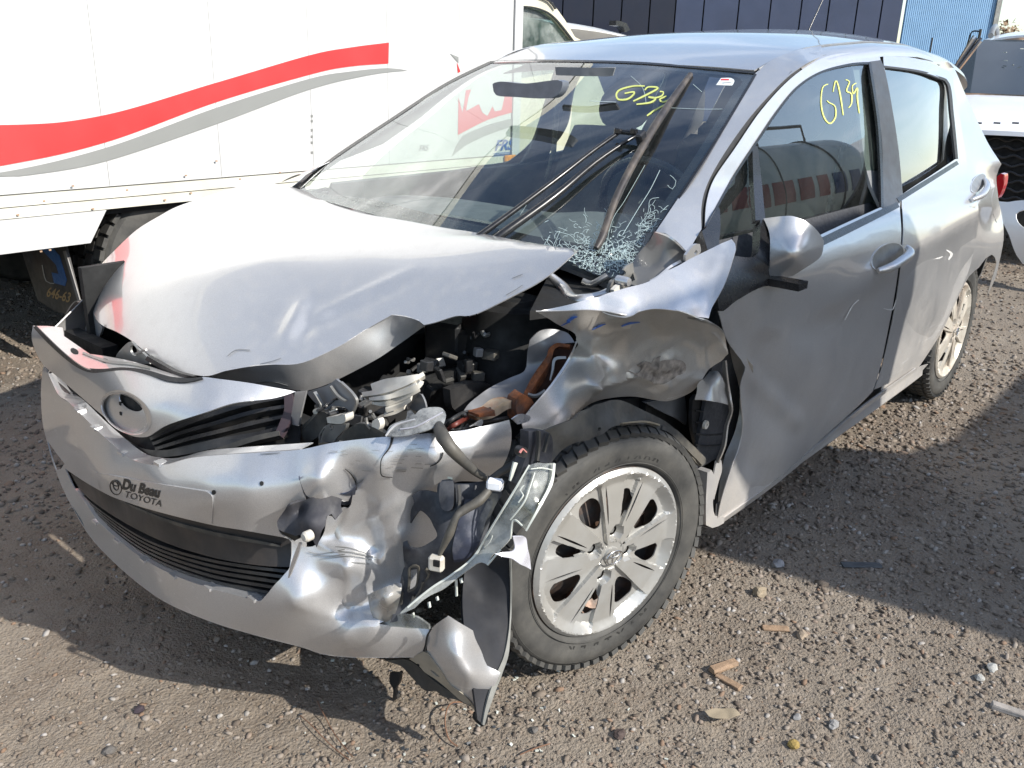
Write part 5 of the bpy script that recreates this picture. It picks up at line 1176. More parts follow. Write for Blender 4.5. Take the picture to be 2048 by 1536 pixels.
bar('fender_rear_edge', [(1448, 722), (1450, 760), (1457, 800), (1461, 822), (1452, 850), (1446, 890), (1433, 925)], FR, [5, 9, 8, 5, 6, 7, 5], SILVER_SHADE, fd, th=.004)

# ------------------------------------------------------------------ engine bay and everything torn open
def Q(name, px, k, mat, parent=car, th=.004, step=8, sm=True, disp=0, label=None, holes=()):
    d = (lambda X, uv: X+np.array([.6, .6, .2])*(disp*blend_noise(X, 20, len(px)))[:, None]) if disp else None
    return panel(name, px, k if callable(k) else k, mat, parent, th=th, step=step, sharp=not sm, disp=d, label=label, holes=holes)
def B(name, px, k, w_, mat, parent=car, th=.004, step=5): return bar(name, px, k, w_, mat, parent, th=th, step=step)
def at_y(px, ys): return [at(u, v, y=y) for (u, v), y in zip(px, ys)]
def at_x(px, xs): return [at(u, v, x=x) for (u, v), x in zip(px, xs)]
GREYM = simple('grey_inner_steel', (.20, .205, .215), .4, .4, .25, 9, dirt=.25, dcol=(.16, .13, .1), coat=.2)
box('firewall', (-.22, 0, .62), (.03, 1.36, .60), VOIDM, car)
box('engine_block', (.12, -.12, .52), (.40, .62, .42), VOIDM, car, bev=.03)
box('engine_top_cover', (.15, -.15, .765), (.34, .5, .05), BLACK, car, bev=.015)
box('inner_fender_panel', (.08, .40, .50), (.60, .02, .36), VOIDM, car)
box('inner_fender_panel', (.10, -.60, .58), (.95, .02, .46), VOIDM, car)
box('radiator', (.50, -.08, .43), (.04, .80, .34), VOIDM, car)
box('undertray', (.30, -.03, .20), (.60, 1.0, .012), VOIDM, car)
box('sun_leak_blocker', (.68, -.12, .46), (.04, .66, .18), VOIDM, car)  # dark boxes added to stop sun leaking through the bumper gaps
box('sun_leak_blocker', (.59, -.56, .50), (.04, .22, .26), VOIDM, car)
box('sun_leak_blocker', (.56, .40, .40), (.04, .36, .30), VOIDM, car)
box('front_crossmember', (.60, -.05, .50), (.06, 1.0, .10), BLACK, car, bev=.01)
rw = lathe('wheel', [(0, -.05), (.15, -.06), (.2, -.02), (.21, -.18)], RIMM, car, lambda v: np.array([.03+v[0], -.77+.0-v[1]*-1, .3+v[2]]), 40)
lathe('tyre', [(.21, -.19), (.29, -.18), (.30, -.15), (.30, -.03), (.29, 0), (.21, -.01)], TYRE, rw, lambda v: np.array([.03+v[0], -.60+v[1]*1, .3+v[2]]), 60)
rw2 = lathe('wheel', [(0, -.05), (.15, -.06), (.2, -.02), (.21, -.18)], RIMM, car, lambda v: np.array([-2.51+v[0], -.77+v[1]*1, .3+v[2]]), 40)
lathe('tyre', [(.21, -.19), (.29, -.18), (.30, -.15), (.30, -.03), (.29, 0), (.21, -.01)], TYRE, rw2, lambda v: np.array([-2.51+v[0], -.60+v[1]*1, .3+v[2]]), 60)
box('rear_wheel_tub', (-2.51, .50, .5), (.8, .04, .6), VOIDM, car); box('rear_wheel_tub', (-2.51, -.50, .5), (.8, .04, .6), VOIDM, car)
# right front wing seen under the hood edge
rows = []
for x in np.linspace(-.35, .66, 16):
    zt = np.interp(x, [-.35, .1, .45, .66], [.93, .885, .76, .64]); hw = np.interp(x, [-.35, .1, .45, .66], [.74, .74, .70, .64])
    rows.append([np.array([x, -hw, zt]), np.array([x, -hw-.03, zt-.02]), np.array([x, -hw-.045, zt-.09]), np.array([x, -hw-.04, min(zt-.12, .60)])])
loft('fender', rows, SILVER, car, th=.002)
# strut tower, battery and boxes
lathe('strut_tower', [(0, .06), (.05, .06), (.06, .05), (.10, .045), (.13, .0), (.15, -.25)], VOIDM, car, lambda v: np.array([-.0+v[0], .42+v[2], .76+v[1]]), 40)
V, F = boxvf(at(965, 715, y=.36), (.16, .13, .17), rotz(.15)@rotx(.05), .008); bat = link('battery', mesh('battery', V, F), BLACK, car, sm=False)
V, F = boxvf(at(903, 700, y=.30), (.10, .10, .16), rotz(.2), .008); link('fuse_box', mesh('fuse_box', V, F), BLACK, car, sm=False)
V, F = boxvf(at(1018, 716, y=.42), (.09, .05, .15), rotz(.25), .006); link('relay_box', mesh('relay_box', V, F), BLACK, car, sm=False)
for k in range(3): B('battery_rib', [(978+0*k, 674+k*9), (1014, 679+k*9)], {'y': .44}, 1.6, BAREG, bat, th=.002)
V, F = boxvf(at(930, 800, y=.42), (.12, .08, .09), rotz(.1), .01); link('air_box', mesh('air_box', V, F), BLACK, car, sm=False)
Q('air_box_face', [(900, 780, 1), (950, 765), (985, 772, 1), (975, 800), (945, 822), (925, 830, 1), (905, 815)], {'y': .50}, BLACK, th=.02, disp=.01)
# pale folded duct in the middle
DT = TPS([(725, 790, 'x', .50), (845, 745, 'x', .47), (850, 790, 'x', .47), (790, 815, 'x', .50), (740, 765, 'x', .48), (770, 800, 'x', .52), (830, 770, 'x', .49)])
Q('duct_shell', [(741, 768, 1), (770, 758), (810, 752), (836, 748, 1), (830, 762), (790, 772), (745, 783, 1)], off(DT, -.01), WHITEP, th=.02, step=5)
for k, (px, w_) in enumerate((([(724, 789), (760, 783), (800, 771), (830, 757), (848, 747)], [9, 10, 10, 9, 8]), ([(738, 798), (775, 794), (810, 784), (838, 772), (844, 762)], [6, 9, 10, 12, 8]), ([(744, 806), (770, 808), (805, 796), (840, 780)], [4, 10, 10, 5]), ([(772, 822), (800, 812), (822, 800)], [8, 8, 5]), ([(768, 832), (790, 826), (808, 818)], [4, 5, 3]))):
    B('duct_fold', px, off(DT, .006*(k % 2)), w_, WHITEP, th=.02)
B('duct_tab', [(722, 790), (720, 800)], off(DT, .004), 3, WHITEP, th=.004)
Q('duct_bracket', [(818, 815, 1), (838, 788), (848, 800), (852, 815, 1), (830, 822)], {'x': .46}, GREYM, th=.004, step=5)
# lamp bracket remains left of it
Q('lamp_housing', [(612, 784, 1), (655, 770), (672, 758, 1), (700, 785), (711, 803, 1), (704, 825), (690, 815), (665, 812), (650, 818), (640, 815, 1), (625, 800)], {'x': .555}, GREYM, th=.005, step=6)
B('housing_rib', [(658, 773), (672, 792), (688, 803)], {'x': .565}, 3, BAREG, th=.006); B('housing_rib', [(679, 765), (700, 785), (711, 802), (708, 815), (698, 838)], {'x': .57}, 3, BAREG, th=.006)
B('housing_rib', [(625, 785), (634, 800), (640, 816), (622, 838), (602, 860), (592, 882)], {'x': .575}, [3, 3, 5, 6, 9, 14], BAREG, th=.008)
Q('broken_housing', [(605, 860, 1), (640, 822, 1), (655, 828), (652, 850), (640, 870), (618, 884, 1), (600, 886)], {'x': .585}, DUSTY, th=.01, step=5, disp=.01)
Q('pale_connector', [(653, 835, 1), (690, 829, 1), (691, 842), (680, 848), (655, 846, 1)], {'x': .60}, WHITEP, th=.02, step=4, disp=.004)
Q('inner_bracket', [(640, 885, 1), (650, 852), (668, 850), (692, 848, 1), (690, 858), (676, 872), (668, 884, 1)], {'x': .60}, BAREG, th=.008, step=5, disp=.006, holes=[ell(663, 856, 4, 5, 0, 10)])
B('bright_sliver', [(658, 824), (672, 819)], {'x': .61}, 2.5, WHITEP, th=.003); B('inner_wire', [(640, 886), (638, 872), (648, 855)], {'x': .61}, 2.5, BAREG, th=.003)
Q('crash_panel', [(672, 880, 1), (690, 862), (712, 848), (735, 850), (770, 866, 1), (765, 874), (700, 884, 1)], {'x': .60}, DUSTY, th=.01, step=6, disp=.01)
B('small_seal', [(730, 836), (733, 850), (740, 858)], {'x': .60}, 3, BAREG, th=.004); Q('lamp_socket', [(745, 842), (756, 838), (760, 852), (752, 865), (744, 856)], {'x': .60}, WHITEP, th=.012, step=4)
# broken clear cover lying over the bumper edge
CVS = TPS([(770, 870, 'x', .61), (800, 832, 'x', .57), (890, 818, 'x', .50), (888, 848, 'x', .53), (830, 868, 'x', .58), (850, 835, 'x', .55)])
SMOKE = glass('smoked_clear_plastic', (.42, .42, .46), rough=.12, dirt=1.1)
Q('clear_cover', [(771, 871, 1), (780, 852), (800, 842), (812, 838), (815, 822), (822, 820), (830, 830, 1), (842, 818), (868, 814), (885, 817), (892, 830), (888, 847, 1), (860, 858), (820, 870), (795, 873)], CVS, SMOKE, th=.003, step=5)
B('cover_rib', [(800, 858), (830, 853), (860, 838), (886, 824)], off(CVS, .004), 2.2, simple('milky_plastic', (.30, .30, .33), .4), th=.003)
B('cover_rib', [(771, 871), (790, 850), (830, 838)], off(CVS, .004), 2, simple('milky_edge', (.34, .34, .35), .4), th=.003)
# left front rail, grey inner panel and rusty members
GI = TPS([(1060, 660, 'y', .58), (1110, 650, 'y', .60), (1145, 680, 'y', .64), (1060, 740, 'y', .58), (1020, 760, 'y', .56), (940, 800, 'y', .54), (930, 825, 'y', .56), (1040, 810, 'y', .62), (1080, 740, 'y', .60), (980, 790, 'y', .55)])
Q('inner_wheel_arch', [(1060, 680, 1), (1080, 662), (1105, 658), (1135, 666), (1150, 685, 1), (1110, 690), (1100, 705), (1085, 735), (1060, 770), (1050, 790), (1010, 805), (980, 822), (940, 835), (925, 826, 1), (940, 805), (980, 775), (1020, 756), (1050, 740), (1055, 705)], GI, GREYM, th=.004, step=6, disp=.012)
B('rusty_member', [(1140, 692), (1115, 690), (1103, 700), (1098, 715), (1085, 735), (1068, 760), (1055, 785), (1050, 800)], off(GI, .03), [5, 8, 10, 12, 14, 13, 12, 14], RUST, th=.03)
Q('rust_cavity', [(1105, 700, 1), (1148, 690, 1), (1140, 715), (1120, 750), (1090, 785), (1066, 800, 1), (1058, 785), (1075, 760), (1092, 735)], {'y': .60}, simple('dark_rust', (.05, .022, .015), .8, 0, .5, 30), th=.01, step=6, disp=.01)
B('steel_tab', [(1132, 715), (1110, 718), (1105, 740), (1100, 760)], off(GI, .05), [5, 6, 4, 2], BAREG, th=.006)
B('flange_edge', [(1056, 787), (1072, 790), (1090, 780)], off(GI, .05), 4, BAREG, th=.006)
Q('rusty_knuckle', [(1034, 800, 1), (1048, 790), (1064, 800), (1068, 815), (1055, 838), (1038, 836), (1032, 815)], {'y': .66}, RUST, th=.03, step=5, disp=.02)
B('rail_tube', [(955, 838), (985, 828), (1010, 812), (1032, 808)], {'y': .64}, [8, 14, 17, 14], simple('worn_rail_paint', (.33, .27, .20), .6, .2, .35, 25, dirt=.7, dcol=(.3, .1, .03)), th=.03)
B('rust_rail', [(958, 832), (990, 826)], {'y': .66}, [5, 12], RUST, th=.03)
Q('crumpled_foil', [(940, 852, 1), (962, 838), (966, 845), (958, 855, 1), (966, 856), (960, 868, 1), (955, 850)], {'y': .68}, simple('bright_bent_metal', (.55, .55, .55), .3, .8, .2, 40), th=.002, step=4, disp=.02)
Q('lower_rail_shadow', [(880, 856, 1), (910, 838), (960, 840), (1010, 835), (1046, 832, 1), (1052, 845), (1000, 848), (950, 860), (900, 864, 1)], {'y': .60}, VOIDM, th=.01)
Q('bent_headlamp_edge', [(1024, 838, 1), (1040, 828), (1060, 832), (1058, 842), (1035, 848, 1)], {'y': .74}, simple('bright_bent_metal2', (.5, .5, .52), .3, .7, .2, 40), th=.003, step=4, disp=.02)
for i, (P, r_, m_) in enumerate((([(892, 852), (905, 838), (930, 825), (965, 822), (990, 815)], .004, RUBBER), ([(894, 858), (912, 848), (935, 835)], .005, simple('red_brown_wire', (.14, .03, .02), .5)), ([(898, 862), (920, 858), (928, 840), (930, 828)], .003, RUBBER), ([(900, 868), (930, 856), (960, 846), (1000, 838), (1030, 832)], .0035, RUBBER), ([(905, 860), (925, 862), (935, 850)], .003, BAREG))):
    tube('wire', at_y(P, [.62+.02*(k % 2) for k in range(len(P))]), r_, m_, car, 7, sub=6)
rs = np.random.default_rng(5)
for i in range(48):
    u, v = rs.uniform(620, 1120), 0; u0 = u; v = np.interp(u, [620, 700, 850, 960, 1120], [815, 790, 700, 660, 600])+rs.uniform(0, 95); y0 = rs.uniform(.25, .45); L = rs.uniform(20, 70); a = rs.uniform(-.9, .5)
    P = [(u+L*t*math.cos(a)+rs.normal(0, 4), v+L*t*math.sin(a)+rs.normal(0, 5)) for t in np.linspace(0, 1, 5)]
    tube('wire', at_y(P, y0+rs.normal(0, .01, 5)), rs.uniform(.0025, .006), [BLACK, RUBBER, BAREG, BLACK][i % 4], car, 6, sub=4)
for i in range(18):
    u = rs.uniform(720, 1050); v = np.interp(u, [700, 850, 960, 1120], [800, 720, 690, 620])+rs.uniform(0, 90)
    V, F = boxvf(at(u, v, y=rs.uniform(.28, .44)), rs.uniform(.02, .07, 3), rotz(rs.uniform(0, 3))@rotx(rs.uniform(-.5, .5)), .003); link('engine_part', mesh('engine_part', V, F), [BLACK, DUSTY, BLACK, VOIDM][i % 4], car, sm=False)
for i in range(46):
    u = rs.uniform(640, 1060); v = np.interp(u, [620, 700, 850, 960, 1120], [825, 800, 720, 690, 640])+rs.uniform(5, 80)
    V, F = boxvf(at(u, v, y=rs.uniform(.34, .48)), rs.uniform(.008, .035, 3), rotz(rs.uniform(0, 3))@rotx(rs.uniform(-.8, .8)), .002); link('engine_part', mesh('engine_part', V, F), [DUSTY, BLACK, BAREG, GREYM, BLACK, DUSTY][i % 6], car, sm=False)
# cowl corner: hinge, strut mount, bent pipes
Q('cowl_tray', [(1100, 545, 1), (1160, 502, 1), (1235, 548, 1), (1262, 520, 1), (1290, 560, 1), (1230, 600), (1180, 606), (1140, 612, 1), (1060, 622, 1)], {'z': .86}, VOIDM, th=.02, step=14)
tube('fender_brace', at_y([(1096, 548), (1125, 574), (1142, 598), (1165, 602), (1200, 592), (1225, 578)], [.50, .54, .60, .64, .66, .68]), [.008, .013, .016, .016, .011, .008], SILVER, car, 10, sub=6)
tube('bent_tube', at_y([(1165, 562), (1182, 568), (1200, 560), (1214, 552)], [.58, .60, .62, .63]), .008, BAREG, car, 8, sub=5)
CW = TPS([(1308, 464, 'y', .70), (1290, 495, 'y', .675), (1275, 520, 'y', .67), (1268, 570, 'y', .72), (1300, 560, 'y', .745), (1340, 538, 'y', .765), (1372, 508, 'y', .78), (1350, 480, 'y', .765), (1320, 510, 'y', .735)])
Q('cowl_side', [(1309, 463, 1), (1330, 468), (1352, 482), (1374, 507, 1), (1366, 520), (1340, 540), (1310, 560), (1275, 572, 1), (1266, 545), (1268, 520), (1285, 497, 1), (1300, 480)], CW, simple('bare_cowl_grey', (.17, .165, .155), .42, .35, .2, 9, coat=.3), th=.003, step=5)
B('cowl_lip', [(1311, 464), (1335, 472), (1356, 487), (1373, 506)], off(CW, .006), [2, 4, 4, 3], SILVER, th=.003)
B('cowl_flange', [(1362, 522), (1340, 534), (1318, 552), (1300, 562)], off(CW, .012), [6, 5, 5, 4], SILVER, th=.004)
Q('hinge_plate', [(1372, 510, 1), (1388, 490), (1400, 488, 1), (1401, 505), (1385, 516), (1372, 524)], {'y': .80}, SILVER, th=.006, step=4, holes=[ell(1392, 505, 3, 5, .3, 10)])
Q('hinge_base', [(1218, 585, 1), (1226, 562), (1240, 556), (1256, 558), (1262, 575, 1), (1240, 584)], {'y': .70}, BAREG, th=.01, step=4, disp=.01)
Q('hinge_block', [(1228, 580, 1), (1240, 570), (1250, 580, 1), (1240, 586), (1230, 588)], {'y': .715}, WHITEP, th=.01, step=4)
lathe('hinge_pin', [(0, .012), (.009, .011), (.011, .004), (.011, -.02)], SILVER, car, lambda v, c=at(1250, 563, y=.72): c+np.array([v[0], v[1], v[2]]), 16)
Q('cowl_hole_panel', [(1238, 558, 1), (1250, 535), (1266, 525, 1), (1268, 550), (1262, 560)], {'y': .69}, BAREG, th=.004, step=4, holes=[ell(1246, 546, 6, 6, 0, 12)])
B('pillar_seal', [(1309, 464), (1292, 497), (1270, 530), (1248, 556), (1236, 562)], off(WS, .010), [5, 7, 6, 5, 4], RUBBER, th=.008)
# arch liner over the wheel
AL = TPS([(1085, 870, 'y', .80), (1146, 840, 'y', .82), (1230, 815, 'y', .80), (1300, 840, 'y', .80), (1360, 890, 'y', .80), (1410, 925, 'y', .79), (1175, 880, 'y', .83), (1240, 850, 'y', .82)])
Q('arch_liner', [(1080, 866, 1), (1110, 852), (1146, 838), (1164, 822), (1205, 806), (1240, 800), (1290, 822), (1330, 842), (1350, 858), (1380, 885), (1412, 918), (1405, 932, 1), (1392, 925), (1350, 872), (1325, 862, 1), (1290, 848), (1240, 850), (1222, 854), (1208, 868), (1190, 873), (1178, 880, 1), (1150, 885), (1120, 905), (1095, 935), (1088, 960, 1), (1080, 940)], AL, DUSTY, th=.006, step=6, disp=.016, holes=[ell(1199, 858, 4, 4, 0, 8)])
B('liner_lip', [(1245, 846), (1290, 843), (1320, 850)], off(AL, .01), [2, 4, 3], simple('muddy_edge', (.20, .17, .12), .9), th=.006)
B('liner_rail', [(1325, 855), (1345, 862), (1370, 885), (1398, 915), (1408, 928)], off(AL, .012), [8, 14, 14, 13, 9], DUSTY, th=.012)
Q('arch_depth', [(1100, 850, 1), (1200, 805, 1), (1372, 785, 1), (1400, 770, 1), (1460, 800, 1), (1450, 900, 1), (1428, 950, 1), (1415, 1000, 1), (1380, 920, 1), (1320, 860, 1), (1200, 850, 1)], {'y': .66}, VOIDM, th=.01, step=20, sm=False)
Q('inner_panel_grey', [(1290, 805, 1), (1370, 792, 1), (1374, 830), (1372, 850, 1), (1355, 838), (1320, 822)], {'y': .70}, GREYM, th=.01, step=7)
LNR = {'y': .75}
Q('splash_guard', [(1385, 800, 1), (1392, 790), (1440, 800), (1456, 812, 1), (1448, 850), (1442, 880), (1430, 910), (1415, 925), (1395, 895), (1384, 850)], LNR, BLACK, th=.01, step=8, disp=.004)
for v in (822, 845, 868, 890): B('guard_rib', [(1392, v), (1420, v+2), (1444, v)], {'y': .762}, 2.5, BLACK, th=.004)
lathe('guard_clip', [(0, .004), (.004, .004), (.0045, .007), (.011, .007), (.012, 0)], WHITEP, car, lambda v, c=at(1409, 849, y=.77): c+np.array([v[0], v[1], v[2]]), 18)
Q('wing_strip', [(1433, 922, 1), (1442, 920), (1444, 940), (1437, 965), (1428, 1000, 1), (1424, 985), (1428, 950)], {'y': .795}, SILVER, th=.004, step=5)
# liner flap hanging in front of the wheel with the broken bumper corner
LF = TPS([(930, 1150, 'y', .66), (1019, 1110, 'y', .74), (1020, 1240, 'y', .76), (1014, 1305, 'y', .78), (999, 1345, 'y', .80), (966, 1450, 'y', .82), (895, 1234, 'y', .72), (945, 1262, 'y', .75), (960, 1200, 'y', .70)])
Q('liner_flap', [(930, 1135, 1), (960, 1110), (1000, 1105), (1019, 1112, 1), (1021, 1180), (1021, 1240), (1014, 1305), (1001, 1345), (985, 1390), (968, 1452, 1), (955, 1440, 1), (950, 1400), (940, 1330), (930, 1270), (925, 1200)], LF, simple('liner_felt', (.012, .013, .017), .75, 0, .25, 10, dirt=.25, dcol=(.06, .055, .05)), th=.006, step=8, disp=.006)
B('flap_edge', [(1020, 1112), (1022, 1180), (1021, 1240), (1014, 1305), (1000, 1345), (985, 1385), (974, 1420), (967, 1450)], off(LF, .006), [4, 3, 3, 3, 8, 11, 9, 4], simple('flap_edge_grey', (.17, .17, .155), .6, 0, .2, 30), th=.005)
CN = TPS([(855, 1285, 'x', .57), (862, 1256, 'x', .57), (895, 1234, 'x', .565), (946, 1261, 'x', .52), (963, 1305, 'x', .50), (974, 1331, 'x', .50), (1001, 1345, 'x', .48), (974, 1393, 'x', .50), (966, 1440, 'x', .505), (935, 1402, 'x', .53), (899, 1371, 'x', .55), (915, 1310, 'x', .575), (940, 1350, 'x', .56), (870, 1330, 'x', .57)])
CO = [(853, 1284, 1), (856, 1268), (864, 1256), (878, 1244), (895, 1233, 1), (920, 1246), (946, 1261, 1), (951, 1278), (963, 1303), (968, 1318), (974, 1331, 1), (1001, 1345, 1), (990, 1370), (976, 1393), (971, 1420), (968, 1440, 1), (955, 1432), (948, 1420), (942, 1408), (930, 1398, 1), (915, 1385), (899, 1371), (875, 1340), (857, 1310)]
cn = Q('bumper_corner', CO, CN, BUMPER, th=.004, step=5)
Q('corner_lip', [(855, 1306, 1), (880, 1340), (899, 1368), (925, 1388), (944, 1408), (952, 1425, 1), (940, 1412), (920, 1400), (895, 1378), (870, 1358), (850, 1345), (836, 1330), (818, 1318, 1), (846, 1303, 1)], off(CN, .006), simple('muddy_silver', (.28, .25, .20), .5, .3, .2, 16), th=.005, step=5, holes=[ell(836, 1330, 3.5, 2.5, .3, 8), [(860, 1340), (866, 1342), (880, 1354), (872, 1352)]])
B('corner_crack', [(862, 1258), (854, 1272), (851, 1290), (847, 1303)], {'x': .585}, [2, 3, 3, 4], VOIDM, th=.002)
Q('corner_end_cap', [(946, 1425, 1), (968, 1438, 1), (966, 1453), (956, 1448), (945, 1436)], {'x': .51}, VOIDM, th=.012, step=4)
Q('under_bracket', [(770, 1318, 1), (815, 1320), (840, 1335), (862, 1355), (890, 1375), (925, 1402), (940, 1412, 1), (930, 1408), (905, 1398), (884, 1390), (872, 1380), (850, 1378), (820, 1350), (800, 1330)], {'x': .53}, DUSTY, th=.01, step=6, disp=.012)
Q('hanging_clip', [(780, 1345, 1), (802, 1342, 1), (798, 1365), (790, 1380), (794, 1400), (784, 1404, 1), (786, 1380), (779, 1365)], {'x': .50}, BLACK, th=.008, step=4, disp=.01)
# black bracket plate with its cut-outs, behind the broken lens
BP = TPS([(824, 990, 'x', .565), (880, 966, 'x', .54), (978, 961, 'x', .47), (1000, 970, 'x', .455), (980, 1031, 'x', .49), (947, 1114, 'x', .53), (884, 1164, 'x', .56), (816, 1218, 'x', .60), (803, 1182, 'x', .60), (809, 1133, 'x', .595), (806, 1086, 'x', .60), (819, 1047, 'x', .575), (880, 1060, 'x', .565), (930, 1020, 'x', .53), (900, 1110, 'x', .565)])
PLATE = simple('bracket_black', (.013, .015, .022), .6, 0, .3, 30, bump=.2, bscale=60, dirt=.15, dcol=(.3, .3, .3))
Q('lamp_bracket_plate', [(824, 992, 1), (835, 983), (852, 981), (874, 985, 1), (876, 968), (884, 964), (903, 958), (909, 966, 1), (940, 966), (975, 962), (985, 968, 1), (1000, 975), (1003, 990), (985, 1025), (973, 1067), (947, 1114), (910, 1146), (884, 1164), (850, 1190), (825, 1212), (800, 1238), (780, 1244, 1), (790, 1215), (797, 1185), (803, 1150), (809, 1133, 1), (806, 1100), (806, 1084, 1), (814, 1080), (819, 1093), (835, 1097), (855, 1088), (874, 1072), (866, 1050), (858, 1035), (841, 1022), (828, 1035), (820, 1047, 1), (822, 1020), (828, 1005)], BP, PLATE, th=.006, step=5, disp=.008,
  holes=[[(820, 1140, 1), (834, 1138, 1), (833, 1160), (828, 1175), (818, 1182, 1), (817, 1160)]])
B('slot_frame', [(816, 1184), (818, 1160), (819, 1136), (836, 1135), (835, 1158), (830, 1176), (816, 1184)], off(BP, .006), 3.5, DUSTY, th=.006)
Q('raised_socket', [(880, 966, 1), (884, 960), (904, 958, 1), (908, 970), (906, 1010), (898, 1022), (884, 1018), (878, 995)], off(BP, .014), PLATE, th=.014, step=5)
B('socket_screw', [(895, 955), (905, 957)], off(BP, .018), 4, simple('screw_zinc', (.5, .48, .35), .4, .7), th=.004)
Q('plate_pocket', [(930, 1000, 1), (965, 996), (984, 1000), (984, 1012), (972, 1040), (965, 1070), (950, 1100), (930, 1120), (908, 1125, 1), (905, 1095), (915, 1050)], off(BP, .012), simple('blue_black_plastic', (.018, .022, .038), .5, 0, .3, 40, dirt=.2, dcol=(.35, .35, .38)), th=.01, step=6, disp=.005)
B('plate_rib', [(918, 970), (920, 1000), (916, 1020)], off(BP, .016), 5, DUSTY, th=.008); B('plate_rib', [(912, 968), (914, 1005)], off(BP, .014), 3, BLACK, th=.008)
for px in ([(803, 1186), (801, 1210)], [(826, 1192), (822, 1215)], [(845, 1165), (838, 1185), (822, 1205)], [(851, 1162), (857, 1150), (850, 1140)]): B('plate_rib', px, off(BP, .012), 3.5, DUSTY, th=.008)
# upright black clip block at the top of the wheel
Q('clip_block', [(1057, 862, 1), (1080, 860, 1), (1100, 866, 1), (1106, 885), (1104, 925, 1), (1082, 925), (1070, 920), (1050, 960), (1042, 975, 1), (1035, 968), (1046, 930), (1056, 900)], {'y': .85}, PLATE, th=.02, step=6, disp=.008)
B('block_rib', [(1080, 862), (1080, 890), (1076, 922)], {'y': .865}, 4, DUSTY, th=.006); B('block_rib', [(1100, 868), (1094, 890), (1090, 905)], {'y': .865}, 3, DUSTY, th=.006)
Q('dark_plug', ell(1048, 905, 9, 11, 0, 12), {'y': .86}, BLACK, th=.012, step=4); B('plug_wires', [(1041, 906), (1047, 898), (1054, 905)], {'y': .868}, 2, simple('pink_wire', (.5, .2, .18), .5), th=.003)
# clear headlamp lens remains
LN = TPS([(1059, 929, 'y', .86), (1109, 927, 'y', .885), (1103, 966, 'y', .89), (1051, 1062, 'y', .89), (1025, 989, 'y', .85), (978, 1062, 'y', .82), (952, 1101, 'y', .80), (973, 1129, 'y', .83), (910, 1156, 'y', .79), (1060, 1000, 'y', .885)])
ln = Q('broken_lens', [(1059, 930, 1), (1075, 925), (1090, 927), (1109, 926, 1), (1107, 950), (1098, 975), (1078, 1015), (1053, 1062, 1), (1040, 1050), (1027, 1044), (1020, 1078), (1000, 1100), (985, 1110), (974, 1129, 1), (962, 1124), (951, 1128, 1), (925, 1148), (900, 1168), (884, 1180), (862, 1190), (846, 1200), (828, 1217, 1), (800, 1228), (812, 1215), (840, 1190), (880, 1165), (910, 1146), (947, 1114), (973, 1067), (1000, 1030), (1025, 985), (1045, 950)], LN, BROKEN, th=.004, step=5, disp=.006)
EDG = simple('lens_edge_milky', (.50, .52, .47), .35, 0, .15, 30)
for px, w_ in (([(1109, 927), (1103, 966), (1080, 1012), (1052, 1062)], [5, 6, 5, 3]), ([(1059, 930), (1030, 978), (978, 1062), (948, 1112), (905, 1148), (860, 1178), (815, 1215)], [3, 3, 3, 3, 3, 4, 3]), ([(1062, 938), (1085, 936), (1105, 940)], 2), ([(1044, 1052), (1026, 1040), (1020, 1078)], 2), ([(1070, 945), (1050, 1000), (1020, 1040)], 2), ([(974, 1130), (1000, 1100)], 3), ([(1048, 970), (1040, 980), (1046, 990), (1036, 1005)], 1.6), ([(984, 1072), (978, 1085), (968, 1095)], 1.6)):
    B('lens_edge', px, off(LN, .010), w_, EDG, ln, th=.003)
Q('torn_silver_skin', [(1026, 1074, 1), (1050, 1073), (1055, 1095), (1060, 1115), (1062, 1139, 1), (1045, 1128), (1020, 1114), (990, 1112, 1), (1010, 1104), (1030, 1100)], {'y': .90}, simple('torn_paint_pale', (.55, .55, .60), .3, .3, .1, 30), th=.002, step=4, disp=.03)
Q('lens_lower_shell', [(735, 1250, 1), (760, 1238), (790, 1230), (830, 1232), (857, 1250, 1), (858, 1259, 1), (800, 1254), (760, 1250)], {'x': .615}, BROKEN, th=.004, step=5, disp=.01)
Q('side_reflector', [(735, 1190, 1), (760, 1178), (800, 1165), (802, 1185), (795, 1215), (785, 1240, 1), (755, 1245), (742, 1225)], TPS([(735, 1190, 'x', .635), (800, 1165, 'x', .615), (742, 1230, 'x', .635), (790, 1230, 'x', .615), (770, 1200, 'x', .655)]), simple('grey_reflector', (.30, .29, .27), .25, .3, .2, 20, coat=.6), th=.004, step=5)
# hose, prop rod and plugs
tube('hose', at_x([(876, 850), (885, 872), (905, 900), (935, 930), (960, 950), (985, 962)], [.53, .56, .56, .53, .50, .47]), [.010, .013, .012, .009, .007, .006], DUSTY, car, 10, sub=6)
tube('hose', at_x([(1050, 915), (1025, 930), (1000, 945), (975, 962)], [.38, .41, .44, .47]), [.008, .009, .007, .005], DUSTY, car, 10, sub=5)
tube('wire_bundle', at_x([(984, 972), (960, 1000), (925, 1022), (912, 1035), (900, 1065), (888, 1090), (878, 1112)], [.50, .53, .56, .575, .585, .59, .595]), [.006, .009, .008, .006, .008, .006, .003], DUSTY, car, 10, sub=5)
V, F = boxvf(at(990, 969, x=.50), (.02, .03, .02), rotz(.5), .004); link('white_plug', mesh('white_plug', V, F), simple('plug_white', (.75, .76, .78), .4), car, sm=False)
V, F = boxvf(at(873, 1126, x=.60), (.018, .028, .030), rotz(.4), .004); link('pale_plug', mesh('pale_plug', V, F), WHITEP, car, sm=False)
V, F = boxvf(at(873, 1127, x=.612), (.004, .012, .012), rotz(.4)); link('plug_socket', mesh('plug_socket', V, F), VOIDM, car, sm=False)
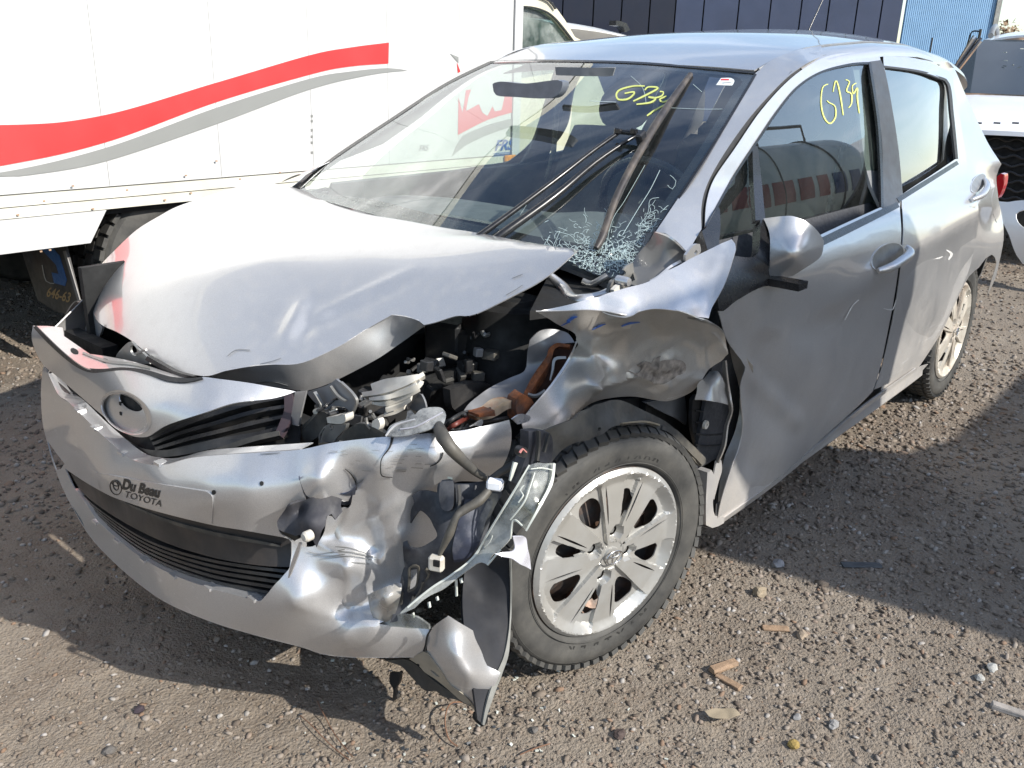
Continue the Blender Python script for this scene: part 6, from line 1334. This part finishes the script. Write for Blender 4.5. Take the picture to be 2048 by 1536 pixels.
B('loose_sliver', [(911, 1160), (912, 1193)], {'x': .57}, 3, EDG, th=.003); B('torn_strip', [(1032, 925), (1026, 945), (1021, 962)], {'y': .84}, [8, 6, 3], EDG, th=.003)
for k in (0, 2, 3, 6):
    u = 884+k*16-60; v = np.interp(u, [820, 884, 950], [1225, 1182, 1130])+4
    B('lens_tab', [(u, v), (u+2, v+rs.uniform(5, 12))], {'x': .575}, 3, EDG, th=.004)

# ------------------------------------------------------------------ inside the cabin
rows = []
for y in np.linspace(-.66, .66, 34):
    hump = .035*math.exp(-((y-.36)/.16)**2); row = []
    for x, z in ((-.10, .90), (-.22, .915), (-.34, .925+hump*.4), (-.46, .93+hump), (-.54, .92+hump), (-.58, .88+hump*.5), (-.58, .80), (-.54, .70), (-.45, .62)): row.append(np.array([x+.10*(1-abs(y)/.66)*0, y, z-.05*(abs(y)/.66)**4]))
    rows.append(row)
loft('dashboard', rows, DASH, car, th=.01)
for a, b_ in ((-.58, -.35), (-.1, .12)): Q('dash_vent', [(0, 0)]*0 or [(720+0, 400), (730, 400), (725, 405)], {'z': .93}, TRIM, th=.001) if 0 else box('dash_vent', (-.25, (a+b_)/2, .926), (.03, b_-a, .006), TRIM, car)
def seat(y, x0=-1.25):
    rows = []
    for t in np.linspace(0, 1, 14):
        z = .48+t*.62; xb = x0-.26*t; w_ = .24-.05*t**3; row = []
        for a in np.linspace(0, 2*PI, 20, endpoint=False):
            c_, s_ = math.cos(a), math.sin(a); row.append(np.array([xb+.065*np.sign(c_)*abs(c_)**.6, y+w_*np.sign(s_)*abs(s_)**.5, z+.02*c_]))
        rows.append(row)
    rows.append([np.array([rows[-1][0][0]-.03, y, 1.12])]*20)
    st = loft('seat', rows, FABRIC, car, closed=True, ang=60)
    hr = []
    for t in np.linspace(0, 1, 9):
        s_ = max(.08, math.sin(PI*min(.97, t+.03)))**.4; hr.append([np.array([x0-.30-.05*t+.045*s_*math.cos(a), y+.125*s_*np.sign(math.sin(a))*abs(math.sin(a))**.6, 1.10+.20*t]) for a in np.linspace(0, 2*PI, 18, endpoint=False)])
    loft('headrest', hr, FABRIC, st, closed=True, ang=60)
    for dy in (-.05, .05): tube('headrest_post', [np.array([x0-.27, y+dy, 1.04]), np.array([x0-.31, y+dy, 1.13])], .007, BAREG, st, 6)
    box('seat_cushion', (x0+.22, y, .50), (.52, .48, .16), FABRIC, st, bev=.05)
seat(.36); seat(-.36)
for y in (-.4, .1, .45): box('rear_seat_back', (-2.32, y*.9, .80), (.14, .40, .50), FABRIC, car, R=roty(-.3), bev=.05)
for y in (-.38, .38): box('rear_headrest', (-2.42, y, 1.05), (.09, .22, .10), FABRIC, car, bev=.03)
box('rear_cushion', (-2.05, 0, .52), (.5, 1.15, .16), FABRIC, car, bev=.04)
sw_c = np.array([-.70, .36, .93]); swn = np.array([-.9, 0, .44]); swn /= np.linalg.norm(swn); su = np.array([0, 1., 0]); sv = np.cross(swn, su)
V, F = tubevf([sw_c+.185*(math.cos(a)*su+math.sin(a)*sv) for a in np.linspace(0, 2*PI, 48, endpoint=False)], [.014]*48, 8, closed=True); stw = link('steering_wheel', mesh('steering_wheel', V, F), TRIM, car, ang=80)
for a in (0.1, PI-.1, -PI/2): tube('steering_spoke', [sw_c, sw_c+.18*(math.cos(a)*su+math.sin(a)*sv)], .013, TRIM, stw, 6)
box('steering_hub', sw_c, (.05, .12, .10), TRIM, stw, bev=.015)
rows = []
for x in np.linspace(-.98, -2.75, 16):
    zc = np.interp(x, _cx, _cz)-.035; ze = np.interp(x, _ex, _ez)-.05
    rows.append([np.array([x, y*.50, zc+(ze-zc)*abs(y)**2.3]) for y in np.linspace(-1, 1, 13)])
loft('headliner', rows, LINER, car, th=.004)
MRC = at(1048, 178, y=.01)
Q('mirror_glass_back', [(985, 168, 1), (1000, 163), (1050, 167), (1115, 160), (1125, 170), (1112, 192), (1085, 197), (1030, 194), (992, 190)], {'x': float(MRC[0])}, simple('interior_mirror_back', (.12, .135, .16), .4), th=.03, step=6)
Q('sun_visor', [(1110, 134, 1), (1230, 136, 1), (1225, 152), (1112, 150, 1)], TPS([(1095, 140, 'y', -.05), (1230, 142, 'y', .18), (1160, 168, 'y', .08), (1225, 168, 'y', .17)]), LINER, th=.01, step=12)
for sg in (1, -1):   # inner door cards and pillars trim
    rows = [[np.array([x, sg*(S(x, z)-.07), z]) for z in np.linspace(.35, .945, 8)] for x in np.linspace(-.35, -2.3, 30)]
    loft('door_card', rows, DASH if sg < 0 else FABRIC, car, th=.01)
    rows = [[np.array([x, sg*(S(x, z)-.035), z]) for x in np.linspace(-1.40-.06*(z-.95), -1.56+.0*(z-.95), 4)] for z in np.linspace(.94, 1.36, 8)]
    loft('pillar_trim', rows, LINER, car, th=.01)
    rows = [[np.array([x, sg*(S(x, z)-.04), z]) for x in np.linspace(-2.28+.0*(z-.95), -2.62, 4)] for z in np.linspace(.94, 1.33, 8)]
    loft('pillar_trim', rows, LINER, car, th=.01)
tube('seat_belt', [np.array([-1.46, .62, 1.28]), np.array([-1.42, .60, 1.0]), np.array([-1.30, .62, .60])], .012, TRIM, car, 6)
tube('seat_belt', [np.array([-1.46, -.62, 1.28]), np.array([-1.42, -.60, 1.0]), np.array([-1.30, -.62, .60])], .012, TRIM, car, 6)

# ------------------------------------------------------------------ wiper, cracks, marker lettering
def wsp(u, v, lift): return sp(off(WS, lift), [(u, v)])[0]
wa = tube('wiper_arm', [wsp(945, 478, .02), wsp(975, 460, .025), wsp(1100, 368, .035), wsp(1180, 306, .04), wsp(1236, 266, .04)], [.008, .008, .0065, .006, .006], TRIM, car, 8, sub=4)
tube('wiper_link', [wsp(985, 482, .02), wsp(1010, 464, .03), wsp(1110, 392, .03), wsp(1190, 325, .032), wsp(1262, 277, .035), wsp(1285, 268, .04)], [.010, .011, .010, .007, .005, .005], TRIM, wa, 8, sub=4)
tube('wiper_bridge', [wsp(1230, 262, .045), wsp(1265, 266, .045), wsp(1302, 272, .045)], .007, TRIM, wa, 8)
for q in ((1236, 262), (1268, 263)): box('wiper_pivot', wsp(q[0], q[1], .055), (.018, .018, .016), TRIM, wa, bev=.003)
tube('wiper_blade', [wsp(1192, 497, .012), wsp(1206, 470, .02), wsp(1240, 378, .04), wsp(1300, 268, .05), wsp(1340, 205, .035), wsp(1381, 149, .012)], [.007, .010, .009, .011, .010, .008], simple('worn_wiper_black', (.035, .03, .028), .5, 0, .4, 30, dirt=.4), wa, 8, sub=5)
tube('wiper_rubber', [wsp(1195, 498, .004), wsp(1248, 375, .012), wsp(1305, 270, .015), wsp(1380, 155, .004)], .004, RUBBER, wa, 6, sub=4)
box('wiper_clip', wsp(1284, 282, .05), (.03, .02, .05), TRIM, wa, R=roty(.5), bev=.004)
CK = []
def ribbon(px, w_, surf, lift): 
    c = np.array(px, float); n = len(c); t = np.gradient(c, axis=0); t /= np.linalg.norm(t, axis=1)[:, None]+1e-9; nn = np.c_[-t[:, 1], t[:, 0]]
    X = sp(off(surf, lift), np.r_[c+nn*w_/2, c-nn*w_/2]); return list(X), [(i, i+1, n+i+1, n+i) for i in range(n-1)]
def inglass(u, v): return inpoly(np.array([[u, v]]), [p[:2] for p in WOUT])[0]
for k in range(620):
    r_ = abs(rs.normal(0, 1)); 
    if k < 480: u, v = 1200+rs.normal(0, 48), 508+rs.normal(0, 24)
    elif k < 620: t = rs.random()**1.3; u, v = 1235+t*75+rs.normal(0, 8), 520-t*95+rs.normal(0, 10)
    else: u, v = 1205+rs.normal(0, 70), 505+rs.normal(0, 28)-8
    if not inglass(u, v): continue
    a = math.atan2(v-512, u-1205)+rs.choice([0, PI/2, .6, -.5])+rs.normal(0, .25); L = rs.uniform(4, 20); cv = rs.normal(0, .05)
    px = []; x, y = u, v
    for i in range(5): px.append((x, y)); x += L/4*math.cos(a); y += L/4*math.sin(a); a += cv*L/2
    if not inglass(*px[-1]): continue
    CK.append(ribbon(px, rs.uniform(.35, .95), WS, .003+.002*rs.random()))
for px, w_ in (([(1245, 470), (1275, 420), (1300, 380), (1320, 340)], 1.2), ([(1210, 500), (1225, 440), (1250, 400), (1290, 330)], .9), ([(1262, 152), (1283, 172), (1290, 190), (1292, 205)], .8), ([(1386, 168), (1404, 184)], .8), ([(1330, 215), (1400, 218), (1445, 218)], .6), ([(1180, 202), (1232, 204)], .8),
               ([(1100, 505), (1112, 480), (1120, 462)], .8), ([(1085, 495), (1100, 470)], .8), ([(1060, 440), (1068, 425)], .8), ([(1040, 430), (1056, 405)], .7), ([(1280, 450), (1296, 425), (1300, 400), (1318, 395)], .8), ([(1150, 480), (1140, 470), (1110, 462)], .7), ([(1340, 350), (1352, 362), (1345, 378), (1335, 370)], .8), ([(1160, 500), (1120, 496), (1090, 488)], .7)):
    CK.append(ribbon(smooth(px, 6, closed=False), w_, WS, .003))
V, F = joinvf(CK); ck = link('windshield_cracks', mesh('windshield_cracks', V, F), SHARD, car, sm=False); tag(ck, kind='stuff')
CH2 = []
for k in range(170):      # crushed glass granules at the impact
    u, v = 1205+rs.normal(0, 34), 516+rs.normal(0, 16)
    if inglass(u, v): V, F = boxvf(wsp(u, v, .004), rs.uniform(.0012, .0038, 3), rotz(rs.uniform(0, 3))@rotx(rs.uniform(0, 3))); CH2.append((V, F))
V, F = joinvf(CH2); cg = link('glass_granules', mesh('glass_granules', V, F), SHARD, car, sm=False); tag(cg, kind='stuff')
def marks(strokes, surf, w_, name='marker_lettering', lift=.003):
    for s_ in strokes: bar(name, s_, off(surf, lift), w_, YELLOW, car, th=.0004, step=3)
cv_ = lambda pts, ox, oy, sc_: [(ox+x/sc_, oy+y/sc_) for x, y in pts]
marks([cv_(s_, 1180, 120, 5.486) for s_ in ([(600, 285), (480, 285), (340, 320), (290, 370), (310, 430), (400, 430), (460, 395), (485, 350), (380, 365)], [(600, 330), (640, 295), (745, 305), (640, 370), (475, 450)], [(765, 345), (805, 350), (790, 390), (710, 415), (640, 405), (720, 420), (660, 465), (510, 485)], [(840, 395), (765, 430), (800, 460), (880, 430), (945, 405), (930, 435)], [(820, 490), (720, 545), (625, 610)])], WS, [2.5, 3.2, 3.5, 2.5])
marks([cv_(s_, 1250, 0, 2.56) for s_ in ([(1040, 430), (1012, 450), (1005, 530), (1020, 600), (1050, 632), (1078, 600), (1076, 545), (1045, 525), (1035, 515)], [(1066, 470), (1078, 415), (1090, 430), (1105, 500), (1118, 590)], [(1130, 408), (1150, 418), (1135, 465), (1160, 480), (1160, 530), (1145, 552)], [(1185, 425), (1165, 440), (1170, 480), (1190, 450), (1190, 500), (1200, 580)])], glassside, [1.6, 2.6, 3, 1.8], lift=.003)
stk = panel('windshield_sticker', [(1432, 170, 1), (1442, 156, 1), (1462, 156), (1469, 162), (1464, 171, 1)], off(WS, .002), simple('sticker_white', (.62, .66, .66), .5), car, th=.0004, step=4, sharp=False)
B('sticker_print', [(1442, 159), (1458, 159)], off(WS, .0035), 3, RED, stk, th=.0003); B('sticker_print', [(1445, 166), (1463, 164)], off(WS, .0035), 1, GREY, stk, th=.0003)

# ------------------------------------------------------------------ white off-road vehicle behind on the right
suv = empty('white_offroader', tuple(at(2100, 560, z=0)), 'white off-road vehicle with a black mesh grille and missing front bumper', 'car')
SW = simple('suv_white_paint', (.80, .80, .80), .35, 0, .03, 4, coat=.6)
dS = 7.7; rS = ray(2048, 150); rS[2] = 0; rS /= np.linalg.norm(rS); pS = np.array([-rS[1], rS[0], 0]); pS = pS if pS@RGT > 0 else -pS   # pS: to the right in the picture
oS = CAM*[1, 1, 0]+rS*dS
def SU(a, b_, z): return oS+pS*a+rS*b_+np.array([0, 0, z])      # a right, b away
def spl(u, v, b_):
    """pixel to vehicle coordinates on the plane b_ metres behind the nose"""
    d = ray(u, v); t = ((oS+rS*b_-CAM)@rS)/(d@rS); X = CAM+d*t; return (X-oS)@pS, X[2]
def mir_rows(fn, n=25): return fn
zh = spl(2000, 256, 0)[1]; zg = spl(2000, 265, 0)[1]; aL = spl(1915, 265, 0)[0]-.34; cA2 = aL+.98
# bonnet
rows = []
for t in np.linspace(0, 1, 14):
    b_ = t*1.25; z0 = zh+(spl(2000, 190, 1.25)[1]-zh)*t**.8; rows.append([SU(cA2+s_*(.93+.03*t), b_+.10*(1-t)*abs(s_)**3, z0-.05*abs(s_)**4-.0) for s_ in np.linspace(-1, 1, 25)])
loft('bonnet', rows, SW, suv, th=.01)
rows = []
for k, (dz, db) in enumerate(((0, 0), (-.02, -.03), (-.05, -.035))): rows.append([SU(cA2+s_*.92, db+.10*abs(s_)**3, zh+dz-.05*abs(s_)**4) for s_ in np.linspace(-1, 1, 25)])
loft('bonnet_lip', rows, SW, suv, th=.01)
box('grille_recess', SU(cA2, .12, zg-.32), (1.7, .1, .66), VOIDM, suv, R=np.c_[pS, rS, [0, 0, 1]])
for j in range(10):
    z = zg-.05-j*.06; P = [SU(cA2+s_*.86, .04, z+.012*math.sin(s_*40+(j % 2)*PI)) for s_ in np.linspace(-1, 1, 70)]; tube('grille_bar', P, .009, BLACK, suv, 6)
for i in range(8):
    uu = 1957+i*37; aa, zz = spl(uu, 246, -.045); box('bonnet_letter_bar', SU(aa+.0, -.05, zz), (.045, .006, .012), INK, suv, R=np.c_[pS, rS, [0, 0, 1]])
for ch, u0 in (('A', 1974), ('R', 2013)):
    pass
# windscreen and roof
zr = spl(2000, 72, 2.3)[1]; zw = spl(2000, 188, 1.3)[1]
gl0 = spl(1886, 188, 1.28)[0]; gl1 = spl(1969, 72, 2.15)[0]; G = [SU(gl0, 1.28, zw), SU(cA2+.85, 1.28, zw), SU(cA2+.66, 2.15, zr-.04), SU(gl1, 2.15, zr-.04)]
rows = [[G[0]*(1-s_)+G[1]*s_+rS*-.10*math.sin(PI*s_) for s_ in np.linspace(0, 1, 17)], [G[3]*(1-s_)+G[2]*s_+rS*-.05*math.sin(PI*s_) for s_ in np.linspace(0, 1, 17)]]
DG = simple('dark_suv_glass', (.02, .028, .034), .10, 0, .15, 4, coat=1); loft('windscreen', rows, DG, suv, th=.005)
rows = [[SU(cA2+s_*.68*(1-.04*t), 2.13+t*2.4, zr+.06*math.sin(min(1, t*3)*PI/2)-.08*abs(s_)**4) for s_ in np.linspace(-1, 1, 21)] for t in np.linspace(0, 1, 10)]
loft('roof', rows, SW, suv, th=.02)
for sg in (-1, 1):
    tube('windscreen_pillar', [SU(cA2+.87, 1.25, zw-.02) if sg > 0 else SU(gl0-.03, 1.29, zw), SU(cA2+.68, 2.2, zr-.02) if sg > 0 else SU(gl1-.03, 2.17, zr-.03)], [.03, .03] if sg > 0 else [.014, .014], SW if sg > 0 else TRIM, suv, 8)
    tube('roof_rail', [SU(cA2+sg*.62, 2.25, zr+.0), SU(cA2+sg*.62, 2.5, zr+.07), SU(cA2+sg*.62, 3.2, zr+.12), SU(cA2+sg*.62, 4.2, zr+.08)], .025, BAREG, suv, 8, sub=4)
    rows = [[SU(cA2+sg*(.93-.02*abs(k-3)), b_, z) for k, z in enumerate(np.linspace(.45, zw-.03, 7))] for b_ in np.linspace(.25, 4.4, 20)]
    loft('body_side', rows, SW, suv, th=.02)
    rows = [[SU(cA2+sg*(.92-.20*t), b_, zw-.03+(zr-zw)*t) for t in np.linspace(0, 1, 5)] for b_ in np.linspace(1.3+0, 4.3, 16)]
    loft('side_glass', rows, DG, suv, th=.01)
    for b_ in (.75, 3.5):
        c0 = SU(cA2+sg*.88, b_, .38)
        wl = lathe('wheel', [(0, .0), (.2, .0), (.25, -.02), (.27, -.2)], BAREG, suv, lambda v, c0=c0, sg=sg: c0+rS*v[0]+pS*sg*v[1]+np.array([0, 0, v[2]]), 36)
        lathe('tyre', [(.25, -.22), (.36, -.21), (.38, -.18), (.38, -.03), (.36, 0), (.26, .0)], TYRE, wl, lambda v, c0=c0, sg=sg: c0+rS*v[0]+pS*sg*v[1]+np.array([0, 0, v[2]]), 48)
box('lower_front', SU(cA2, .2, .55), (1.5, .1, .35), BLACK, suv, R=np.c_[pS, rS, [0, 0, 1]])
for k in range(7):
    u, v = rs.uniform(1985, 2048), rs.uniform(95, 160); a_, z_ = spl(u, v, 1.6); box('dust_fleck', SU(a_, 1.55+ (z_-zw)*.55, z_), (.03, .004, .008), EDG, suv, R=rotz(rs.uniform(0, 3)))
# bumper skin lying in front of it
bm = empty('loose_bumper', tuple(at(2040, 545, z=0)), 'detached white bumper skin with torn openings lying in front of the white vehicle', 'bumper')
BB = {'x': float(at(2030, 545, z=.03)[0])}
bx_ = BB['x']
LB = TPS([(1998, 402, 'x', bx_+.0), (2100, 400, 'x', bx_+.15), (2007, 450, 'x', bx_+.1), (2048, 540, 'x', bx_+.2), (2150, 530, 'x', bx_+.3), (2080, 470, 'x', bx_+.3)])
panel('bumper_skin', [(1996, 402, 1), (2015, 404), (2060, 400), (2250, 398, 1), (2250, 520, 1), (2150, 535), (2060, 533), (2040, 520), (2028, 500), (2018, 470), (2008, 450), (1999, 430)], LB, SW, bm, th=.006, step=8, sharp=False, holes=[[(2032, 428), (2048, 420), (2075, 418), (2100, 440), (2080, 470), (2052, 458), (2036, 445)]])
panel('bumper_inner', [(2025, 415, 1), (2110, 410, 1), (2110, 480, 1), (2045, 470, 1)], off(LB, -.12), VOIDM, bm, th=.006, step=12)

# ------------------------------------------------------------------ things on the ground
def gp(u, v, dz=0): X = at(u, v, z=0); X[2] = float(ground_z(np.array([X[0]]), np.array([X[1]]))[0])+dz; return X
WOOD = simple('weathered_wood', (.24, .16, .10), .85, 0, .3, 60, bump=.4, bscale=150); WOOD2 = simple('grey_lath', (.30, .27, .24), .8, 0, .3, 50); DARKS = simple('dark_strip', (.05, .055, .06), .6)
def chip(name, u, v, L, W_, T, ang, mat, label, cat, group=None):
    X = gp(u, v, T/2); V, F = boxvf((0, 0, 0), (L, W_, T), rotz(ang), min(W_, T)*.25); V = [q+X+np.array([0, 0, 0]) for q in V]
    V = [q+rng.normal(0, .0012, 3) for q in V]; o = link(name, mesh(name, V, F), mat, None, sm=False); tag(o, label, cat, group); return o
def angpx(u0, v0, u1, v1): a = gp(u0, v0); b_ = gp(u1, v1); return math.atan2(b_[1]-a[1], b_[0]-a[0]), np.linalg.norm(b_-a)
a, L = angpx(1524, 1251, 1578, 1254); chip('wood_chip', 1551, 1252, L, .018, .010, a, WOOD, 'small brown wood offcut on lit gravel right of the front wheel', 'wood chip')
a, L = angpx(1424, 1338, 1475, 1320); chip('wood_chip', 1448, 1330, L, .022, .012, a, WOOD, 'splintered brown wood piece pointing up right, below the front tyre', 'wood chip')
a, L = angpx(1432, 1345, 1480, 1372); chip('wood_chip', 1458, 1359, L, .02, .010, a, WOOD, 'splintered brown wood piece pointing down right, lower of the crossed pair', 'wood chip')
a, L = angpx(1684, 1130, 1762, 1131); chip('plastic_strip', 1723, 1130, L, .022, .006, a, DARKS, 'flat dark plastic strip lying at the shadow edge on the gravel', 'strip')
a, L = angpx(1982, 1408, 2060, 1434); chip('wood_lath', 2021, 1421, L, .022, .012, a, WOOD2, 'grey weathered lath running out of the right picture edge', 'wood lath')
a, L = angpx(1330, 1428, 1365, 1440)
b = NB('pale_leaf'); b.set(Base_Color=(.27, .22, .15), Roughness=.8); LEAFM = b.m
lf = panel('dry_leaf', [(1410, 1424, 1), (1430, 1418), (1465, 1419), (1482, 1430, 1), (1460, 1437), (1425, 1436)], {'z': .012}, LEAFM, None, th=.001, step=5, sharp=False, disp=lambda X, uv: X+np.array([0, 0, 1])*(.006*np.abs(blend_noise(X, 30, 1)))[:, None]); tag(lf, 'flat pale dry leaf on lit gravel below the front wheel', 'leaf')
CR = []
for k in range(260):
    x, y = .50+rng.normal(0, .22), .72+rng.normal(0, .20); z = float(ground_z(np.array([x]), np.array([y]))[0])+.003
    V, F = boxvf((x, y, z), rng.uniform(.001, .006, 3)*[1.6, 1.3, .5], rotz(rng.uniform(0, 3))@rotx(rng.normal(0, .4))); CR.append((V, F))
V, F = joinvf(CR[:180]); cb = link('plastic_crumbs', mesh('plastic_crumbs', V, F), DARKS, None, sm=False); tag(cb, 'dark broken plastic crumbs strewn on the gravel under the smashed bumper corner', 'debris', kind='stuff')
V, F = joinvf(CR[180:]); cb = link('lens_crumbs', mesh('lens_crumbs', V, F), EDG, None, sm=False); tag(cb, 'pale broken lens crumbs strewn on the gravel under the smashed bumper corner', 'debris', kind='stuff')
def rock(name, u, v, px, col, label):
    X = gp(u, v); z = pj(X)[2]; r_ = px/2*z/FOC; m_ = simple(name+'_stone', tuple(c*.62 for c in col), .85, 0, .2, 90, bump=.3, bscale=200)
    bmx = bmesh.new(); bmesh.ops.create_icosphere(bmx, subdivisions=2, radius=1)
    for q in bmx.verts:
        n_ = 1+.45*noise.noise(q.co*1.4+Vector((u, v, 0))); q.co = Vector((q.co.x*r_*1.1*n_, q.co.y*r_*.85*n_, q.co.z*r_*.62*n_))+Vector(X)+Vector((0, 0, r_*.35))
    me = bpy.data.meshes.new(name); bmx.to_mesh(me); bmx.free(); o = link(name, me, m_, None, ang=18); tag(o, label, 'stone'); return o
rock('dark_stone', 279, 1420, 22, (.05, .035, .045), 'round dark purple stone on lit gravel at lower left')
rock('grey_stone', 218, 1500, 24, (.16, .145, .13), 'upright grey stone near the lower left corner')
rock('tan_stone', 1520, 1182, 30, (.40, .32, .22), 'smooth tan stone on lit gravel right of the front wheel')
rock('tan_stone', 1605, 1266, 24, (.42, .33, .24), 'small flat tan stone right of the wood offcut')
rock('pale_stone', 1984, 1336, 24, (.55, .54, .50), 'bright white stone near the right edge, above its neighbour')
rock('pale_stone', 1960, 1353, 20, (.50, .49, .45), 'greenish white stone just below the bright white one')
rock('grey_stone', 1668, 1446, 24, (.34, .33, .32), 'light grey stone in the lower right gravel')
rock('grey_stone', 1595, 1430, 18, (.36, .35, .34), 'small light grey stone left of the larger one, lower right')
rock('ochre_stone', 1588, 1485, 26, (.40, .28, .08), 'yellow ochre stone near the bottom edge')
rock('pale_stone', 1556, 1128, 26, (.38, .37, .37), 'pale angular stone beside the tyre at the shadow edge')
rock('tan_stone', 1322, 1330, 16, (.33, .27, .20), 'small tan pebble close under the front tyre')
rock('brown_stone', 1240, 1465, 26, (.10, .07, .06), 'dark brown upright stone below the bumper corner')
rock('grey_stone', 1068, 1458, 18, (.17, .155, .14), 'grey stone to the right of the hanging bumper tip')
rock('pale_stone', 440, 1432, 13, (.50, .47, .43), 'small pale square stone on the shadow edge at lower left')
STRAW = simple('dry_stem', (.16, .085, .05), .8)
def stem(pts, r_, label, cat='twig'):
    o = tube('dry_twig', [gp(u, v, z) for u, v, z in pts], r_, STRAW, None, 5, sub=5); tag(o, label, cat)
stem([(635, 1412, .02), (650, 1440, .015), (672, 1475, .012), (705, 1515, .01)], .0012, 'thin reddish stem standing at the edge of the bumper shadow')
stem([(600, 1432, .006), (625, 1458, .012), (660, 1490, .008), (700, 1520, .006)], .0012, 'thin brown stem lying left of the reddish one')
stem([(925, 1407, .01), (900, 1425, .03), (890, 1455, .03), (897, 1480, .012), (915, 1490, .006)], .0018, 'curved dark wire like twig beside the hanging bumper tip')
stem([(1100, 1488, .008), (1070, 1500, .014), (1040, 1507, .006)], .0014, 'short curved twig at the bottom centre')

# ------------------------------------------------------------------ outside the frame, to the right of the photographer's view: tank truck seen in the side glass
tk = empty('tank_truck', (-6.3, 4.75, 0), 'green grey propane tank truck with a red band parked outside the frame', 'truck')
TANKM = simple('tank_green_grey', (.42, .46, .40), .4, 0, .08, 3, coat=.3)
TC = np.array([-6.4, 4.75, 1.80]); RTK = .62; HL = 1.7
rows = []
for s_ in np.linspace(-1, 1, 41):
    x = s_*(HL+.45); r_ = RTK if abs(x) < HL else RTK*math.sqrt(max(0, 1-((abs(x)-HL)/.45)**2)); rows.append([TC+np.array([x, r_*math.cos(a), r_*math.sin(a)]) for a in np.linspace(0, 2*PI, 48, endpoint=False)])
REDT = simple('faded_red_band', (.22, .045, .035), .5); BLUET = simple('faded_blue_band', (.04, .06, .12), .5)
loft('tank', rows, TANKM, tk, closed=True)
for x in (-1.1, 0.2, 1.4): tube('tank_band', [TC+np.array([x, 1.012*RTK*math.cos(a), 1.012*RTK*math.sin(a)]) for a in np.linspace(0, 2*PI, 48)], .012, TRIM, tk, 6)
for i, (x0, x1, m_) in enumerate(((-1.5, -1.25, BLUET), (-1.15, -.9, BLUET), (-.8, -.6, REDT), (-.5, -.1, REDT), (0, .5, REDT), (.6, .8, REDT))):
    rows = [[TC+np.array([x, -1.008*RTK*math.cos(a), 1.008*RTK*math.sin(a)]) for a in np.linspace(-.35, .05, 8)] for x in np.linspace(x0, x1, 6)]; loft('tank_stripe', rows, m_, tk, th=.004)
for sg in (-1,): tube('top_rail', [TC+np.array([-1.3, -.2, .58]), TC+np.array([-1.3, -.2, .80]), TC+np.array([1.1, -.2, .80]), TC+np.array([1.1, -.2, .58])], .022, TRIM, tk, 8)
tube('rail_post', [TC+np.array([0, -.2, .58]), TC+np.array([0, -.2, .80])], .02, TRIM, tk, 8)
box('truck_frame', TC+np.array([-.6, 0, -.85]), (5.6, .9, .22), CHAS, tk); box('truck_cab', TC+np.array([-3.3, 0, -.3]), (1.5, 1.9, 1.7), CABW, tk, bev=.2)
box('side_locker', TC+np.array([0, -.55, -.95]), (1.4, .3, .35), TANKM, tk)
for x in (1.2, -3.2):
    for y in (-.75, .75): lathe('wheel', [(0, -.05), (.25, -.04), (.28, 0), (.46, 0), (.5, -.03), (.5, -.25), (.3, -.27)], TYRE, tk, lambda v, x=x, y=y: np.array([TC[0]+x+v[0], TC[1]+y+v[1]*(1 if y > 0 else -1), .5+v[2]]), 40)
gw = empty('grass_bank', (-9, 9, 0), 'grey green grassy bank beyond the yard, outside the frame', 'bank'); 
rows = [[np.array([x, 14+1.5*t, 1.7*math.sin(t*1.4)+.35*noise.noise(Vector((x*.2, t*3, 0)))]) for t in np.linspace(0, 1, 8)] for x in np.linspace(-40, 40, 80)]
loft('bank_face', rows, simple('grassy_bank', (.06, .075, .045), .95, 0, .4, 1.2), gw)
# added unseen shape, outlined to cast shadow on fender, front door and gravel
ld = empty('shadow_caster', (-1.6, 4.1, 0), 'pale unseen shape added outside the frame to cast shadow on the front door', 'shadow caster')
k_ = (3.5-.85)/1.4
PG = [(-.88, -.46), (-.74, 0), (-.60, .3), (-.62, 1.0), (-1.3, 1.02), (-1.52, .93), (-1.62, .6), (-1.66, .1), (-1.75, -.04), (-2.0, -.10), (-3.4, -.11), (-4.0, -.25), (-4.1, -k_+.5), (-.98, -k_+.5)]
def prism(name, PG, y0, y1, dx, dz, mat, parent):
    pr = [(x-.27*k_, z+k_) for x, z in PG]; n = len(pr)
    V = [np.array([x, y0, z]) for x, z in pr]+[np.array([x+dx, y1, z+dz]) for x, z in pr]
    F = [tuple(range(n))[::-1], tuple(range(n, 2*n))]+[(i, (i+1) % n, n+(i+1) % n, n+i) for i in range(n)]
    return link(name, mesh(name, V, F), mat, parent, sm=False)
CASTERM = simple('caster_pale', (.62, .62, .58), .5, 0, .08, 3)  # kept pale so it bounces light onto the shaded door
prism('caster_body', PG, 3.5, 5.0, -.29, -.05, CASTERM, ld)
prism('caster_overhang', [(-.61, .32), (-.35, .56), (.1, .68), (.35, .70), (.45, .76), (.36, .84), (.0, .86), (-.61, .99)], 3.5, 3.58, 0, 0, CASTERM, ld)
for x in (-2.0, -4.2): 
    for y in (3.55, 4.95): lathe('wheel', [(0, -.05), (.25, -.04), (.28, 0), (.46, 0), (.5, -.03), (.5, -.25), (.3, -.27)], TYRE, ld, lambda v, x=x, y=y: np.array([x+v[0], y+v[1]*(1 if y > 4 else -1), .5+v[2]]), 40)
box('caster_stripe', (-1.0, 3.49, 1.95+.75), (1.3, .01, .16), RED, ld); box('caster_hatch', (-2.6, 3.49, 1.3), (1.0, .02, .6), CHAS, ld)  # invented details on the added shadow caster
